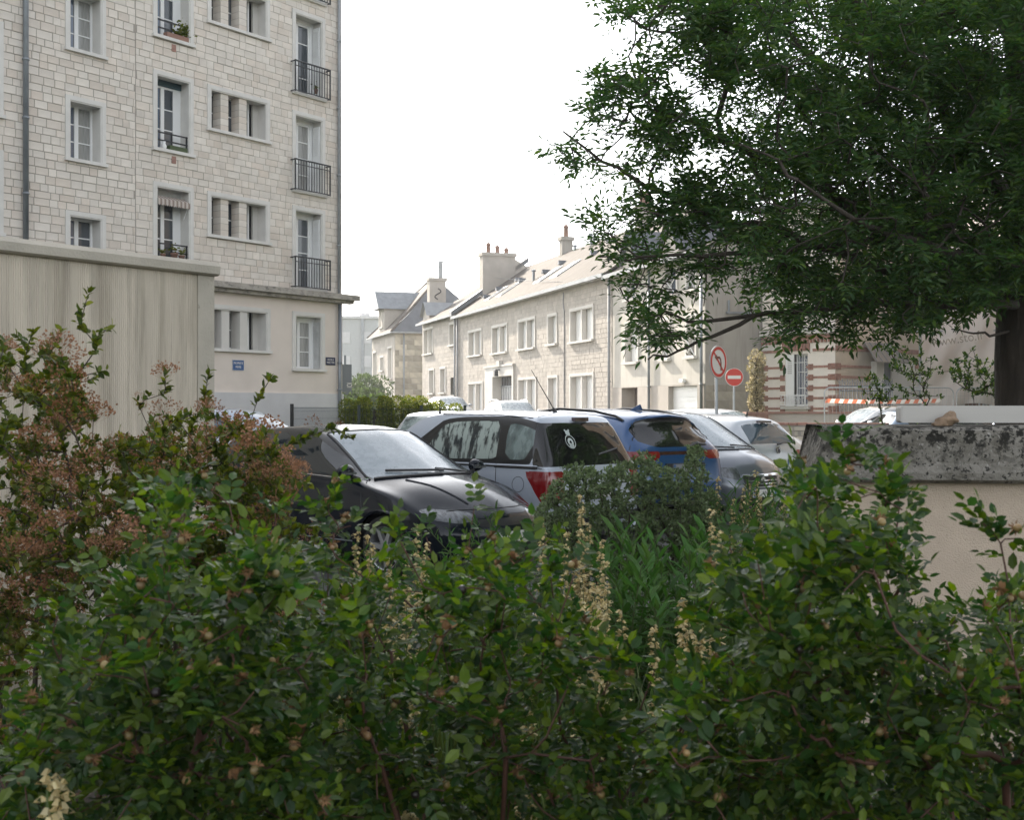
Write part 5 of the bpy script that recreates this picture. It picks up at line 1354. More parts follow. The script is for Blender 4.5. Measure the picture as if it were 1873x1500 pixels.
# ---- silver blue high van seen from its rear left corner -----------------------------------
a48 = -d48
def mpv_st(L=3.73, H=1.62, W=.845):
    k = L/3.73; h = H/1.62; w = W/.845
    st = [S(-1.79, .32, .60, .74, .31, .02, .05, .10, .31, .78, .28), S(-1.86, .58, .66, .79, .58, .02, .05, .10, .57, .835, .42), S(-1.845, .90, .665, .80, .90, .02, .05, .10, .895, .845, .6),
          S(-1.79, 1.03, .66, .80, 1.02, .02, .07, .10, 1.025, .845, .62), S(-1.57, 1.49, .60, .795, 1.04, .03, -.02, -.05, 1.46, .845, .64), S(-1.42, 1.575, .60, .80, 1.04, -.02, -.08, -.10, 1.535),
          S(-.9, 1.61, .615, .81, 1.03, -.02, -.05, crown=.05), S(-.1, 1.62, .625, .815, 1.01, -.04, -.05, crown=.05), S(.42, 1.575, .62, .815, 1.0, -.10, -.08, crown=.05), S(1.0, 1.28, .66, .815, .98, -.17, -.12),
          S(1.42, 1.04, .70, .80, .94, -.22, -.18), S(1.66, .93, .68, .78, .82, -.16, -.22, -.26, crown=.06), S(1.80, .76, .62, .75, .68, -.12, -.22, -.30), S(1.865, .52, .58, .72, .5, -.10, -.22, -.32, .5, .76, .4), S(1.80, .25, .56, .68, .25, -.08, -.2, -.3, .25, .74, .24)]
    for s_ in st: s_[:, 0] *= k; s_[:, 2] *= h; s_[:, 1] *= w
    return st
vrear = np.array([.38, 12.86])      # near rear corner on the ground
right48 = np.array([a48[1], -a48[0]])
vc = vrear + a48*1.80 + right48*.845
c = Car('silver_van', 'silver blue high compact van with misted side glass and black tailgate glass', 'car', vc, a48, mpv_st(), p_silver)
fdp = [(.22, 1.06), (-.10, 1.44), (-.30, 1.475), (-.98, 1.49), (-1.0, 1.08)]; qp = [(-1.14, 1.08), (-1.12, 1.47), (-1.36, 1.43), (-1.58, 1.36), (-1.42, 1.08)]
fr_ = poly_sdf([(.52, 1.05), (.33, 1.23), (.30, 1.06)])
wrapf = lambda V: np.maximum(np.maximum(V[:, 0] - (-1.51 + .28*(V[:, 2]-1.0)), 1.0-V[:, 2]), np.maximum(V[:, 2]-1.475, V[:, 3]-4.6))
c.region('tailgate_glass', wrapf, glass_rear, 'both')
c.region('windscreen', lambda V: np.maximum(np.maximum(8.12-V[:, 3], V[:, 3]-9.95), 5.10-V[:, 4]), glass_front, 'both')
c.region('front_door_window', glasswin(fdp, .01, 3.6, 5.1), glass_door)
c.region('quarter_window', glasswin(qp, .01, 3.6, 5.1), glass_fog)
c.region('front_quarter_window', lambda V: np.maximum(fr_(V[:, 0], V[:, 2])-.01, np.maximum(3.6-V[:, 4], V[:, 4]-5.1)), glass_fog)
c.region('window_trim', glasswin([(.64, 1.03), (-.08, 1.50), (-.35, 1.53), (-1.12, 1.54), (-1.42, 1.49), (-1.68, 1.42), (-1.50, 1.03)], .01, 3.6, 5.25), gasket)
c.region('tail_light', lambda V: np.maximum(np.maximum(V[:, 2]-.95, .62-V[:, 2]), np.maximum(V[:, 0]-(-1.42-.85*(.95-V[:, 2])), .60-np.abs(V[:, 1]))), lamp_red)
c.region('rear_bumper_trim', lambda V: np.maximum(np.maximum(.36-V[:, 2], V[:, 2]-.46), V[:, 0]+1.55), trim_black, 'both')
c.region('headlight', lambda V: np.maximum(np.maximum(.62-V[:, 2], V[:, 2]-.80), np.maximum(1.42-V[:, 0], .40-np.abs(V[:, 1]))), lamp_clear)
c.finish((1.13, -1.18), .33); c.wheel(1.13, 5, .30); c.wheel(-1.18, 5, .30)
c.side_line('sliding_door_rail', [(-1.62, .985), (-1.0, .99)], trim_black, .014, off=.004, n=6); c.side_line('sliding_door_rail', [(-1.0, .99), (.05, .99)], trim_black, .012, off=-.002)
c.side_line('rail_edge', [(-1.62, 1.005), (.05, 1.01)], p_silver, .008, off=.006)
for sd_ in ([(-1.02, 1.06), (-1.02, .96), (-1.05, .45), (-.9, .3)], [(.42, 1.04), (.5, .7), (.42, .3)]): c.side_line('door_seam', sd_, trim_black, .005, both=False)
c.side_line('tailgate_seam', [(-1.55, 1.0), (-1.74, .97)], trim_black, .005)
c.side_line('fuel_flap', [(-1.36+.085*math.cos(t), .80+.085*math.sin(t)) for t in np.linspace(0, 6.28, 20)], trim_black, .0035)
c.side_line('roof_seam', [(-1.40, 1.53), (-.9, 1.565), (0, 1.575)], trim_black, .005)
c.mirror(.52, 1.05, p_silver)
mbx = MB().box(-1.60, -1.545, -.12, .12, 1.49, 1.535); mbx.build('brake_light', lamp_dark, c.root)
c.top_line('roof_edge_seam', [(5.0, .58), (5.05, 0), (5.0, -.58)], trim_black, .004, 0)
c.antenna(5.5, 0.0, .62, -.75 if False else .75)
c.top_line('rear_wiper', [(3.2, -.1), (3.32, -.5)], trim_black, .012, .015)
# round sticker of a bear in a ring, on the tailgate glass
o = thing('sticker', None, None); o.parent = c.root
zs0 = 1.33; xs0 = -1.685
f = MB()
def ell(cy_, cz, ry, rz_, t0=0, t1=2*math.pi, w_=.010, fill=False, n=20):
    for i in range(n):
        a, b = t0+(t1-t0)*i/n, t0+(t1-t0)*(i+1)/n
        P = lambda t, k: (-(.006), cy_+(ry*k)*math.cos(t), cz+(rz_*k)*math.sin(t))
        if fill: f.add([(-.006, cy_, cz), P(a, 1), P(b, 1)], [(0, 1, 2)])
        else: f.quad(P(a, 1-w_/ry), P(b, 1-w_/ry), P(b, 1), P(a, 1))
ell(0, -.05, .085, .085); ell(0, .055, .038, .034, fill=True); ell(.032, .088, .014, .014, fill=True); ell(-.032, .088, .014, .014, fill=True); ell(0, -.055, .048, .05, w_=.03); ell(0, -.10, .04, .02, fill=True)
f.build('sticker_print', sticker, o); o.location = (-1.675, .33, 1.31); o.rotation_euler = (0, R(25.6), 0)
c.plate(-1.87, .70, 0, -1)

# ---- blue SUV from behind ------------------------------------------------------------------
h39 = R(39); a39 = np.array([-math.sin(h39), math.cos(h39)]); r39 = np.array([a39[1], -a39[0]])
st = [S(-2.12, .36, .60, .76, .35, .03, .08, .16, .35, .82, .33, zb=.26), S(-2.235, .62, .68, .82, .62, .03, .12, .20, .61, .885, .48, zb=.26), S(-2.20, .95, .68, .83, .95, .04, .12, .18, .945, .91, .68, zb=.26),
      S(-2.15, 1.10, .67, .83, 1.09, .05, .13, .20, 1.095, .92, .70, zb=.26), S(-1.90, 1.46, .575, .835, 1.11, .09, .0, .0, 1.40, .92, .72, zb=.26), S(-1.93, 1.545, .56, .84, 1.12, .14, .15, .15, 1.475, .92, .72, zb=.26),
      S(-1.30, 1.615, .60, .85, 1.12, .02, .02, zb=.26, crown=.06), S(-.4, 1.645, .625, .86, 1.09, -.02, -.02, zb=.26, crown=.06), S(.35, 1.59, .625, .86, 1.06, -.10, -.06, zb=.26, crown=.06), S(.95, 1.33, .67, .86, 1.04, -.16, -.1, zb=.26),
      S(1.42, 1.12, .72, .85, 1.0, -.2, -.14, zb=.26), S(1.85, 1.03, .70, .84, .90, -.16, -.2, -.26, crown=.06, zb=.26), S(2.15, .86, .62, .80, .75, -.12, -.26, -.36, zb=.26), S(2.24, .55, .58, .77, .52, -.10, -.26, -.40, .53, .84, .45, zb=.26), S(2.15, .30, .56, .72, .30, -.08, -.24, -.38, .30, .80, .29, zb=.26)]
sr = np.array([2.95, 16.3])         # right rear corner
scn = sr + a39*2.15 - r39*.92
c = Car('blue_suv', 'metallic blue crossover with roof rails and a full width red tail light bar', 'car', scn, a39, st, p_blue)
gy = lambda V: np.abs(V[:, 1])
c.region('tailgate_glass', lambda V: np.maximum(np.maximum(1.135 + .55*np.maximum(gy(V)-.38, 0)**1.5 - V[:, 2], V[:, 3]-4.35), np.maximum(gy(V)-.66-.0*(V[:, 2]), 2.9-V[:, 3])), glass_rear, 'both')
c.region('spoiler_shade', lambda V: np.maximum(np.maximum(4.30-V[:, 3], V[:, 3]-4.8), gy(V)-.56), trim_black, 'both')
c.region('tail_light', lambda V: np.maximum(np.maximum(.97+.03*(gy(V) < .5)-V[:, 2], V[:, 2]-1.085), np.maximum(V[:, 0]+1.72, .42-gy(V))), lamp_red)
c.region('light_bar', lambda V: np.maximum(np.maximum(1.035-V[:, 2], V[:, 2]-1.08), np.maximum(V[:, 0]+1.8, gy(V)-.425)), lamp_dark, 'both')
c.region('windscreen', lambda V: np.maximum(np.maximum(8.12-V[:, 3], V[:, 3]-9.95), 5.10-V[:, 4]), glass_front, 'both')
c.region('side_window', glasswin([(.75, 1.12), (.02, 1.46), (-.5, 1.50), (-1.2, 1.46), (-1.6, 1.3), (-1.5, 1.17)], .01, 3.6, 5.05), car_glass)
c.region('lower_cladding', lambda V: np.maximum(V[:, 2]-.42, 0*V[:, 2]-1), trim_black, 'both')
c.region('headlight', lambda V: np.maximum(np.maximum(.72-V[:, 2], V[:, 2]-.92), np.maximum(1.7-V[:, 0], .45-gy(V))), lamp_clear)
c.finish((1.32, -1.35), .385); c.wheel(1.32, 5, .35); c.wheel(-1.35, 5, .35)
c.mirror(.62, 1.12, p_blue)
for sg in (1, -1):
    P = [c.top(u, .62*sg) + (0, 0, h) for u, h in ((5.35, .0), (5.6, .035), (6.2, .05), (7, .05), (7.8, .035), (8.1, .0))]
    MB().tube(P, .02, 8).build('roof_rail', gasket, c.root, True)
c.top_line('tailgate_seam', [(4.98, .52), (5.25, .3), (5.3, 0), (5.25, -.3), (4.98, -.52)], trim_black, .005, 0)
c.side_line('tailgate_edge', [(-1.78, 1.46), (-1.92, 1.30), (-2.0, 1.1)], trim_black, .006)
p = c.top(6.0, 0)
MB().add([(p[0]+.10, -.03, p[2]), (p[0]+.10, .03, p[2]), (p[0]-.10, .03, p[2]), (p[0]-.10, -.03, p[2]), (p[0]-.085, 0, p[2]+.085), (p[0]+.0, 0, p[2]+.06)], [(0,1,5), (1,2,4,5), (2,3,4), (3,0,5,4)]).build('shark_fin', p_blue, c.root)
f = MB(); f.tube([(-2.18, -.08, 1.13), (-2.15, -.28, 1.17), (-2.155, -.46, 1.16)], [.02, .035, .012], 6); f.build('rear_wiper', trim_black, c.root)
c.plate(-2.235, .86, 0, -1, 'HT', plate_dark)
MB().box(-2.225, -2.19, -.36, .36, .79, .925).build('plate_recess', trim_black, c.root)

# ---- graphite people carrier, nose towards us ----------------------------------------------
h42 = R(40); n42 = np.array([math.sin(h42), -math.cos(h42)])
L_ = 4.05
st = mpv_st(L_, 1.62, .85)
nose = np.array([3.64, 17.25])
c = Car('graphite_minivan', 'graphite people carrier with chrome grille bar facing the planting', 'car', nose - n42*(L_/2), n42, st, p_grey)
k = L_/3.73
c.region('windscreen', lambda V: np.maximum(np.maximum(8.12-V[:, 3], V[:, 3]-9.97), 5.10-V[:, 4]), glass_front, 'both')
c.region('rear_window', lambda V: np.maximum(np.maximum(3.05-V[:, 3], V[:, 3]-3.95), 5.1-V[:, 4]), car_glass, 'both')
c.region('side_window', glasswin([(.6*k, 1.06), (-.06, 1.47), (-.4, 1.5), (-1.2, 1.5), (-1.55, 1.4), (-1.5, 1.06)], .01, 3.6, 5.05), car_glass)
c.region('headlight', lambda V: np.maximum(np.maximum(.60+.25*(gy(V)-.4)-V[:, 2], V[:, 2]-.80), np.maximum(1.48*k-V[:, 0], .42-gy(V))), lamp_clear)
c.region('grille', lambda V: np.maximum(np.maximum(.50-V[:, 2], V[:, 2]-.66), np.maximum(1.6*k-V[:, 0], gy(V)-.36-.2*(V[:, 2]-.5))), trim_black, 'both')
c.region('air_intake', lambda V: np.maximum(np.maximum(.22-V[:, 2], V[:, 2]-.36), np.maximum(1.6*k-V[:, 0], gy(V)-.55)), trim_black, 'both')
c.finish((1.13*k, -1.2*k), .335); c.wheel(1.13*k, 5); c.wheel(-1.2*k, 5)
c.mirror(.56, 1.05, p_grey)
for zz, ww, r in ((.675, .40, .024), (.60, .34, .010), (.555, .33, .010), (.51, .32, .010)):
    pts = []
    P_ = c.G.reshape(-1, 3); fr0 = P_[P_[:, 0] > 1.3]
    for y in np.linspace(-ww, ww, 9):
        d_ = (fr0[:, 1]-abs(y))**2 + (fr0[:, 2]-zz)**2; i = np.argmin(d_); pts.append((fr0[i, 0]+.01, y, zz))
    MB().tube(pts, r, 6).build('grille_bar', chrome, c.root)
MB().tube([(2.0, .0, .60), (2.01, .0, .60)], .055, 16).build('badge', chrome, c.root)
c.plate(2.03, .42, 0, 1, 'AN', plate_m)
c.top_line('wiper', [(9.9, .5), (9.75, -.05)], trim_black, .012, .02); c.top_line('wiper', [(9.95, -.05), (9.75, -.55)], trim_black, .012, .02)
for sg in (1, -1): c.top_line('pillar_trim', [(8.15, .63*sg), (9, .665*sg), (9.95, .70*sg)], gasket, .018, .002)
c.top_line('cowl', [(9.98, .62), (10.02, 0), (9.98, -.62)], trim_black, .015, .002)

# ---- silver hatchback seen from behind -----------------------------------------------------
def hatch_st(L=3.95, H=1.46, W=.84):
    st = [S(-1.90, .30, .58, .72, .29, .02, .06, .12, .29, .78, .27), S(-1.975, .56, .64, .78, .56, .02, .09, .15, .55, .83, .40), S(-1.95, .84, .64, .785, .84, .03, .09, .14, .835, .84, .55), S(-1.90, .97, .63, .785, .96, .03, .10, .15, .965, .84, .58),
          S(-1.62, 1.32, .555, .78, .97, .05, .0, .0, 1.27, .84, .6), S(-1.55, 1.385, .55, .785, .97, .06, .0, .0, 1.33, .84, .6), S(-1.0, 1.445, .575, .80, .96, -.02, -.02, crown=.05), S(-.2, 1.46, .59, .81, .93, -.04, -.04, crown=.05), S(.3, 1.42, .59, .815, .92, -.1, -.08, crown=.05),
          S(.82, 1.16, .63, .815, .91, -.16, -.12), S(1.22, .965, .68, .81, .88, -.2, -.16), S(1.6, .88, .66, .79, .78, -.16, -.2, -.26, crown=.06), S(1.88, .74, .6, .76, .66, -.12, -.24, -.34), S(1.975, .5, .56, .73, .48, -.1, -.24, -.36, .48, .78, .4), S(1.9, .25, .54, .68, .25, -.08, -.2, -.34, .25, .74, .24)]
    for s_ in st: s_[:, 0] *= L/3.95; s_[:, 2] *= H/1.46; s_[:, 1] *= W/.84
    return st
def simple_car(name, label, loc, heading, st, m, kind='hatch', wheels=(1.2, -1.25), group=None, rails=False, glass=car_glass, front=glass_front, low=True):
    c = Car(name, label, 'car', loc, heading, st, m, 3 if low else 5, 3 if low else 5, group)
    if kind == 'hatch':
        ro = [(.95, .97), (.06, 1.31), (-.4, 1.345), (-1.1, 1.31), (-1.5, 1.15), (-1.4, 1.02)]; bp = -.35
    else:
        ro = [(.6, 1.06), (-.06, 1.47), (-.4, 1.5), (-1.2, 1.5), (-1.55, 1.4), (-1.5, 1.06)]; bp = -.45
    k = st[7][7][2]/(1.46 if kind == 'hatch' else 1.62)
    ro = [(x, z*k) for x, z in ro]
    f = poly_sdf(ro); inset = lambda V: f(V[:, 0], V[:, 2])+.03
    c.region('windscreen', lambda V: np.maximum(np.maximum(8.12-V[:, 3], V[:, 3]-9.95), 5.10-V[:, 4]), front, 'both')
    c.region('rear_window', lambda V: np.maximum(np.maximum(3.08-V[:, 3], V[:, 3]-4.0), 5.12-V[:, 4]), glass, 'both')
    for lo, hi in ((bp+.04, 2), (-3, bp-.04)):
        c.region('side_window', lambda V: np.maximum(np.maximum(inset(V), np.maximum(lo-V[:, 0], V[:, 0]-hi)), np.maximum(3.6-V[:, 4], V[:, 4]-5.05)), glass)
    c.region('window_trim', lambda V: np.maximum(f(V[:, 0], V[:, 2]), np.maximum(3.6-V[:, 4], V[:, 4]-5.06)), gasket)
    x1 = c.G[..., 0].max(); x0 = c.G[..., 0].min()
    c.region('headlight', lambda V: np.maximum(np.maximum(.58-V[:, 2], V[:, 2]-.76), np.maximum(x1-.5-V[:, 0], .42-gy(V))), lamp_clear)
    c.region('tail_light', lambda V: np.maximum(np.maximum(.72-V[:, 2], V[:, 2]-.92), np.maximum(V[:, 0]-x0-.35, .52-gy(V))), lamp_red)
    c.finish(wheels, .335); c.wheel(wheels[0]); c.wheel(wheels[1])
    c.mirror(.62, .98*k, m)
    if rails:
        for sg in (1, -1):
            P = [c.top(u, .58*sg) + (0, 0, h) for u, h in ((5.1, 0), (5.4, .05), (6.2, .06), (7.2, .05), (7.6, .0))]
            MB().tube(P, .022, 6).build('roof_rail', chrome, c.root)
    return c
h44 = R(40); a44 = np.array([-math.sin(h44), math.cos(h44)]); r44 = np.array([a44[1], -a44[0]])
rc = np.array([5.02, 20.4]) + a44*1.9 - r44*.83
c = simple_car('silver_hatchback', 'silver hatchback seen from behind with round badge on its tailgate', rc, a44, hatch_st(3.95, 1.52), p_pale, glass=glass_blue, low=False)
MB().box(-1.68, -1.62, -.16, .16, 1.375, 1.41).build('brake_light', lamp_dark, c.root)
f = MB()
for i in range(24):
    a, b = 2*math.pi*i/24, 2*math.pi*(i+1)/24
    f.quad((0, .052*math.cos(a), .052*math.sin(a)), (0, .052*math.cos(b), .052*math.sin(b)), (0, .062*math.cos(b), .062*math.sin(b)), (0, .062*math.cos(a), .062*math.sin(a)))
for pl in ([(-.03, .042), (-.012, .0), (0, .025), (.012, .0), (.03, .042)], [(-.048, .02), (-.022, -.045), (0, -.005), (.022, -.045), (.048, .02)]):
    f.tube([(0, y, z) for y, z in pl], .006, 4)
o = f.build('badge', chrome, c.root); o.location = (-1.962, 0, .93)
MB().tube([(-1.955, 0, .93), (-1.95, 0, .93)], .06, 20).build('badge_back', trim_black, c.root)
f = MB(); f.tube([(-1.935, 0, 1.02), (-1.915, -.2, 1.05), (-1.91, -.42, 1.04)], [.018, .014, .008], 5); f.build('rear_wiper', trim_black, c.root)
c.antenna(5.6, 0.0, .16, -.5)
c.plate(-1.965, .72, 0, -1)

# ---- the other cars, mostly roofs over the nearer ones ---------------------------------------
p = at(775, 750, 19.6); simple_car('silver_car', 'silver car with misted green windscreen behind the van', (p[0]+.25, p[1]+1.6), (-.12, -.99), mpv_st(3.9, 1.58, .84), p_pale, 'mpv', front=glass_fog).antenna(8.0, 0, .28, .2)
p = at(420, 750, 23.0); simple_car('pale_blue_car', 'pale blue car behind the black hatchback below the apartment windows', (p[0], p[1]), (.995, .1), mpv_st(4.0, 1.60, .84), paint('pale_blue_paint', (.48, .53, .60)), 'mpv', glass=glass_blue)
p = at(1318, 750, 27.0); simple_car('white_hatchback', 'white hatchback with a dark sloping windscreen behind the sign post', (p[0], p[1]), (.80, -.60), hatch_st(4.0, 1.50), p_white, front=glass_fog)
p = at(1600, 750, 32.0); simple_car('white_estate', 'white car with bright roof rails before the site fence', (p[0], p[1]), (-.98, -.2), hatch_st(3.7, 1.44), p_white, rails=True, glass=glass_fog)
p = at(1690, 750, 29.0); simple_car('blue_grey_car', 'blue grey car partly hidden by the pale slab', (p[0]+.8, p[1]+.3), (.97, .1), hatch_st(4.1, 1.46), paint('blue_grey_paint', (.16, .22, .30)))
p = at(938, 750, 46.0); simple_car('far_white_car', 'distant white car with roof rails showing above the van roof', (p[0], p[1]), (.25, -.97), hatch_st(4.2, 1.43), p_white, rails=True)
p = at(822, 750, 58.0); simple_car('far_grey_car', 'distant pale car parked beside the end of the hedge', (p[0], p[1]), (.304, -.952), hatch_st(4.1, 1.46), p_pale)

# ------------------------------------------------------------------ plants: growth and leaves
def grow(trunk_chains, targets, wander=0.06, path_w=0.30, seg=0.12, droop=0.0):
    """Joins every target to the nearest point of the branches grown so far. Returns chains of node ids, positions, parents."""
    pos, par, plen = [], [], []
    chains = []
    for ch in trunk_chains:
        ids = []
        for i, p in enumerate(ch):
            p = np.array(p, float)
            if i == 0 and pos:
                d = np.linalg.norm(np.array(pos) - p, axis=1); j = int(d.argmin())
                if d[j] < 0.6: ids.append(j); 
                pos.append(p); par.append(j if d[j] < 0.6 else -1); plen.append((plen[j] if d[j] < .6 else 0)+d[j])
            else:
                pos.append(p); par.append(ids[-1] if ids else -1); plen.append((plen[ids[-1]] + np.linalg.norm(p-pos[ids[-1]])) if ids else 0)
            ids.append(len(pos)-1)
        chains.append(ids)
    n0 = len(pos); cap = n0 + len(targets)*40
    P = np.zeros((cap, 3)); P[:n0] = pos; PL = np.zeros(cap); PL[:n0] = plen; PA = list(par); n = n0
    tg = np.array(targets); d0 = np.array([np.linalg.norm(P[:n0]-t, axis=1).min() for t in tg])
    tips = []
    for ti in np.argsort(d0):
        t = tg[ti]
        d = np.linalg.norm(P[:n]-t, axis=1) + path_w*PL[:n]
        j = int(d.argmin()); a = P[j]; L = np.linalg.norm(t-a)
        k = max(2, int(L/seg)); k = min(k, 30)
        pd = a - P[PA[j]] if PA[j] >= 0 else np.array([0, 0, 1.0])
        pd = pd/(np.linalg.norm(pd)+1e-9)
        c1 = a + pd*L*0.25 + rng.normal(0, wander*L, 3) + np.array([0, 0, -droop*L])
        ids = [j]
        for q in range(1, k+1):
            s = q/k; p = (1-s)**2*a + 2*s*(1-s)*c1 + s*s*t + rng.normal(0, wander*L/k*.6, 3)*(q < k)
            P[n] = p; PL[n] = PL[ids[-1]] + np.linalg.norm(p-P[ids[-1]]); PA.append(ids[-1]); ids.append(n); n += 1
        chains.append(ids); tips.append(n-1)
    return P[:n], np.array(PA), chains, n0

def branch_mesh(name, P, PA, chains, m, parent, r_tip, power=0.48, rmax=1e9, sides=5, start=0, kinds=None):
    n = len(P); cnt = np.zeros(n); kids = np.bincount(PA[PA >= 0], minlength=n)
    cnt[kids == 0] = 1
    for i in range(n-1, -1, -1):
        if PA[i] >= 0: cnt[PA[i]] += cnt[i]
    r = np.minimum(r_tip*np.maximum(cnt, 1)**power, rmax)
    mb = MB()
    for ch in chains[start:]:
        if len(ch) < 2: continue
        rr = [r[i] for i in ch]; rr[0] = min(rr[0], rr[1]*1.2)
        mb.tube([P[i] for i in ch], rr, sides if rr[0] > r_tip*4 else max(3, sides-2), cap=False)
    return mb.build(name, m, parent, True)

LEAF = np.array([(0, 0, 0), (.28, .42, .05), (.68, .36, .06), (1, 0, -.04), (.68, -.36, .06), (.28, -.42, .05), (.33, 0, 0), (.68, 0, 0)])
LEAF_T = np.array([(0, 6, 1), (7, 3, 2), (0, 5, 6), (7, 4, 3)]); LEAF_Q = np.array([(6, 7, 2, 1), (6, 5, 4, 7)])
SLIM = np.array([(0, 0, 0), (.5, .5, .06), (1, 0, -.05), (.5, -.5, .06)]); SLIM_T = np.array([(0, 2, 1), (0, 3, 2)])
MIDL = np.array([(0, 0, 0), (.30, .40, .05), (.62, .40, .05), (1, 0, -.05), (.62, -.40, .05), (.30, -.40, .05)]); MIDL_Q = np.array([(0, 3, 2, 1), (0, 5, 4, 3)])
def frames(d, up):
    d = d/(np.linalg.norm(d, axis=1, keepdims=True)+1e-9)
    s = np.cross(up, d); s /= (np.linalg.norm(s, axis=1, keepdims=True)+1e-9)
    u = np.cross(d, s); return d, s, u
def leaves_mesh(name, pos, d, up, L, Wd, m, slim=False, curl=None):
    tpl = {True: SLIM, False: LEAF, 'mid': MIDL}[slim]
    d, s, u = frames(d, up); n = len(pos); k = len(tpl)
    V = pos[:, None] + tpl[None, :, 0:1]*(L[:, None, None]*d[:, None]) + tpl[None, :, 1:2]*(Wd[:, None, None]*s[:, None]) + tpl[None, :, 2:3]*(L[:, None, None]*u[:, None])
    off = (np.arange(n)*k)[:, None, None]
    if slim == 'mid': F = [(MIDL_Q[None]+off).reshape(-1, 4)]
    elif slim: F = [(SLIM_T[None]+off).reshape(-1, 3)]
    else: F = [(LEAF_T[None]+off).reshape(-1, 3), (LEAF_Q[None]+off).reshape(-1, 4)]
    return np_mesh(name, V.reshape(-1, 3), F, m, smooth=False)
from mathutils import Matrix
def put_leaves(parent, pos, d, up, L, Wd, m, n_single=0, slim=False, mass_slim=None, name='leaf', mass='foliage', pick=None):
    """The leaves that show largest become objects of their own; the rest is one mass."""
    if pick is not None and n_single:
        o = np.argsort(pick); pos, d, up, L, Wd = pos[o], d[o], up[o], L[o], Wd[o]
    ns = min(n_single, len(pos))
    if ns:
        D, S_, U_ = frames(d[:ns], up[:ns]); cache = {}
        for i in range(ns):
            asp = round(float(Wd[i]/L[i]), 1)
            if asp not in cache:
                T_ = (SLIM if slim else LEAF).copy(); T_[:, 1] *= asp
                cache[asp] = np_mesh(name, T_, [SLIM_T] if slim else [LEAF_T, LEAF_Q], m, smooth=False)
            o = link(name, cache[asp], parent)
            l = float(L[i]); M4 = Matrix(((D[i][0]*l, S_[i][0]*l, U_[i][0]*l, pos[i][0]), (D[i][1]*l, S_[i][1]*l, U_[i][1]*l, pos[i][1]), (D[i][2]*l, S_[i][2]*l, U_[i][2]*l, pos[i][2]), (0, 0, 0, 1)))
            o.matrix_basis = M4
    if len(pos) > ns:
        tag(link(mass, leaves_mesh(mass, pos[ns:], d[ns:], up[ns:], L[ns:], Wd[ns:], m, slim if mass_slim is None else mass_slim), parent), kind='stuff')

def pinnate(P, D, n_pairs, L, leaf_l, leaf_w, droop=0.3, up=None):
    """Compound leaves: base points P, directions D -> leaflet arrays."""
    n = len(P); D = D/np.linalg.norm(D, axis=1, keepdims=True)
    up = np.tile([0, 0, 1.0], (n, 1)) + rng.normal(0, .35, (n, 3)) if up is None else up
    d, s, u = frames(D, up)
    pos, dd, uu, LL, WW = [], [], [], [], []
    sc = rng.uniform(.75, 1.2, n)
    for k in range(n_pairs+1):
        t = (k+0.8)/(n_pairs+0.9)
        base = P + d*(L*t*sc)[:, None] - np.array([0, 0, 1])*(droop*L*t*t*sc)[:, None]
        for sg in ((1, -1) if k < n_pairs else (0,)):
            a = rng.uniform(.9, 1.25, n)[:, None] if sg else 0
            dirn = d*np.cos(a) + s*np.sin(a)*sg if sg else d
            dirn = dirn + rng.normal(0, .16, (n, 3)) - np.array([0, 0, droop*.9])*(0.5+t)
            pos.append(base); dd.append(dirn); uu.append(u + rng.normal(0, .25, (n, 3)))
            f = sc*rng.uniform(.8, 1.15, n)*(0.72 + .28*math.sin(1.4*t+.5))
            LL.append(leaf_l*f); WW.append(leaf_w*f)
    return np.concatenate(pos), np.concatenate(dd), np.concatenate(uu), np.concatenate(LL), np.concatenate(WW)

def in_poly(px, py, poly): return poly_sdf(poly)(np.asarray(px, float), np.asarray(py, float)) < 0
def sample_poly(poly, n, y0, y1, dens=None):
    """n points inside a region of the view, spread over a depth range."""
    P = np.array(poly, float); out = []
    while len(out) < n:
        m = 4*n
        px = rng.uniform(P[:, 0].min(), P[:, 0].max(), m); py = rng.uniform(P[:, 1].min(), P[:, 1].max(), m)
        ok = in_poly(px, py, poly)
        if dens is not None: ok &= rng.uniform(0, 1, m) < dens(px, py)
        for a, b in zip(px[ok], py[ok]):
            out.append(at(a, b, rng.uniform(y0, y1)))
    return np.array(out[:n])
def facing(pos):
    """Smaller = nearer the eye and inside the picture."""
    px = CX + pos[:, 0]*F/pos[:, 1]; py = CY - (pos[:, 2]-EYE)*F/pos[:, 1]
    bad = (px < 0) | (px > 1873) | (py < 0) | (py > 1500)
    return pos[:, 1] + bad*100 + rng.uniform(0, .3, len(pos))

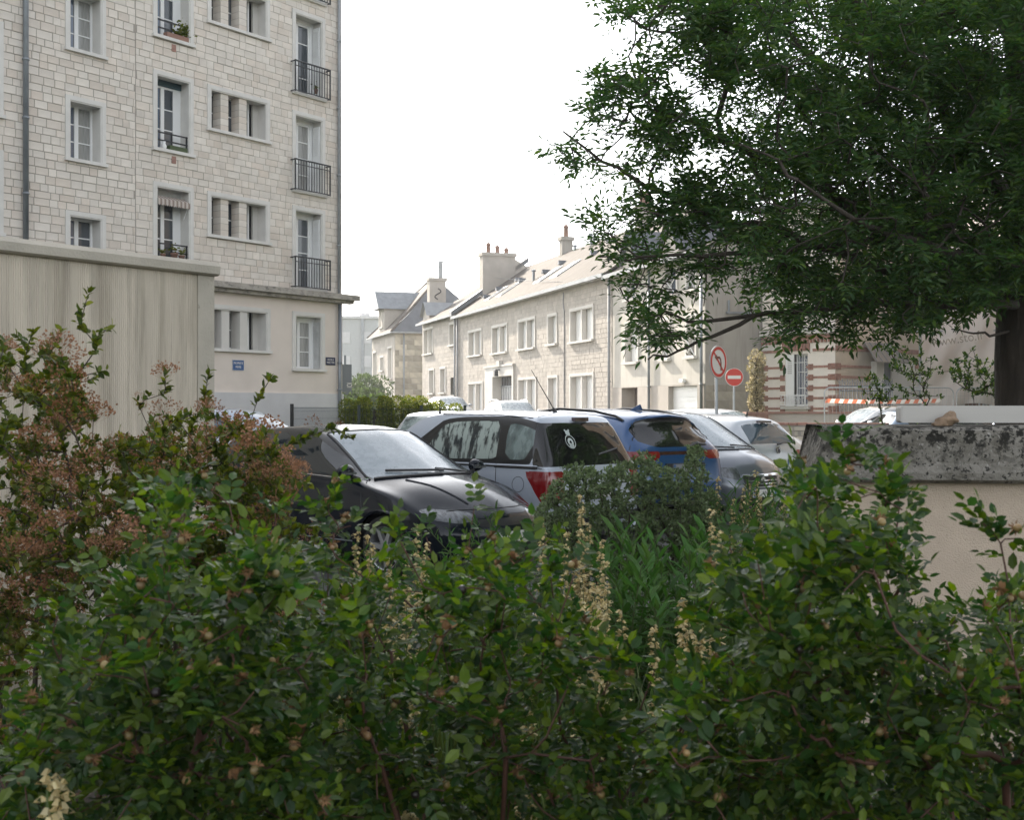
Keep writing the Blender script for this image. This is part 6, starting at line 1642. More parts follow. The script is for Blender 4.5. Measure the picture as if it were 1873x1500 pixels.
# ------------------------------------------------------------------ the big ash tree on the right
def path(*pp): return [at(*p) for p in pp]
tree = thing('ash_tree', 'large dark leaved tree with long low branches behind the garden wall', 'tree', (3.75, 8.6, 0))
base = np.array([3.75, 8.6, 0.0])
trunk = [base + (0, 0, z) for z in (0, .3, .8, 1.4, 2.0, 2.6, 3.2, 3.9, 4.6, 5.4, 6.4, 7.4)]
for i, p in enumerate(trunk): p += np.array([.03*math.sin(i*1.3), .03*math.cos(i), 0])
limbs = [trunk,
 path((1890, 470, 8.6), (1790, 440, 8.4), (1690, 425, 8.2), (1580, 395, 8.0), (1480, 335, 7.9), (1350, 265, 7.8), (1240, 215, 7.7), (1150, 195, 7.6)),
 path((1890, 520, 8.6), (1790, 515, 8.3), (1680, 500, 8.0), (1560, 470, 7.7), (1430, 420, 7.5), (1290, 390, 7.4), (1180, 340, 7.3), (1100, 295, 7.3), (1030, 240, 7.3)),
 path((1890, 560, 8.6), (1800, 555, 8.2), (1680, 556, 7.8), (1550, 562, 7.5), (1450, 570, 7.4), (1380, 577, 7.3), (1300, 617, 7.2), (1240, 642, 7.2), (1185, 658, 7.2)),
 path((1380, 577, 7.3), (1290, 588, 7.3), (1215, 570, 7.4), (1150, 552, 7.4)),
 path((1890, 420, 8.6), (1820, 330, 8.4), (1720, 190, 8.2), (1600, 50, 8.0), (1500, -110, 7.9), (1420, -260, 7.8)),
 path((1890, 380, 8.6), (1780, 320, 8.9), (1660, 240, 9.2), (1530, 130, 9.4), (1400, 20, 9.5), (1260, -70, 9.5)),
 path((1690, 425, 8.2), (1560, 445, 7.6), (1430, 460, 7.2), (1290, 468, 7.0), (1170, 470, 6.9), (1095, 470, 6.9)),
 path((1890, 500, 8.6), (1800, 480, 7.8), (1680, 440, 7.1), (1560, 400, 6.7), (1460, 330, 6.5)),
 path((1895, 300, 8.6), (1860, 120, 8.3), (1800, -60, 8.0), (1760, -300, 7.9)),
 path((1895, 450, 8.6), (1960, 300, 9.2), (2050, 120, 9.6), (2150, -100, 10)),
 path((1895, 480, 8.6), (2000, 420, 7.8), (2150, 380, 7.2), (2300, 330, 6.9)),
 path((1870, 600, 8.6), (1810, 615, 8.3), (1770, 608, 8.1), (1740, 602, 8.0))]
crown = [(1085, -60), (1100, 20), (1135, 60), (1110, 115), (1060, 165), (1000, 222), (1015, 290), (1075, 315), (1050, 360), (1040, 390), (1085, 440), (1070, 470), (1115, 500), (1180, 475), (1235, 505), (1280, 555),
         (1170, 538), (1100, 545), (1150, 600), (1140, 640), (1200, 668), (1250, 640), (1330, 610), (1400, 600), (1390, 648), (1450, 622), (1530, 632), (1640, 640), (1700, 605), (1780, 575), (1840, 545), (1980, 545), (1980, -60)]
def dens(px, py):
    d = np.full(len(px), .28) + .72*np.clip((px-1080)/520, 0, 1)
    cl = np.sin(px*.019+2.1*np.sin(py*.021)) + np.sin(py*.052+1.5*np.sin(px*.011)) + .7*np.sin(px*.047-py*.061)
    d = d*np.clip(.62+.55*cl, .05 + .35*np.clip((px-1250)/350, 0, 1), 1.0)
    d = np.where((py > 590) & (px > 1250) & (px < 1400), d*.04, d)
    for (cx, cy_, rx, ry) in ((1130, 275, 55, 26), (1300, 300, 60, 26), (1190, 440, 40, 14), (1330, 520, 90, 26), (1310, 585, 60, 16), (1370, 40, 30, 20), (1180, 130, 40, 22), (1450, 545, 60, 16), (1260, 130, 26, 18), (1480, 60, 40, 22), (1560, 500, 40, 14), (1420, 190, 30, 16), (1620, 300, 26, 12)):
        d = np.where(((px-cx)/rx)**2 + ((py-cy_)/ry)**2 < 1, d*.06, d)
    return d
tg = sample_poly([(a+14, b-22 if b > 480 else b) for a, b in crown], 3300, 6.6, 9.8, dens)
left = tg[:, 0]*F/tg[:, 1] + CX < 1330
tg[left] = [at(p[0]*F/p[1]+CX, CY-(p[2]-EYE)*F/p[1], rng.uniform(6.7, 7.9)) for p in tg[left]]
back = sample_poly([(1240, -60), (1230, 60), (1330, 200), (1380, 380), (1360, 470), (1450, 520), (1560, 590), (1700, 580), (1980, 520), (1980, -60)], 500, 9.4, 11.2)
upper = np.stack([rng.uniform(1.0, 5.8, 260), rng.uniform(6.5, 10.5, 260), rng.uniform(4.5, 8.2, 260)], 1)
upper = upper[((upper[:, 0]-3.6)/3.0)**2 + ((upper[:, 1]-8.5)/2.6)**2 + ((upper[:, 2]-4.5)/4)**2 < 1]
right_ = np.stack([rng.uniform(3.9, 6.3, 160), rng.uniform(6.8, 10.2, 160), rng.uniform(2.6, 5.0, 160)], 1)
limbs = [[np.array(q)-base for q in l_] for l_ in limbs]; trunk = limbs[0]
P, PA, chains, n0 = grow(limbs, np.concatenate([tg, back, upper, right_])-base, 0.07, 0.12, 0.14, .04)
# trunk and limbs
mb = MB(); mb.tube(trunk, [.34, .29, .265, .25, .245, .24, .22, .19, .15, .12, .09, .05], 18); mb.build('trunk', bark, tree, True)
lr = [None, (.060, .008), (.055, .006), (.036, .005), (.014, .004), (.065, .010), (.055, .008), (.026, .004), (.05, .006), (.06, .015), (.06, .015), (.05, .010), (.011, .004)]
for ch, rr in zip(limbs[1:], lr[1:]):
    ch = [q for i, (a_, b_) in enumerate(zip(ch[:-1], ch[1:])) for q in ((a_, (a_*.65+b_*.35)+rng.normal(0, .018, 3), (a_*.3+b_*.7)+rng.normal(0, .018, 3)) if i else (a_,))] + [ch[-1]]
    m_ = len(ch); MB().tube(ch, [rr[0] + (rr[1]-rr[0])*(i/(m_-1))**.7 for i in range(m_)], 8).build('limb', bark, tree, True)
branch_mesh('twigs', P, PA, chains, bark, tree, .0038, .42, .02, 5, start=len(limbs))
bp, bd = [], []
for ch in chains[len(limbs):]:
    ids = ch[-min(len(ch)-1, 5):]
    for k, i in enumerate(ids):
        for r_ in range(2 if k < len(ids)-1 else 4):
            t = P[i] - P[PA[i]]; t /= np.linalg.norm(t)+1e-9
            bp.append(P[i]); bd.append(t*.8 + rng.normal(0, .75, 3)*(1, 1, .45) + (0, 0, .08))
bp, bd = np.array(bp), np.array(bd)
keep = rng.uniform(0, 1, len(bp)) < .86
bp, bd = bp[keep], bd[keep]
pos, d, up, L, Wd = pinnate(bp, bd, 3, .150, .056, .0215, .10, up=np.tile([0, 0, 1.0], (len(bp), 1)) + rng.normal(0, .22, (len(bp), 3)))
put_leaves(tree, pos, d, up, L, Wd, leaf_ash, 300, mass_slim='mid', pick=facing(pos+base))

# ------------------------------------------------------------------ foreground shrubs
hip_mesh = MB(); hip_mesh.mat(0)
hip_mesh.lathe([(0, -.009), (.006, -.0075), (.0092, -.002), (.0092, .003), (.006, .0085), (.003, .0105)], 12)
hip_mesh.mat(1)
for i in range(9):
    t = i*.7; e = .017 + .004*math.sin(i*3)
    a = np.array([math.cos(t), math.sin(t), 0]); b_ = np.array([-math.sin(t), math.cos(t), 0])*.0022
    hip_mesh.add([a*.002+b_+(0, 0, .009), a*.002-b_+(0, 0, .009), a*e*.62-b_*.8+(0, 0, .017), a*e+(0, 0, .014+.006*math.cos(i*2.)), a*e*.62+b_*.8+(0, 0, .017)], [(0, 1, 2, 3, 4)])
hip_green = hip_mesh.mesh('rose_hip', [hip_m, sepal_m], True)
hd_ = MB().lathe([(0, -.009), (.008, -.006), (.0105, 0), (.007, .008), (0, .011)], 10).mesh('dark_rose_hip', hip_dark, True)
def dried():
    mb = MB()
    for i in range(26):
        p = np.array([random.gauss(0, 1), random.gauss(0, 1), random.gauss(.3, 1)]); p = p/np.linalg.norm(p)*random.uniform(.006, .016); e = np.cross(p, (.4, .2, 1))*.5
        mb.quad((0, 0, 0), p*.6+e, p, p*.6-e)
    return mb.mesh('dried_flower', sepal_m)
dry_mesh = dried()

def shrub(name, label, cat, stems, targets, m_leaf, m_twig, leaf, per=5, pairs=None, n_single=0, tipr=.0014, rmax=.012, group=None, wander=.05, path_w=.22, slim=False, seg=.06, droop=0.1, last=9):
    o = thing(name, label, cat, (float(stems[0][0][0]), float(stems[0][0][1]), 0.05), 0, group)
    off = np.array([stems[0][0][0], stems[0][0][1], .05])
    stems_ = [[np.array(p)-off for p in s] for s in stems]
    P, PA, ch, n0 = grow(stems_, targets-off, wander, path_w, seg)
    branch_mesh('stems', P, PA, ch, m_twig, o, tipr, .42, rmax, 5)
    bp, bd = [], []
    for c_ in ch[len(stems):]:
        ids = c_[-min(len(c_)-1, last):]
        for i in ids:
            t = P[i]-P[PA[i]]; t /= np.linalg.norm(t)+1e-9
            for r_ in range(per):
                bp.append(P[i] + t*rng.uniform(-seg*.5, seg*.5)); v = rng.normal(0, .8, 3); bd.append(v - t*np.dot(v, t)*.6 + t*.5 + (0, 0, .12))
        bp.append(P[c_[-1]]); bd.append(t + rng.normal(0, .2, 3))
    bp, bd = np.array(bp), np.array(bd)
    if pairs is not None:
        pos, d, up, L, Wd = pinnate(bp, bd, pairs, leaf[2], leaf[0], leaf[1], droop)
    else:
        n = len(bp); pos, d = bp, bd; up = np.tile([0, 0, 1.0], (n, 1)) + rng.normal(0, .5, (n, 3))
        f = rng.uniform(.55, 1.25, n); L, Wd = leaf[0]*f, leaf[1]*f
    put_leaves(o, pos, d, up, L, Wd, m_leaf, n_single, slim, pick=facing(pos+off))
    return o, off, P, PA, ch, len(stems)
def bush_stems(x, y, n, spread, h, curve=.4):
    out = []
    for i in range(n):
        a = 2*math.pi*i/n + rng.uniform(-.3, .3); r = spread*rng.uniform(.4, 1)
        b = np.array([x+.06*math.cos(a), y+.06*math.sin(a), .05])
        out.append([b + np.array([math.cos(a)*r*t**1.4, math.sin(a)*r*t**1.4, h*t]) for t in np.linspace(0, 1, 6)])
    return out
def hang(o, off, P, ch, ns, mesh, name, n, label=None, sc=(.5, .8), stem=.03, inview=True):
    tips = np.array([c_[-1] for c_ in ch[ns:]]); q = P[tips]+off
    f_ = facing(q); tips = tips[np.argsort(f_)][:int(max(n*1.6, (f_ < 100).sum()*.55))]
    for i in rng.permutation(tips)[:n]:
        c = link(name, mesh, o); c.location = P[i] + rng.normal(0, .012, 3) + np.array([0, -.01, .015]); s = rng.uniform(*sc); c.scale = (s, s, s)
        c.rotation_euler = (rng.normal(0, .7), rng.normal(0, .7), rng.uniform(0, 6)); 
        if label: c['label'] = label

rose_l = [(-40, 1310), (50, 1220), (105, 1115), (190, 1065), (270, 1010), (292, 885), (340, 868), (395, 930), (470, 950), (540, 975), (575, 1000), (600, 1150), (560, 1300), (620, 1540), (-40, 1540)]
rose_c = [(575, 1090), (598, 900), (606, 900), (625, 1020), (690, 1050), (760, 985), (860, 945), (950, 935), (1000, 1010), (1045, 1070), (1110, 1160), (1200, 1260), (1260, 1350), (1230, 1540), (590, 1540), (560, 1300)]
rose_r = [(1180, 1290), (1260, 1180), (1290, 1080), (1330, 1000), (1400, 965), (1465, 860), (1530, 808), (1610, 845), (1650, 880), (1655, 960), (1640, 1010), (1700, 1070), (1790, 1045), (1880, 1050), (1960, 1100), (1960, 1540), (1200, 1540)]
def clump(px, py):                   # leafy clumps with darker openings between them
    v = np.sin(px*.031+1.3*np.sin(py*.017)) + np.sin(py*.037+1.7*np.sin(px*.013)) + .6*np.sin(px*.071-py*.053)
    return np.clip(.48+.55*v, .05, 1.0)
RB = []
for nm, poly, cx, cyy, y0, y1, n, lab in (('rose_bush', rose_l, -.85, 2.15, 1.65, 2.7, 400, 'wild rose bush with bright green leaves at the lower left, under brown spirea heads'),
                                   ('rose_bush', rose_c, -.05, 2.4, 1.9, 2.95, 330, 'middle wild rose bush in front of the cream flower spikes'),
                                   ('rose_bush', rose_r, .95, 2.25, 1.7, 2.75, 520, 'wild rose bush with a tall shoot against the garden wall')):
    tg = sample_poly([(a, b+48 if b < 1500 else b) for a, b in poly], int(n*1.15), y0, y1, clump)
    lowt = np.stack([cx+rng.normal(0, .3, 60), cyy+rng.normal(0, .25, 60), rng.uniform(.25, .8, 60)], 1)
    shoots_ = [bb for b_ in rng.permutation(len(tg))[:22] for bb in (tg[b_] + np.array([rng.normal(0, .06), 0, rng.uniform(.06, .17)]), )]
    shoots_ += [at(*s) for s in {-.85: ((338, 872, 2.1), (302, 892, 2.1), (372, 888, 2.1), (420, 925, 2.1), (190, 1050, 1.9), (112, 1110, 1.8)), -.05: ((604, 903, 2.4), (602, 940, 2.4), (612, 975, 2.4), (642, 962, 2.4), (735, 975, 2.5), (868, 925, 2.5), (1005, 985, 2.5)), .95: ((1540, 812, 2.1), (1565, 850, 2.1), (1622, 862, 2.1), (1645, 925, 2.1), (1470, 860, 2.2), (1798, 958, 1.9), (1830, 995, 1.9), (1866, 985, 1.9), (1335, 1000, 2.2))}[cx]]
    tg = np.concatenate([tg, np.array(shoots_)])
    RB.append(shrub(nm, lab, 'rose bush', bush_stems(cx, cyy, 9, .45, 1.0), np.concatenate([tg, lowt]), leaf_rose, twig_red, (.0235, .0155, .054), 2, 3, 300, .0014, .007, 'wild rose bushes in the foreground', last=7, seg=.05))
for (o, off, P, PA, ch, ns), nh in zip(RB, (80, 85, 100)):
    hang(o, off, P, ch, ns, hip_green, 'rose_hip', nh); hang(o, off, P, ch, ns, dry_mesh, 'dried_flower', 10, sc=(.8, 1.3)); hang(o, off, P, ch, ns, hd_, 'dark_rose_hip', 7, 'shrivelled black rose hip')

# spirea with dry brown flower heads, left
def flower_head(seed, n=170, r=.045):
    rd = random.Random(seed); mb = MB()
    for i in range(n):
        a = rd.uniform(0, 6.28); q = r*math.sqrt(rd.random()); z = .022*(1-(q/r)**2)+rd.gauss(0, .006)
        p = np.array([q*math.cos(a), q*math.sin(a), z]); d = np.array([rd.gauss(0, 1), rd.gauss(0, 1), rd.gauss(.4, 1)]); d = d/np.linalg.norm(d)*.0065; e = np.cross(d, (.3, .9, .2))*.45
        mb.quad(p-d*.5, p+e, p+d*.5, p-e)
        if i % 6 == 0: mb.add([(0, 0, -.035), tuple(p), tuple(p+e*.3)], [(0, 1, 2)])
    return mb.mesh('flower_head', flower_brown)
heads = [flower_head(i) for i in range(4)]
sp_a = [(-60, 700), (0, 640), (50, 615), (95, 640), (140, 660), (175, 700), (170, 780), (230, 800), (290, 790), (300, 900), (260, 1000), (200, 1060), (100, 1110), (40, 1230), (-60, 1320)]
sp_b = [(230, 810), (300, 760), (340, 760), (390, 750), (440, 770), (490, 790), (530, 850), (560, 880), (520, 930), (560, 1000), (500, 1060), (330, 1040), (250, 1000), (200, 900)]
SB = []
for poly, stems, shoots, lab, y0, y1, n in (
    (sp_a, bush_stems(-1.5, 3.7, 8, .4, 1.25), [(158, 548, 3.5), (150, 600, 3.5), (175, 640, 3.5), (200, 600, 3.6), (60, 612, 3.4), (90, 640, 3.5), (105, 615, 3.5), (10, 660, 3.3), (182, 680, 3.6)], 'spirea shrub with rusty flower heads at the left edge before the garage', 3.0, 4.3, 430),
    (sp_b, bush_stems(-1.15, 4.1, 8, .4, 1.15), [(302, 690, 3.9), (300, 720, 3.9), (380, 688, 3.9), (375, 730, 3.9), (490, 700, 3.8), (470, 735, 3.8), (600, 785, 3.9), (560, 800, 3.9), (530, 815, 3.9), (640, 800, 3.9), (520, 855, 3.8), (255, 745, 3.9)], 'spirea shrub with rusty flower heads leaning over the black car', 3.4, 4.6, 420)):
    tg = np.concatenate([sample_poly(poly, n, y0, y1), np.array([at(*s) for s in shoots]), sample_poly([(-80, 960), (330, 960), (300, 1180), (60, 1420), (-80, 1420)], 170, 2.9, 4.0) if stems[0][0][0] < -1.3 else sample_poly([(250, 960), (590, 960), (600, 1120), (300, 1200)], 120, 3.3, 4.4), np.stack([stems[0][0][0]+rng.normal(0, .35, 60), stems[0][0][1]+rng.normal(0, .3, 60), rng.uniform(.2, .9, 60)], 1)])
    r_ = shrub('spirea_shrub', lab, 'shrub', stems, tg, leaf_spirea, twig_m, (.027, .0165), 11, None, 300, .0016, .009, 'spirea shrubs on the left', last=9, seg=.05)
    SB.append(r_)
    o, off, P, PA, ch, ns = r_
    tips = np.array([c_[-1] for c_ in ch[ns:]]); ok = facing(P[tips]+off) < 100
    q = P[tips]+off; py = CY-(q[:, 2]-EYE)*F/q[:, 1]; ok &= py > 640
    for i in rng.permutation(tips[ok])[:170]:
        c = link('flower_head', heads[rng.integers(4)], o); c.location = P[i] + (0, 0, .02); s = rng.uniform(.8, 1.5); c.scale = (s, s, s); c.rotation_euler = (rng.normal(0, .5)+.35, rng.normal(0, .5), rng.uniform(0, 6))

# dense small leaved shrub in the middle
dk = [(990, 940), (1010, 905), (1040, 862), (1075, 858), (1110, 872), (1150, 850), (1195, 832), (1215, 860), (1255, 870), (1268, 825), (1290, 822), (1300, 880), (1325, 930), (1320, 1000), (1290, 1060), (1150, 1070), (1040, 1040), (985, 1000)]
tg = sample_poly([(a-8, b-6) for a, b in dk], 1300, 6.3, 7.3); low = np.stack([.55+rng.normal(0, .28, 120), 6.9+rng.normal(0, .25, 120), rng.uniform(.15, .8, 120)], 1)
shrub('cotoneaster', 'dense small leaved dark green shrub hiding the rear of the silver van', 'shrub', bush_stems(.62, 6.85, 10, .42, 1.0), np.concatenate([tg, low]), leaf_dark, twig_m, (.024, .0135), 13, None, 200, .0014, .008, slim=False, last=9, seg=.05)

# leafy perennials: upright stems with whorls of pointed leaves
def perennial(name, label, spots, hmin, hmax, m, leaf_l, leaf_w, n_leaf, group=None, n_single=60):
    o = thing(name, label, 'plant', (spots[0][0], spots[0][1], .05), 0, group); off = np.array([spots[0][0], spots[0][1], .05])
    mb = MB(); pos, d = [], []
    for (x, y) in spots:
        h = rng.uniform(hmin, hmax); lean = rng.normal(0, .06, 2)
        b = np.array([x, y, .05])-off
        pts = [b + np.array([lean[0]*t*t*3, lean[1]*t*t*3, h*t]) for t in np.linspace(0, 1, 6)]
        mb.tube(pts, [.004, .004, .0035, .003, .0025, .002], 4)
        for k in range(n_leaf):
            t = .25 + .75*(k+rng.uniform(0, 1))/n_leaf; j = min(int(t*5), 4); p = pts[j] + (pts[j+1]-pts[j])*(t*5-j)
            a = k*2.4 + rng.normal(0, .3); e = .15 + 1.1*(t > .85)
            pos.append(p); d.append((math.cos(a), math.sin(a), e + rng.normal(0, .25)))
    mb.build('stems', stem_green, o)
    pos, d = np.array(pos), np.array(d); n = len(pos); f = rng.uniform(.6, 1.15, n)
    put_leaves(o, pos, d, np.tile([0, 0, 1.], (n, 1))+rng.normal(0, .25, (n, 3)), leaf_l*f, leaf_w*f, m, n_single, pick=facing(pos+off))
    return o
def spots_in(px0, px1, Y0, Y1, n):
    Y = rng.uniform(Y0, Y1, n); return [((rng.uniform(px0, px1)-CX)*y/F, y) for y in Y]
perennial('leafy_perennial', 'clump of upright bright green perennials before the dark shrub', spots_in(1110, 1300, 4.7, 5.7, 60), .78, 1.04, leaf_bright, .105, .030, 36)
perennial('leafy_perennial', 'clump of slender green perennials beside the mossy wall', spots_in(1330, 1500, 5.6, 7.6, 70), .80, 1.20, leaf_bright, .075, .013, 40)
perennial('leafy_perennial', 'green perennials behind the middle rose bush near the black car', spots_in(740, 1000, 4.8, 7.2, 60), .65, .98, leaf_bright, .07, .016, 32)
perennial('leafy_perennial', 'low green undergrowth behind the left rose bush', spots_in(300, 800, 3.2, 5.6, 130), .55, 1.0, leaf_rose, .06, .022, 30)
perennial('leafy_perennial', 'low green undergrowth between the roses and the garden wall', spots_in(1250, 1800, 3.0, 4.6, 110), .45, .85, leaf_rose, .06, .022, 30)
# cream flower spikes, each clump a plant with its spikes as parts
def spike_mesh(seed):
    rd = random.Random(seed); mb = MB(); h = 1.0
    mb.mat(1); mb.tube([(0, 0, 0), (.01, .0, .35), (.0, .01, .7), (.01, 0, 1.0)], [.0035, .003, .0025, .0015], 4); mb.mat(0)
    lv = [.60+.045*i for i in range(10)]
    for k, z in enumerate(lv):
        s = 1.0 - .55*k/10
        for i in range(rd.randint(8, 12)):
            a = rd.uniform(0, 6.28); c, n_ = np.array([math.cos(a), math.sin(a), .25]), np.array([-math.sin(a), math.cos(a), 0])
            b = np.array([.006, 0, z+rd.gauss(0, .010)]); L = .032*s*rd.uniform(.7, 1.2); w_ = .0066*s
            p1, p2 = b+c*L*.55, b+c*L
            mb.add([b+n_*w_*.4, b-n_*w_*.4, p1-n_*w_*.7+(0, 0, .003), p1+n_*w_*.7+(0, 0, .003), p2-n_*w_*1.4+(0, 0, -.006), p2+n_*w_*1.4+(0, 0, -.006), p1+(0, 0, -w_*1.6)],
                   [(0,1,2,3), (3,2,4,5), (0,3,6), (1,6,2), (6,5,4)])
    mb.mat(2)
    for i in range(14):
        a = rd.uniform(0, 6.28); z = rd.uniform(.02, .55); c, n_ = np.array([math.cos(a), math.sin(a), .5]), np.array([-math.sin(a), math.cos(a), 0]); L = rd.uniform(.05, .11); b = np.array([0, 0, z])
        mb.add([b, b+c*L*.5+n_*.009, b+c*L+(0, 0, -.02), b+c*L*.5-n_*.009], [(0, 1, 2), (0, 2, 3)])
    return mb.mesh('flower_spike', [flower_cream, stem_green, leaf_bright])
spikes = [spike_mesh(i) for i in range(5)]
for lab, spots in (('clump of cream flower spikes before the black car wheel', [(650, 985, 4.6), (668, 1010, 4.4), (690, 985, 4.5), (705, 1030, 4.2), (735, 1035, 4.3), (760, 1005, 4.5), (788, 975, 4.7), (640, 1050, 4.1), (720, 1060, 4.1), (675, 1060, 4.0), (745, 1065, 4.0), (615, 1075, 3.9)]),
                   ('clump of cream flower spikes between the middle rose and the dark shrub', [(1040, 935, 5.4), (1060, 965, 5.0), (1065, 915, 5.4), (1085, 1000, 4.6), (1075, 1040, 4.4), (1095, 1040, 4.2), (1015, 985, 4.8), (1110, 1080, 3.9), (990, 960, 5.2)]),
                   ('large cream flower spikes below the bright green perennials', [(1100, 1095, 3.4), (1120, 1085, 3.3), (1145, 1130, 3.2), (1130, 1150, 3.1), (1060, 1150, 3.2), (1075, 1120, 3.4), (1220, 1165, 3.2)]),
                   ('cream flower spike cluster standing left of the right rose bush', [(1285, 1110, 3.1), (1270, 1130, 3.0), (1300, 1150, 3.0), (1215, 1180, 3.0), (1285, 980, 4.4), (1318, 945, 4.6), (1288, 1180, 2.95)]),
                   ('cream flower spikes before the nose of the graphite minivan', [(1322, 880, 7.0), (1355, 895, 6.9), (1370, 890, 7.2), (1400, 870, 7.1), (1415, 880, 6.8), (1430, 895, 7.0), (1445, 885, 6.6), (1460, 880, 7.2), (1385, 910, 6.7), (1340, 920, 6.7), (1470, 900, 6.6), (1490, 910, 6.8)]),
                   ('cream flower spikes glimpsed through the lower middle rose bush', [(745, 1250, 3.0), (735, 1290, 2.9), (640, 1330, 2.9), (960, 1215, 2.95), (770, 1330, 2.8), (865, 1275, 2.9)]),
                   ('cream flower spike at the lower left corner', [(50, 1440, 1.62), (40, 1480, 1.6)])):
    pts = [at(*s) for s in spots]; o = thing('flowering_plant', lab, 'flowers', (pts[0][0], pts[0][1], .05), 0, 'cream flower spikes')
    off = np.array([pts[0][0], pts[0][1], .05])
    for p in pts:
        c = link('flower_spike', spikes[rng.integers(5)], o); q = np.array([p[0], p[1], .05])-off; h = p[2]-.05
        c.location = q; c.rotation_euler = (rng.normal(0, .03), rng.normal(0, .03), rng.uniform(0, 6)); c.scale = (max(h, .55), max(h, .55), h)
# grass and iris blades filling the bed
def blades(name, spots, hmin, hmax, w_, m, n=4, lab=None):
    V, Fq = [], []; k = 0
    for (x, y) in spots:
        for b in range(n):
            h = rng.uniform(hmin, hmax); a = rng.uniform(0, 6.28); r = rng.uniform(.08, .35)*h; t_ = np.array([-math.sin(a), math.cos(a), 0])
            p0 = np.array([x+rng.normal(0, .03), y+rng.normal(0, .03), .04])
            for i in range(5):
                t = i/4; p = p0 + np.array([math.cos(a)*r*t*t, math.sin(a)*r*t*t, h*t*(1-.15*t*t)]); ww = w_*(1-t**2.2)*.5+.0004
                V += [p+t_*ww, p-t_*ww]
            for i in range(4): Fq.append((k+2*i, k+2*i+1, k+2*i+3, k+2*i+2))
            k += 10
    return tag(link(name, np_mesh(name, V, [np.array(Fq)], m)), kind='stuff')
blades('tall_grass', spots_in(560, 1420, 2.9, 7.5, 620), .35, .95, .010, leaf_blade)
blades('bed_grass', [(rng.uniform(-5.5, 6), rng.uniform(.6, 8.4)) for _ in range(1500)], .10, .35, .008, leaf_blade, 5)
# leafy ground cover of the bed, so the soil does not stare through
n = 9000; pos = np.stack([rng.uniform(-5.5, 6, n), rng.uniform(.7, 8.3, n), rng.uniform(.08, .42, n)], 1); dd_ = rng.normal(0, 1, (n, 3)); dd_[:, 2] = np.abs(dd_[:, 2])*.4
tag(link('ground_cover', leaves_mesh('ground_cover', pos, dd_, np.tile([0, 0, 1.], (n, 1))+rng.normal(0, .4, (n, 3)), rng.uniform(.03, .07, n), rng.uniform(.015, .03, n), leaf_rose)), kind='stuff')

# ------------------------------------------------------------------ plants further off
for lab, pts_, y0 in (('young leafy shrub behind the wall above the pale slab', [(1660, 650), (1610, 690), (1640, 670), (1690, 660), (1590, 700), (1630, 640), (1700, 690), (1665, 690), (1650, 720), (1620, 720), (1600, 725), (1690, 715)], 12.5),
                     ('loose shrub beside the tree trunk above the pale slab', [(1775, 655), (1760, 670), (1790, 690), (1810, 700), (1750, 690), (1820, 720), (1770, 700), (1790, 720), (1830, 695), (1800, 670), (1740, 680)], 12.0)):
    tg = np.concatenate([np.array([at(px+rng.normal(0, 9), py+rng.normal(0, 8), y0+rng.normal(0, .18)) for _ in range(6)]) for px, py in pts_])
    x = tg[:, 0].mean()
    shrub('young_shrub', lab, 'shrub', bush_stems(x, y0, 6, .2, 1.3), tg, leaf_rose, twig_m, (.042, .024), 7, None, 0, .003, .012, 'shrubs behind the garden wall', seg=.07, last=5)
def leaf_blob(o, pts, size, m, n, l, w_, name='foliage'):
    pos = []
    c = np.array(pts); k = rng.integers(len(c), size=n)
    v = rng.normal(0, 1, (n, 3)); v /= np.linalg.norm(v, axis=1, keepdims=True)
    pos = c[k, :3] + v*(c[k, 3:4])*rng.uniform(.55, 1.0, (n, 1))**.4*np.array(size)
    d = v + rng.normal(0, .7, (n, 3)); up = v + rng.normal(0, .6, (n, 3)) + (0, 0, .4)
    f = rng.uniform(.6, 1.3, n)
    tag(link(name, leaves_mesh(name, pos - np.array(o.location), d, up, l*f, w_*f, m, slim=True), o), kind='stuff')
# clipped hedge segments
for x0, x1, Y, zt, lab in ((632, 660, 33.0, 1.88, 'hedge segment nearest the apartment corner, half in shade'), (662, 705, 32.4, 1.92, 'sunlit hedge segment with a yellow green top'), (700, 768, 32.0, 1.95, 'tallest sunlit hedge segment in the middle of the row'), (750, 800, 32.2, 1.83, 'lower hedge segment before the stone houses'), (795, 832, 32.6, 1.75, 'lowest hedge segment at the end of the row')):
    a, b = at(x0, 750, Y), at(x1, 750, Y); c = (a+b)/2
    o = thing('hedge', lab, 'hedge', (c[0], c[1], gz(Y)), 0, 'clipped hedge row')
    pts = [(a[0]+(b[0]-a[0])*u, Y+.5*v_, gz(Y)+.2+(zt-gz(Y)-.35)*t, .20) for u in np.linspace(0, 1, max(2, int((b[0]-a[0])/.22))) for v_ in (0, .6, 1.2) for t in np.linspace(0, 1, 6)]
    leaf_blob(o, pts, (1, 1, 1), leaf_hedge, int(15000*(b[0]-a[0])), .055, .034)
    MB().tube([(0, .3, 0), (0, .3, zt-gz(Y)-.3)], .05, 5).build('stem', twig_m, o)
# dark trees out of the picture to the right, mirrored in the tailgate glass
for x, y, lab in ((15.5, 13.5, 'dark tree to the right, mirrored in the tailgate glass of the van'), (17.5, 18.6, 'dark tree beside the brown house, mirrored in the tailgate glass')):
    o = thing('dark_tree', lab, 'tree', (x, y, 0))
    leaf_blob(o, [(x+rng.normal(0, 1.0), y+rng.normal(0, 1.0), rng.uniform(3, 17), 1.9) for _ in range(34)], (1, 1, 1), leaf_ash, 26000, .30, .20)
    MB().tube([(0, 0, 0), (0, 0, 9)], [.3, .1], 8).build('trunk', bark, o)
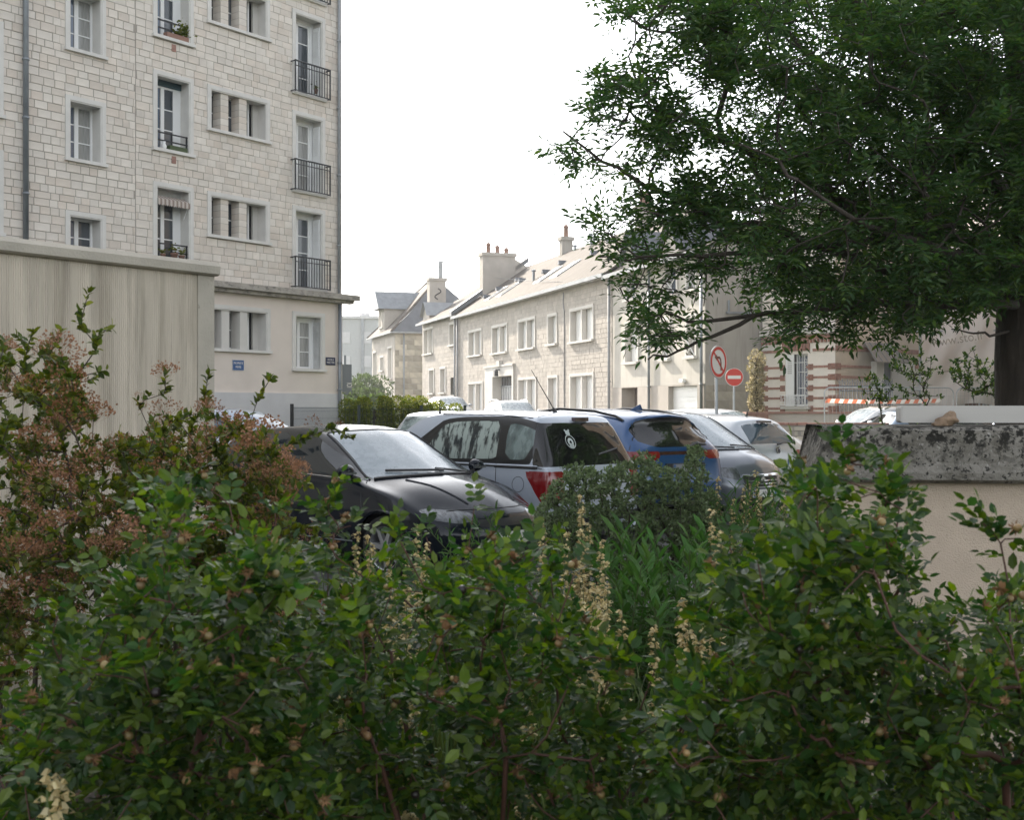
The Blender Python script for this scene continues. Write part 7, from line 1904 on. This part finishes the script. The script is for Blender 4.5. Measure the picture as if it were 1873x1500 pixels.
# climbing plant on a post
p = at(1383, 760, 36.5); o = thing('climbing_plant', 'cream variegated climber forming a column beside the villa', 'plant', (p[0], p[1], 0))
pts = [(p[0]+rng.normal(0, .05), p[1]+rng.normal(0, .05), z, .20) for z in np.linspace(1.55, 3.25, 16)]
leaf_blob(o, pts, (1, 1, 1), leaf_cream, 2600, .085, .05)
MB().tube([(0, 0, 0), (0, 0, 3.2)], .06, 6).build('post', twig_m, o)
mb = MB().box(-.32, .32, -.25, .25, 0, 1.48).box(-.36, .36, -.29, .29, 1.48, 1.56); mb.build('brick_planter', brick_band, o)
# far trees beyond the hedge
for px, pyt, Y, w_, lab in ((660, 672, 78, 3.2, 'round pale tree below the far apartment block'), (640, 690, 66, 2.4, 'small pale tree right beside the dark board'), (675, 700, 70, 2.2, 'low pale bush before the hipped house'), (648, 712, 46, 1.6, 'yellowish flowering bush above the hedge')):
    p = at(px, pyt, Y); zt = p[2]; o = thing('far_tree' if pyt < 700 else 'far_bush', lab, 'tree' if pyt < 700 else 'bush', (p[0], Y, gz(Y)), 0, 'trees beyond the hedge')
    pts = [(p[0]+rng.normal(0, w_*.33), Y+rng.normal(0, w_*.3), zt-.35*w_-abs(rng.normal(0, .45))*w_*.7, w_*.30) for _ in range(14)]
    leaf_blob(o, pts, (1, 1, .8), leaf_far, 5000, .20, .12)
    MB().tube([(0, 0, 0), (0, 0, zt-gz(Y)-.3*w_)], .12, 6).build('trunk', bark, o)
# low planting along the foot of the apartment block
p = at(575, 772, 31); o = thing('low_shrub', 'low reddish planting at the foot of the mesh fence', 'shrub', (p[0], p[1], gz(31)))
leaf_blob(o, [(p[0]+rng.uniform(-.6, .7), 31+rng.normal(0, .1), gz(31)+.3+rng.uniform(0, .75), .2) for _ in range(14)], (1, 1, 1), flower_brown, 1400, .07, .03)

# lettering becomes plain mesh
dg = bpy.context.evaluated_depsgraph_get()
for o in [o for o in COL.objects if o.type == 'FONT']:
    me = bpy.data.meshes.new_from_object(o.evaluated_get(dg)); me.name = o.name
    n_ = bpy.data.objects.new(o.name, me); COL.objects.link(n_); nm = o.name
    n_.parent = o.parent; n_.matrix_basis = o.matrix_basis.copy()
    bpy.data.objects.remove(o); n_.name = nm

# ------------------------------------------------------------------ morning haze
hz_m = bpy.data.materials.new('haze'); hz_m.use_nodes = True
nn = hz_m.node_tree.nodes; nn.clear()
pvn = nn.new('ShaderNodeVolumePrincipled'); pvn.inputs['Color'].default_value = (0.97, 0.98, 1.0, 1); pvn.inputs['Density'].default_value = 0.0007; pvn.inputs['Anisotropy'].default_value = 0.3
on = nn.new('ShaderNodeOutputMaterial'); hz_m.node_tree.links.new(pvn.outputs[0], on.inputs['Volume'])
o = MB().box(-215, 215, -135, 255, -1.0, 21.5).build('haze', hz_m); o['kind'] = 'stuff'; o.display_type = 'WIRE'
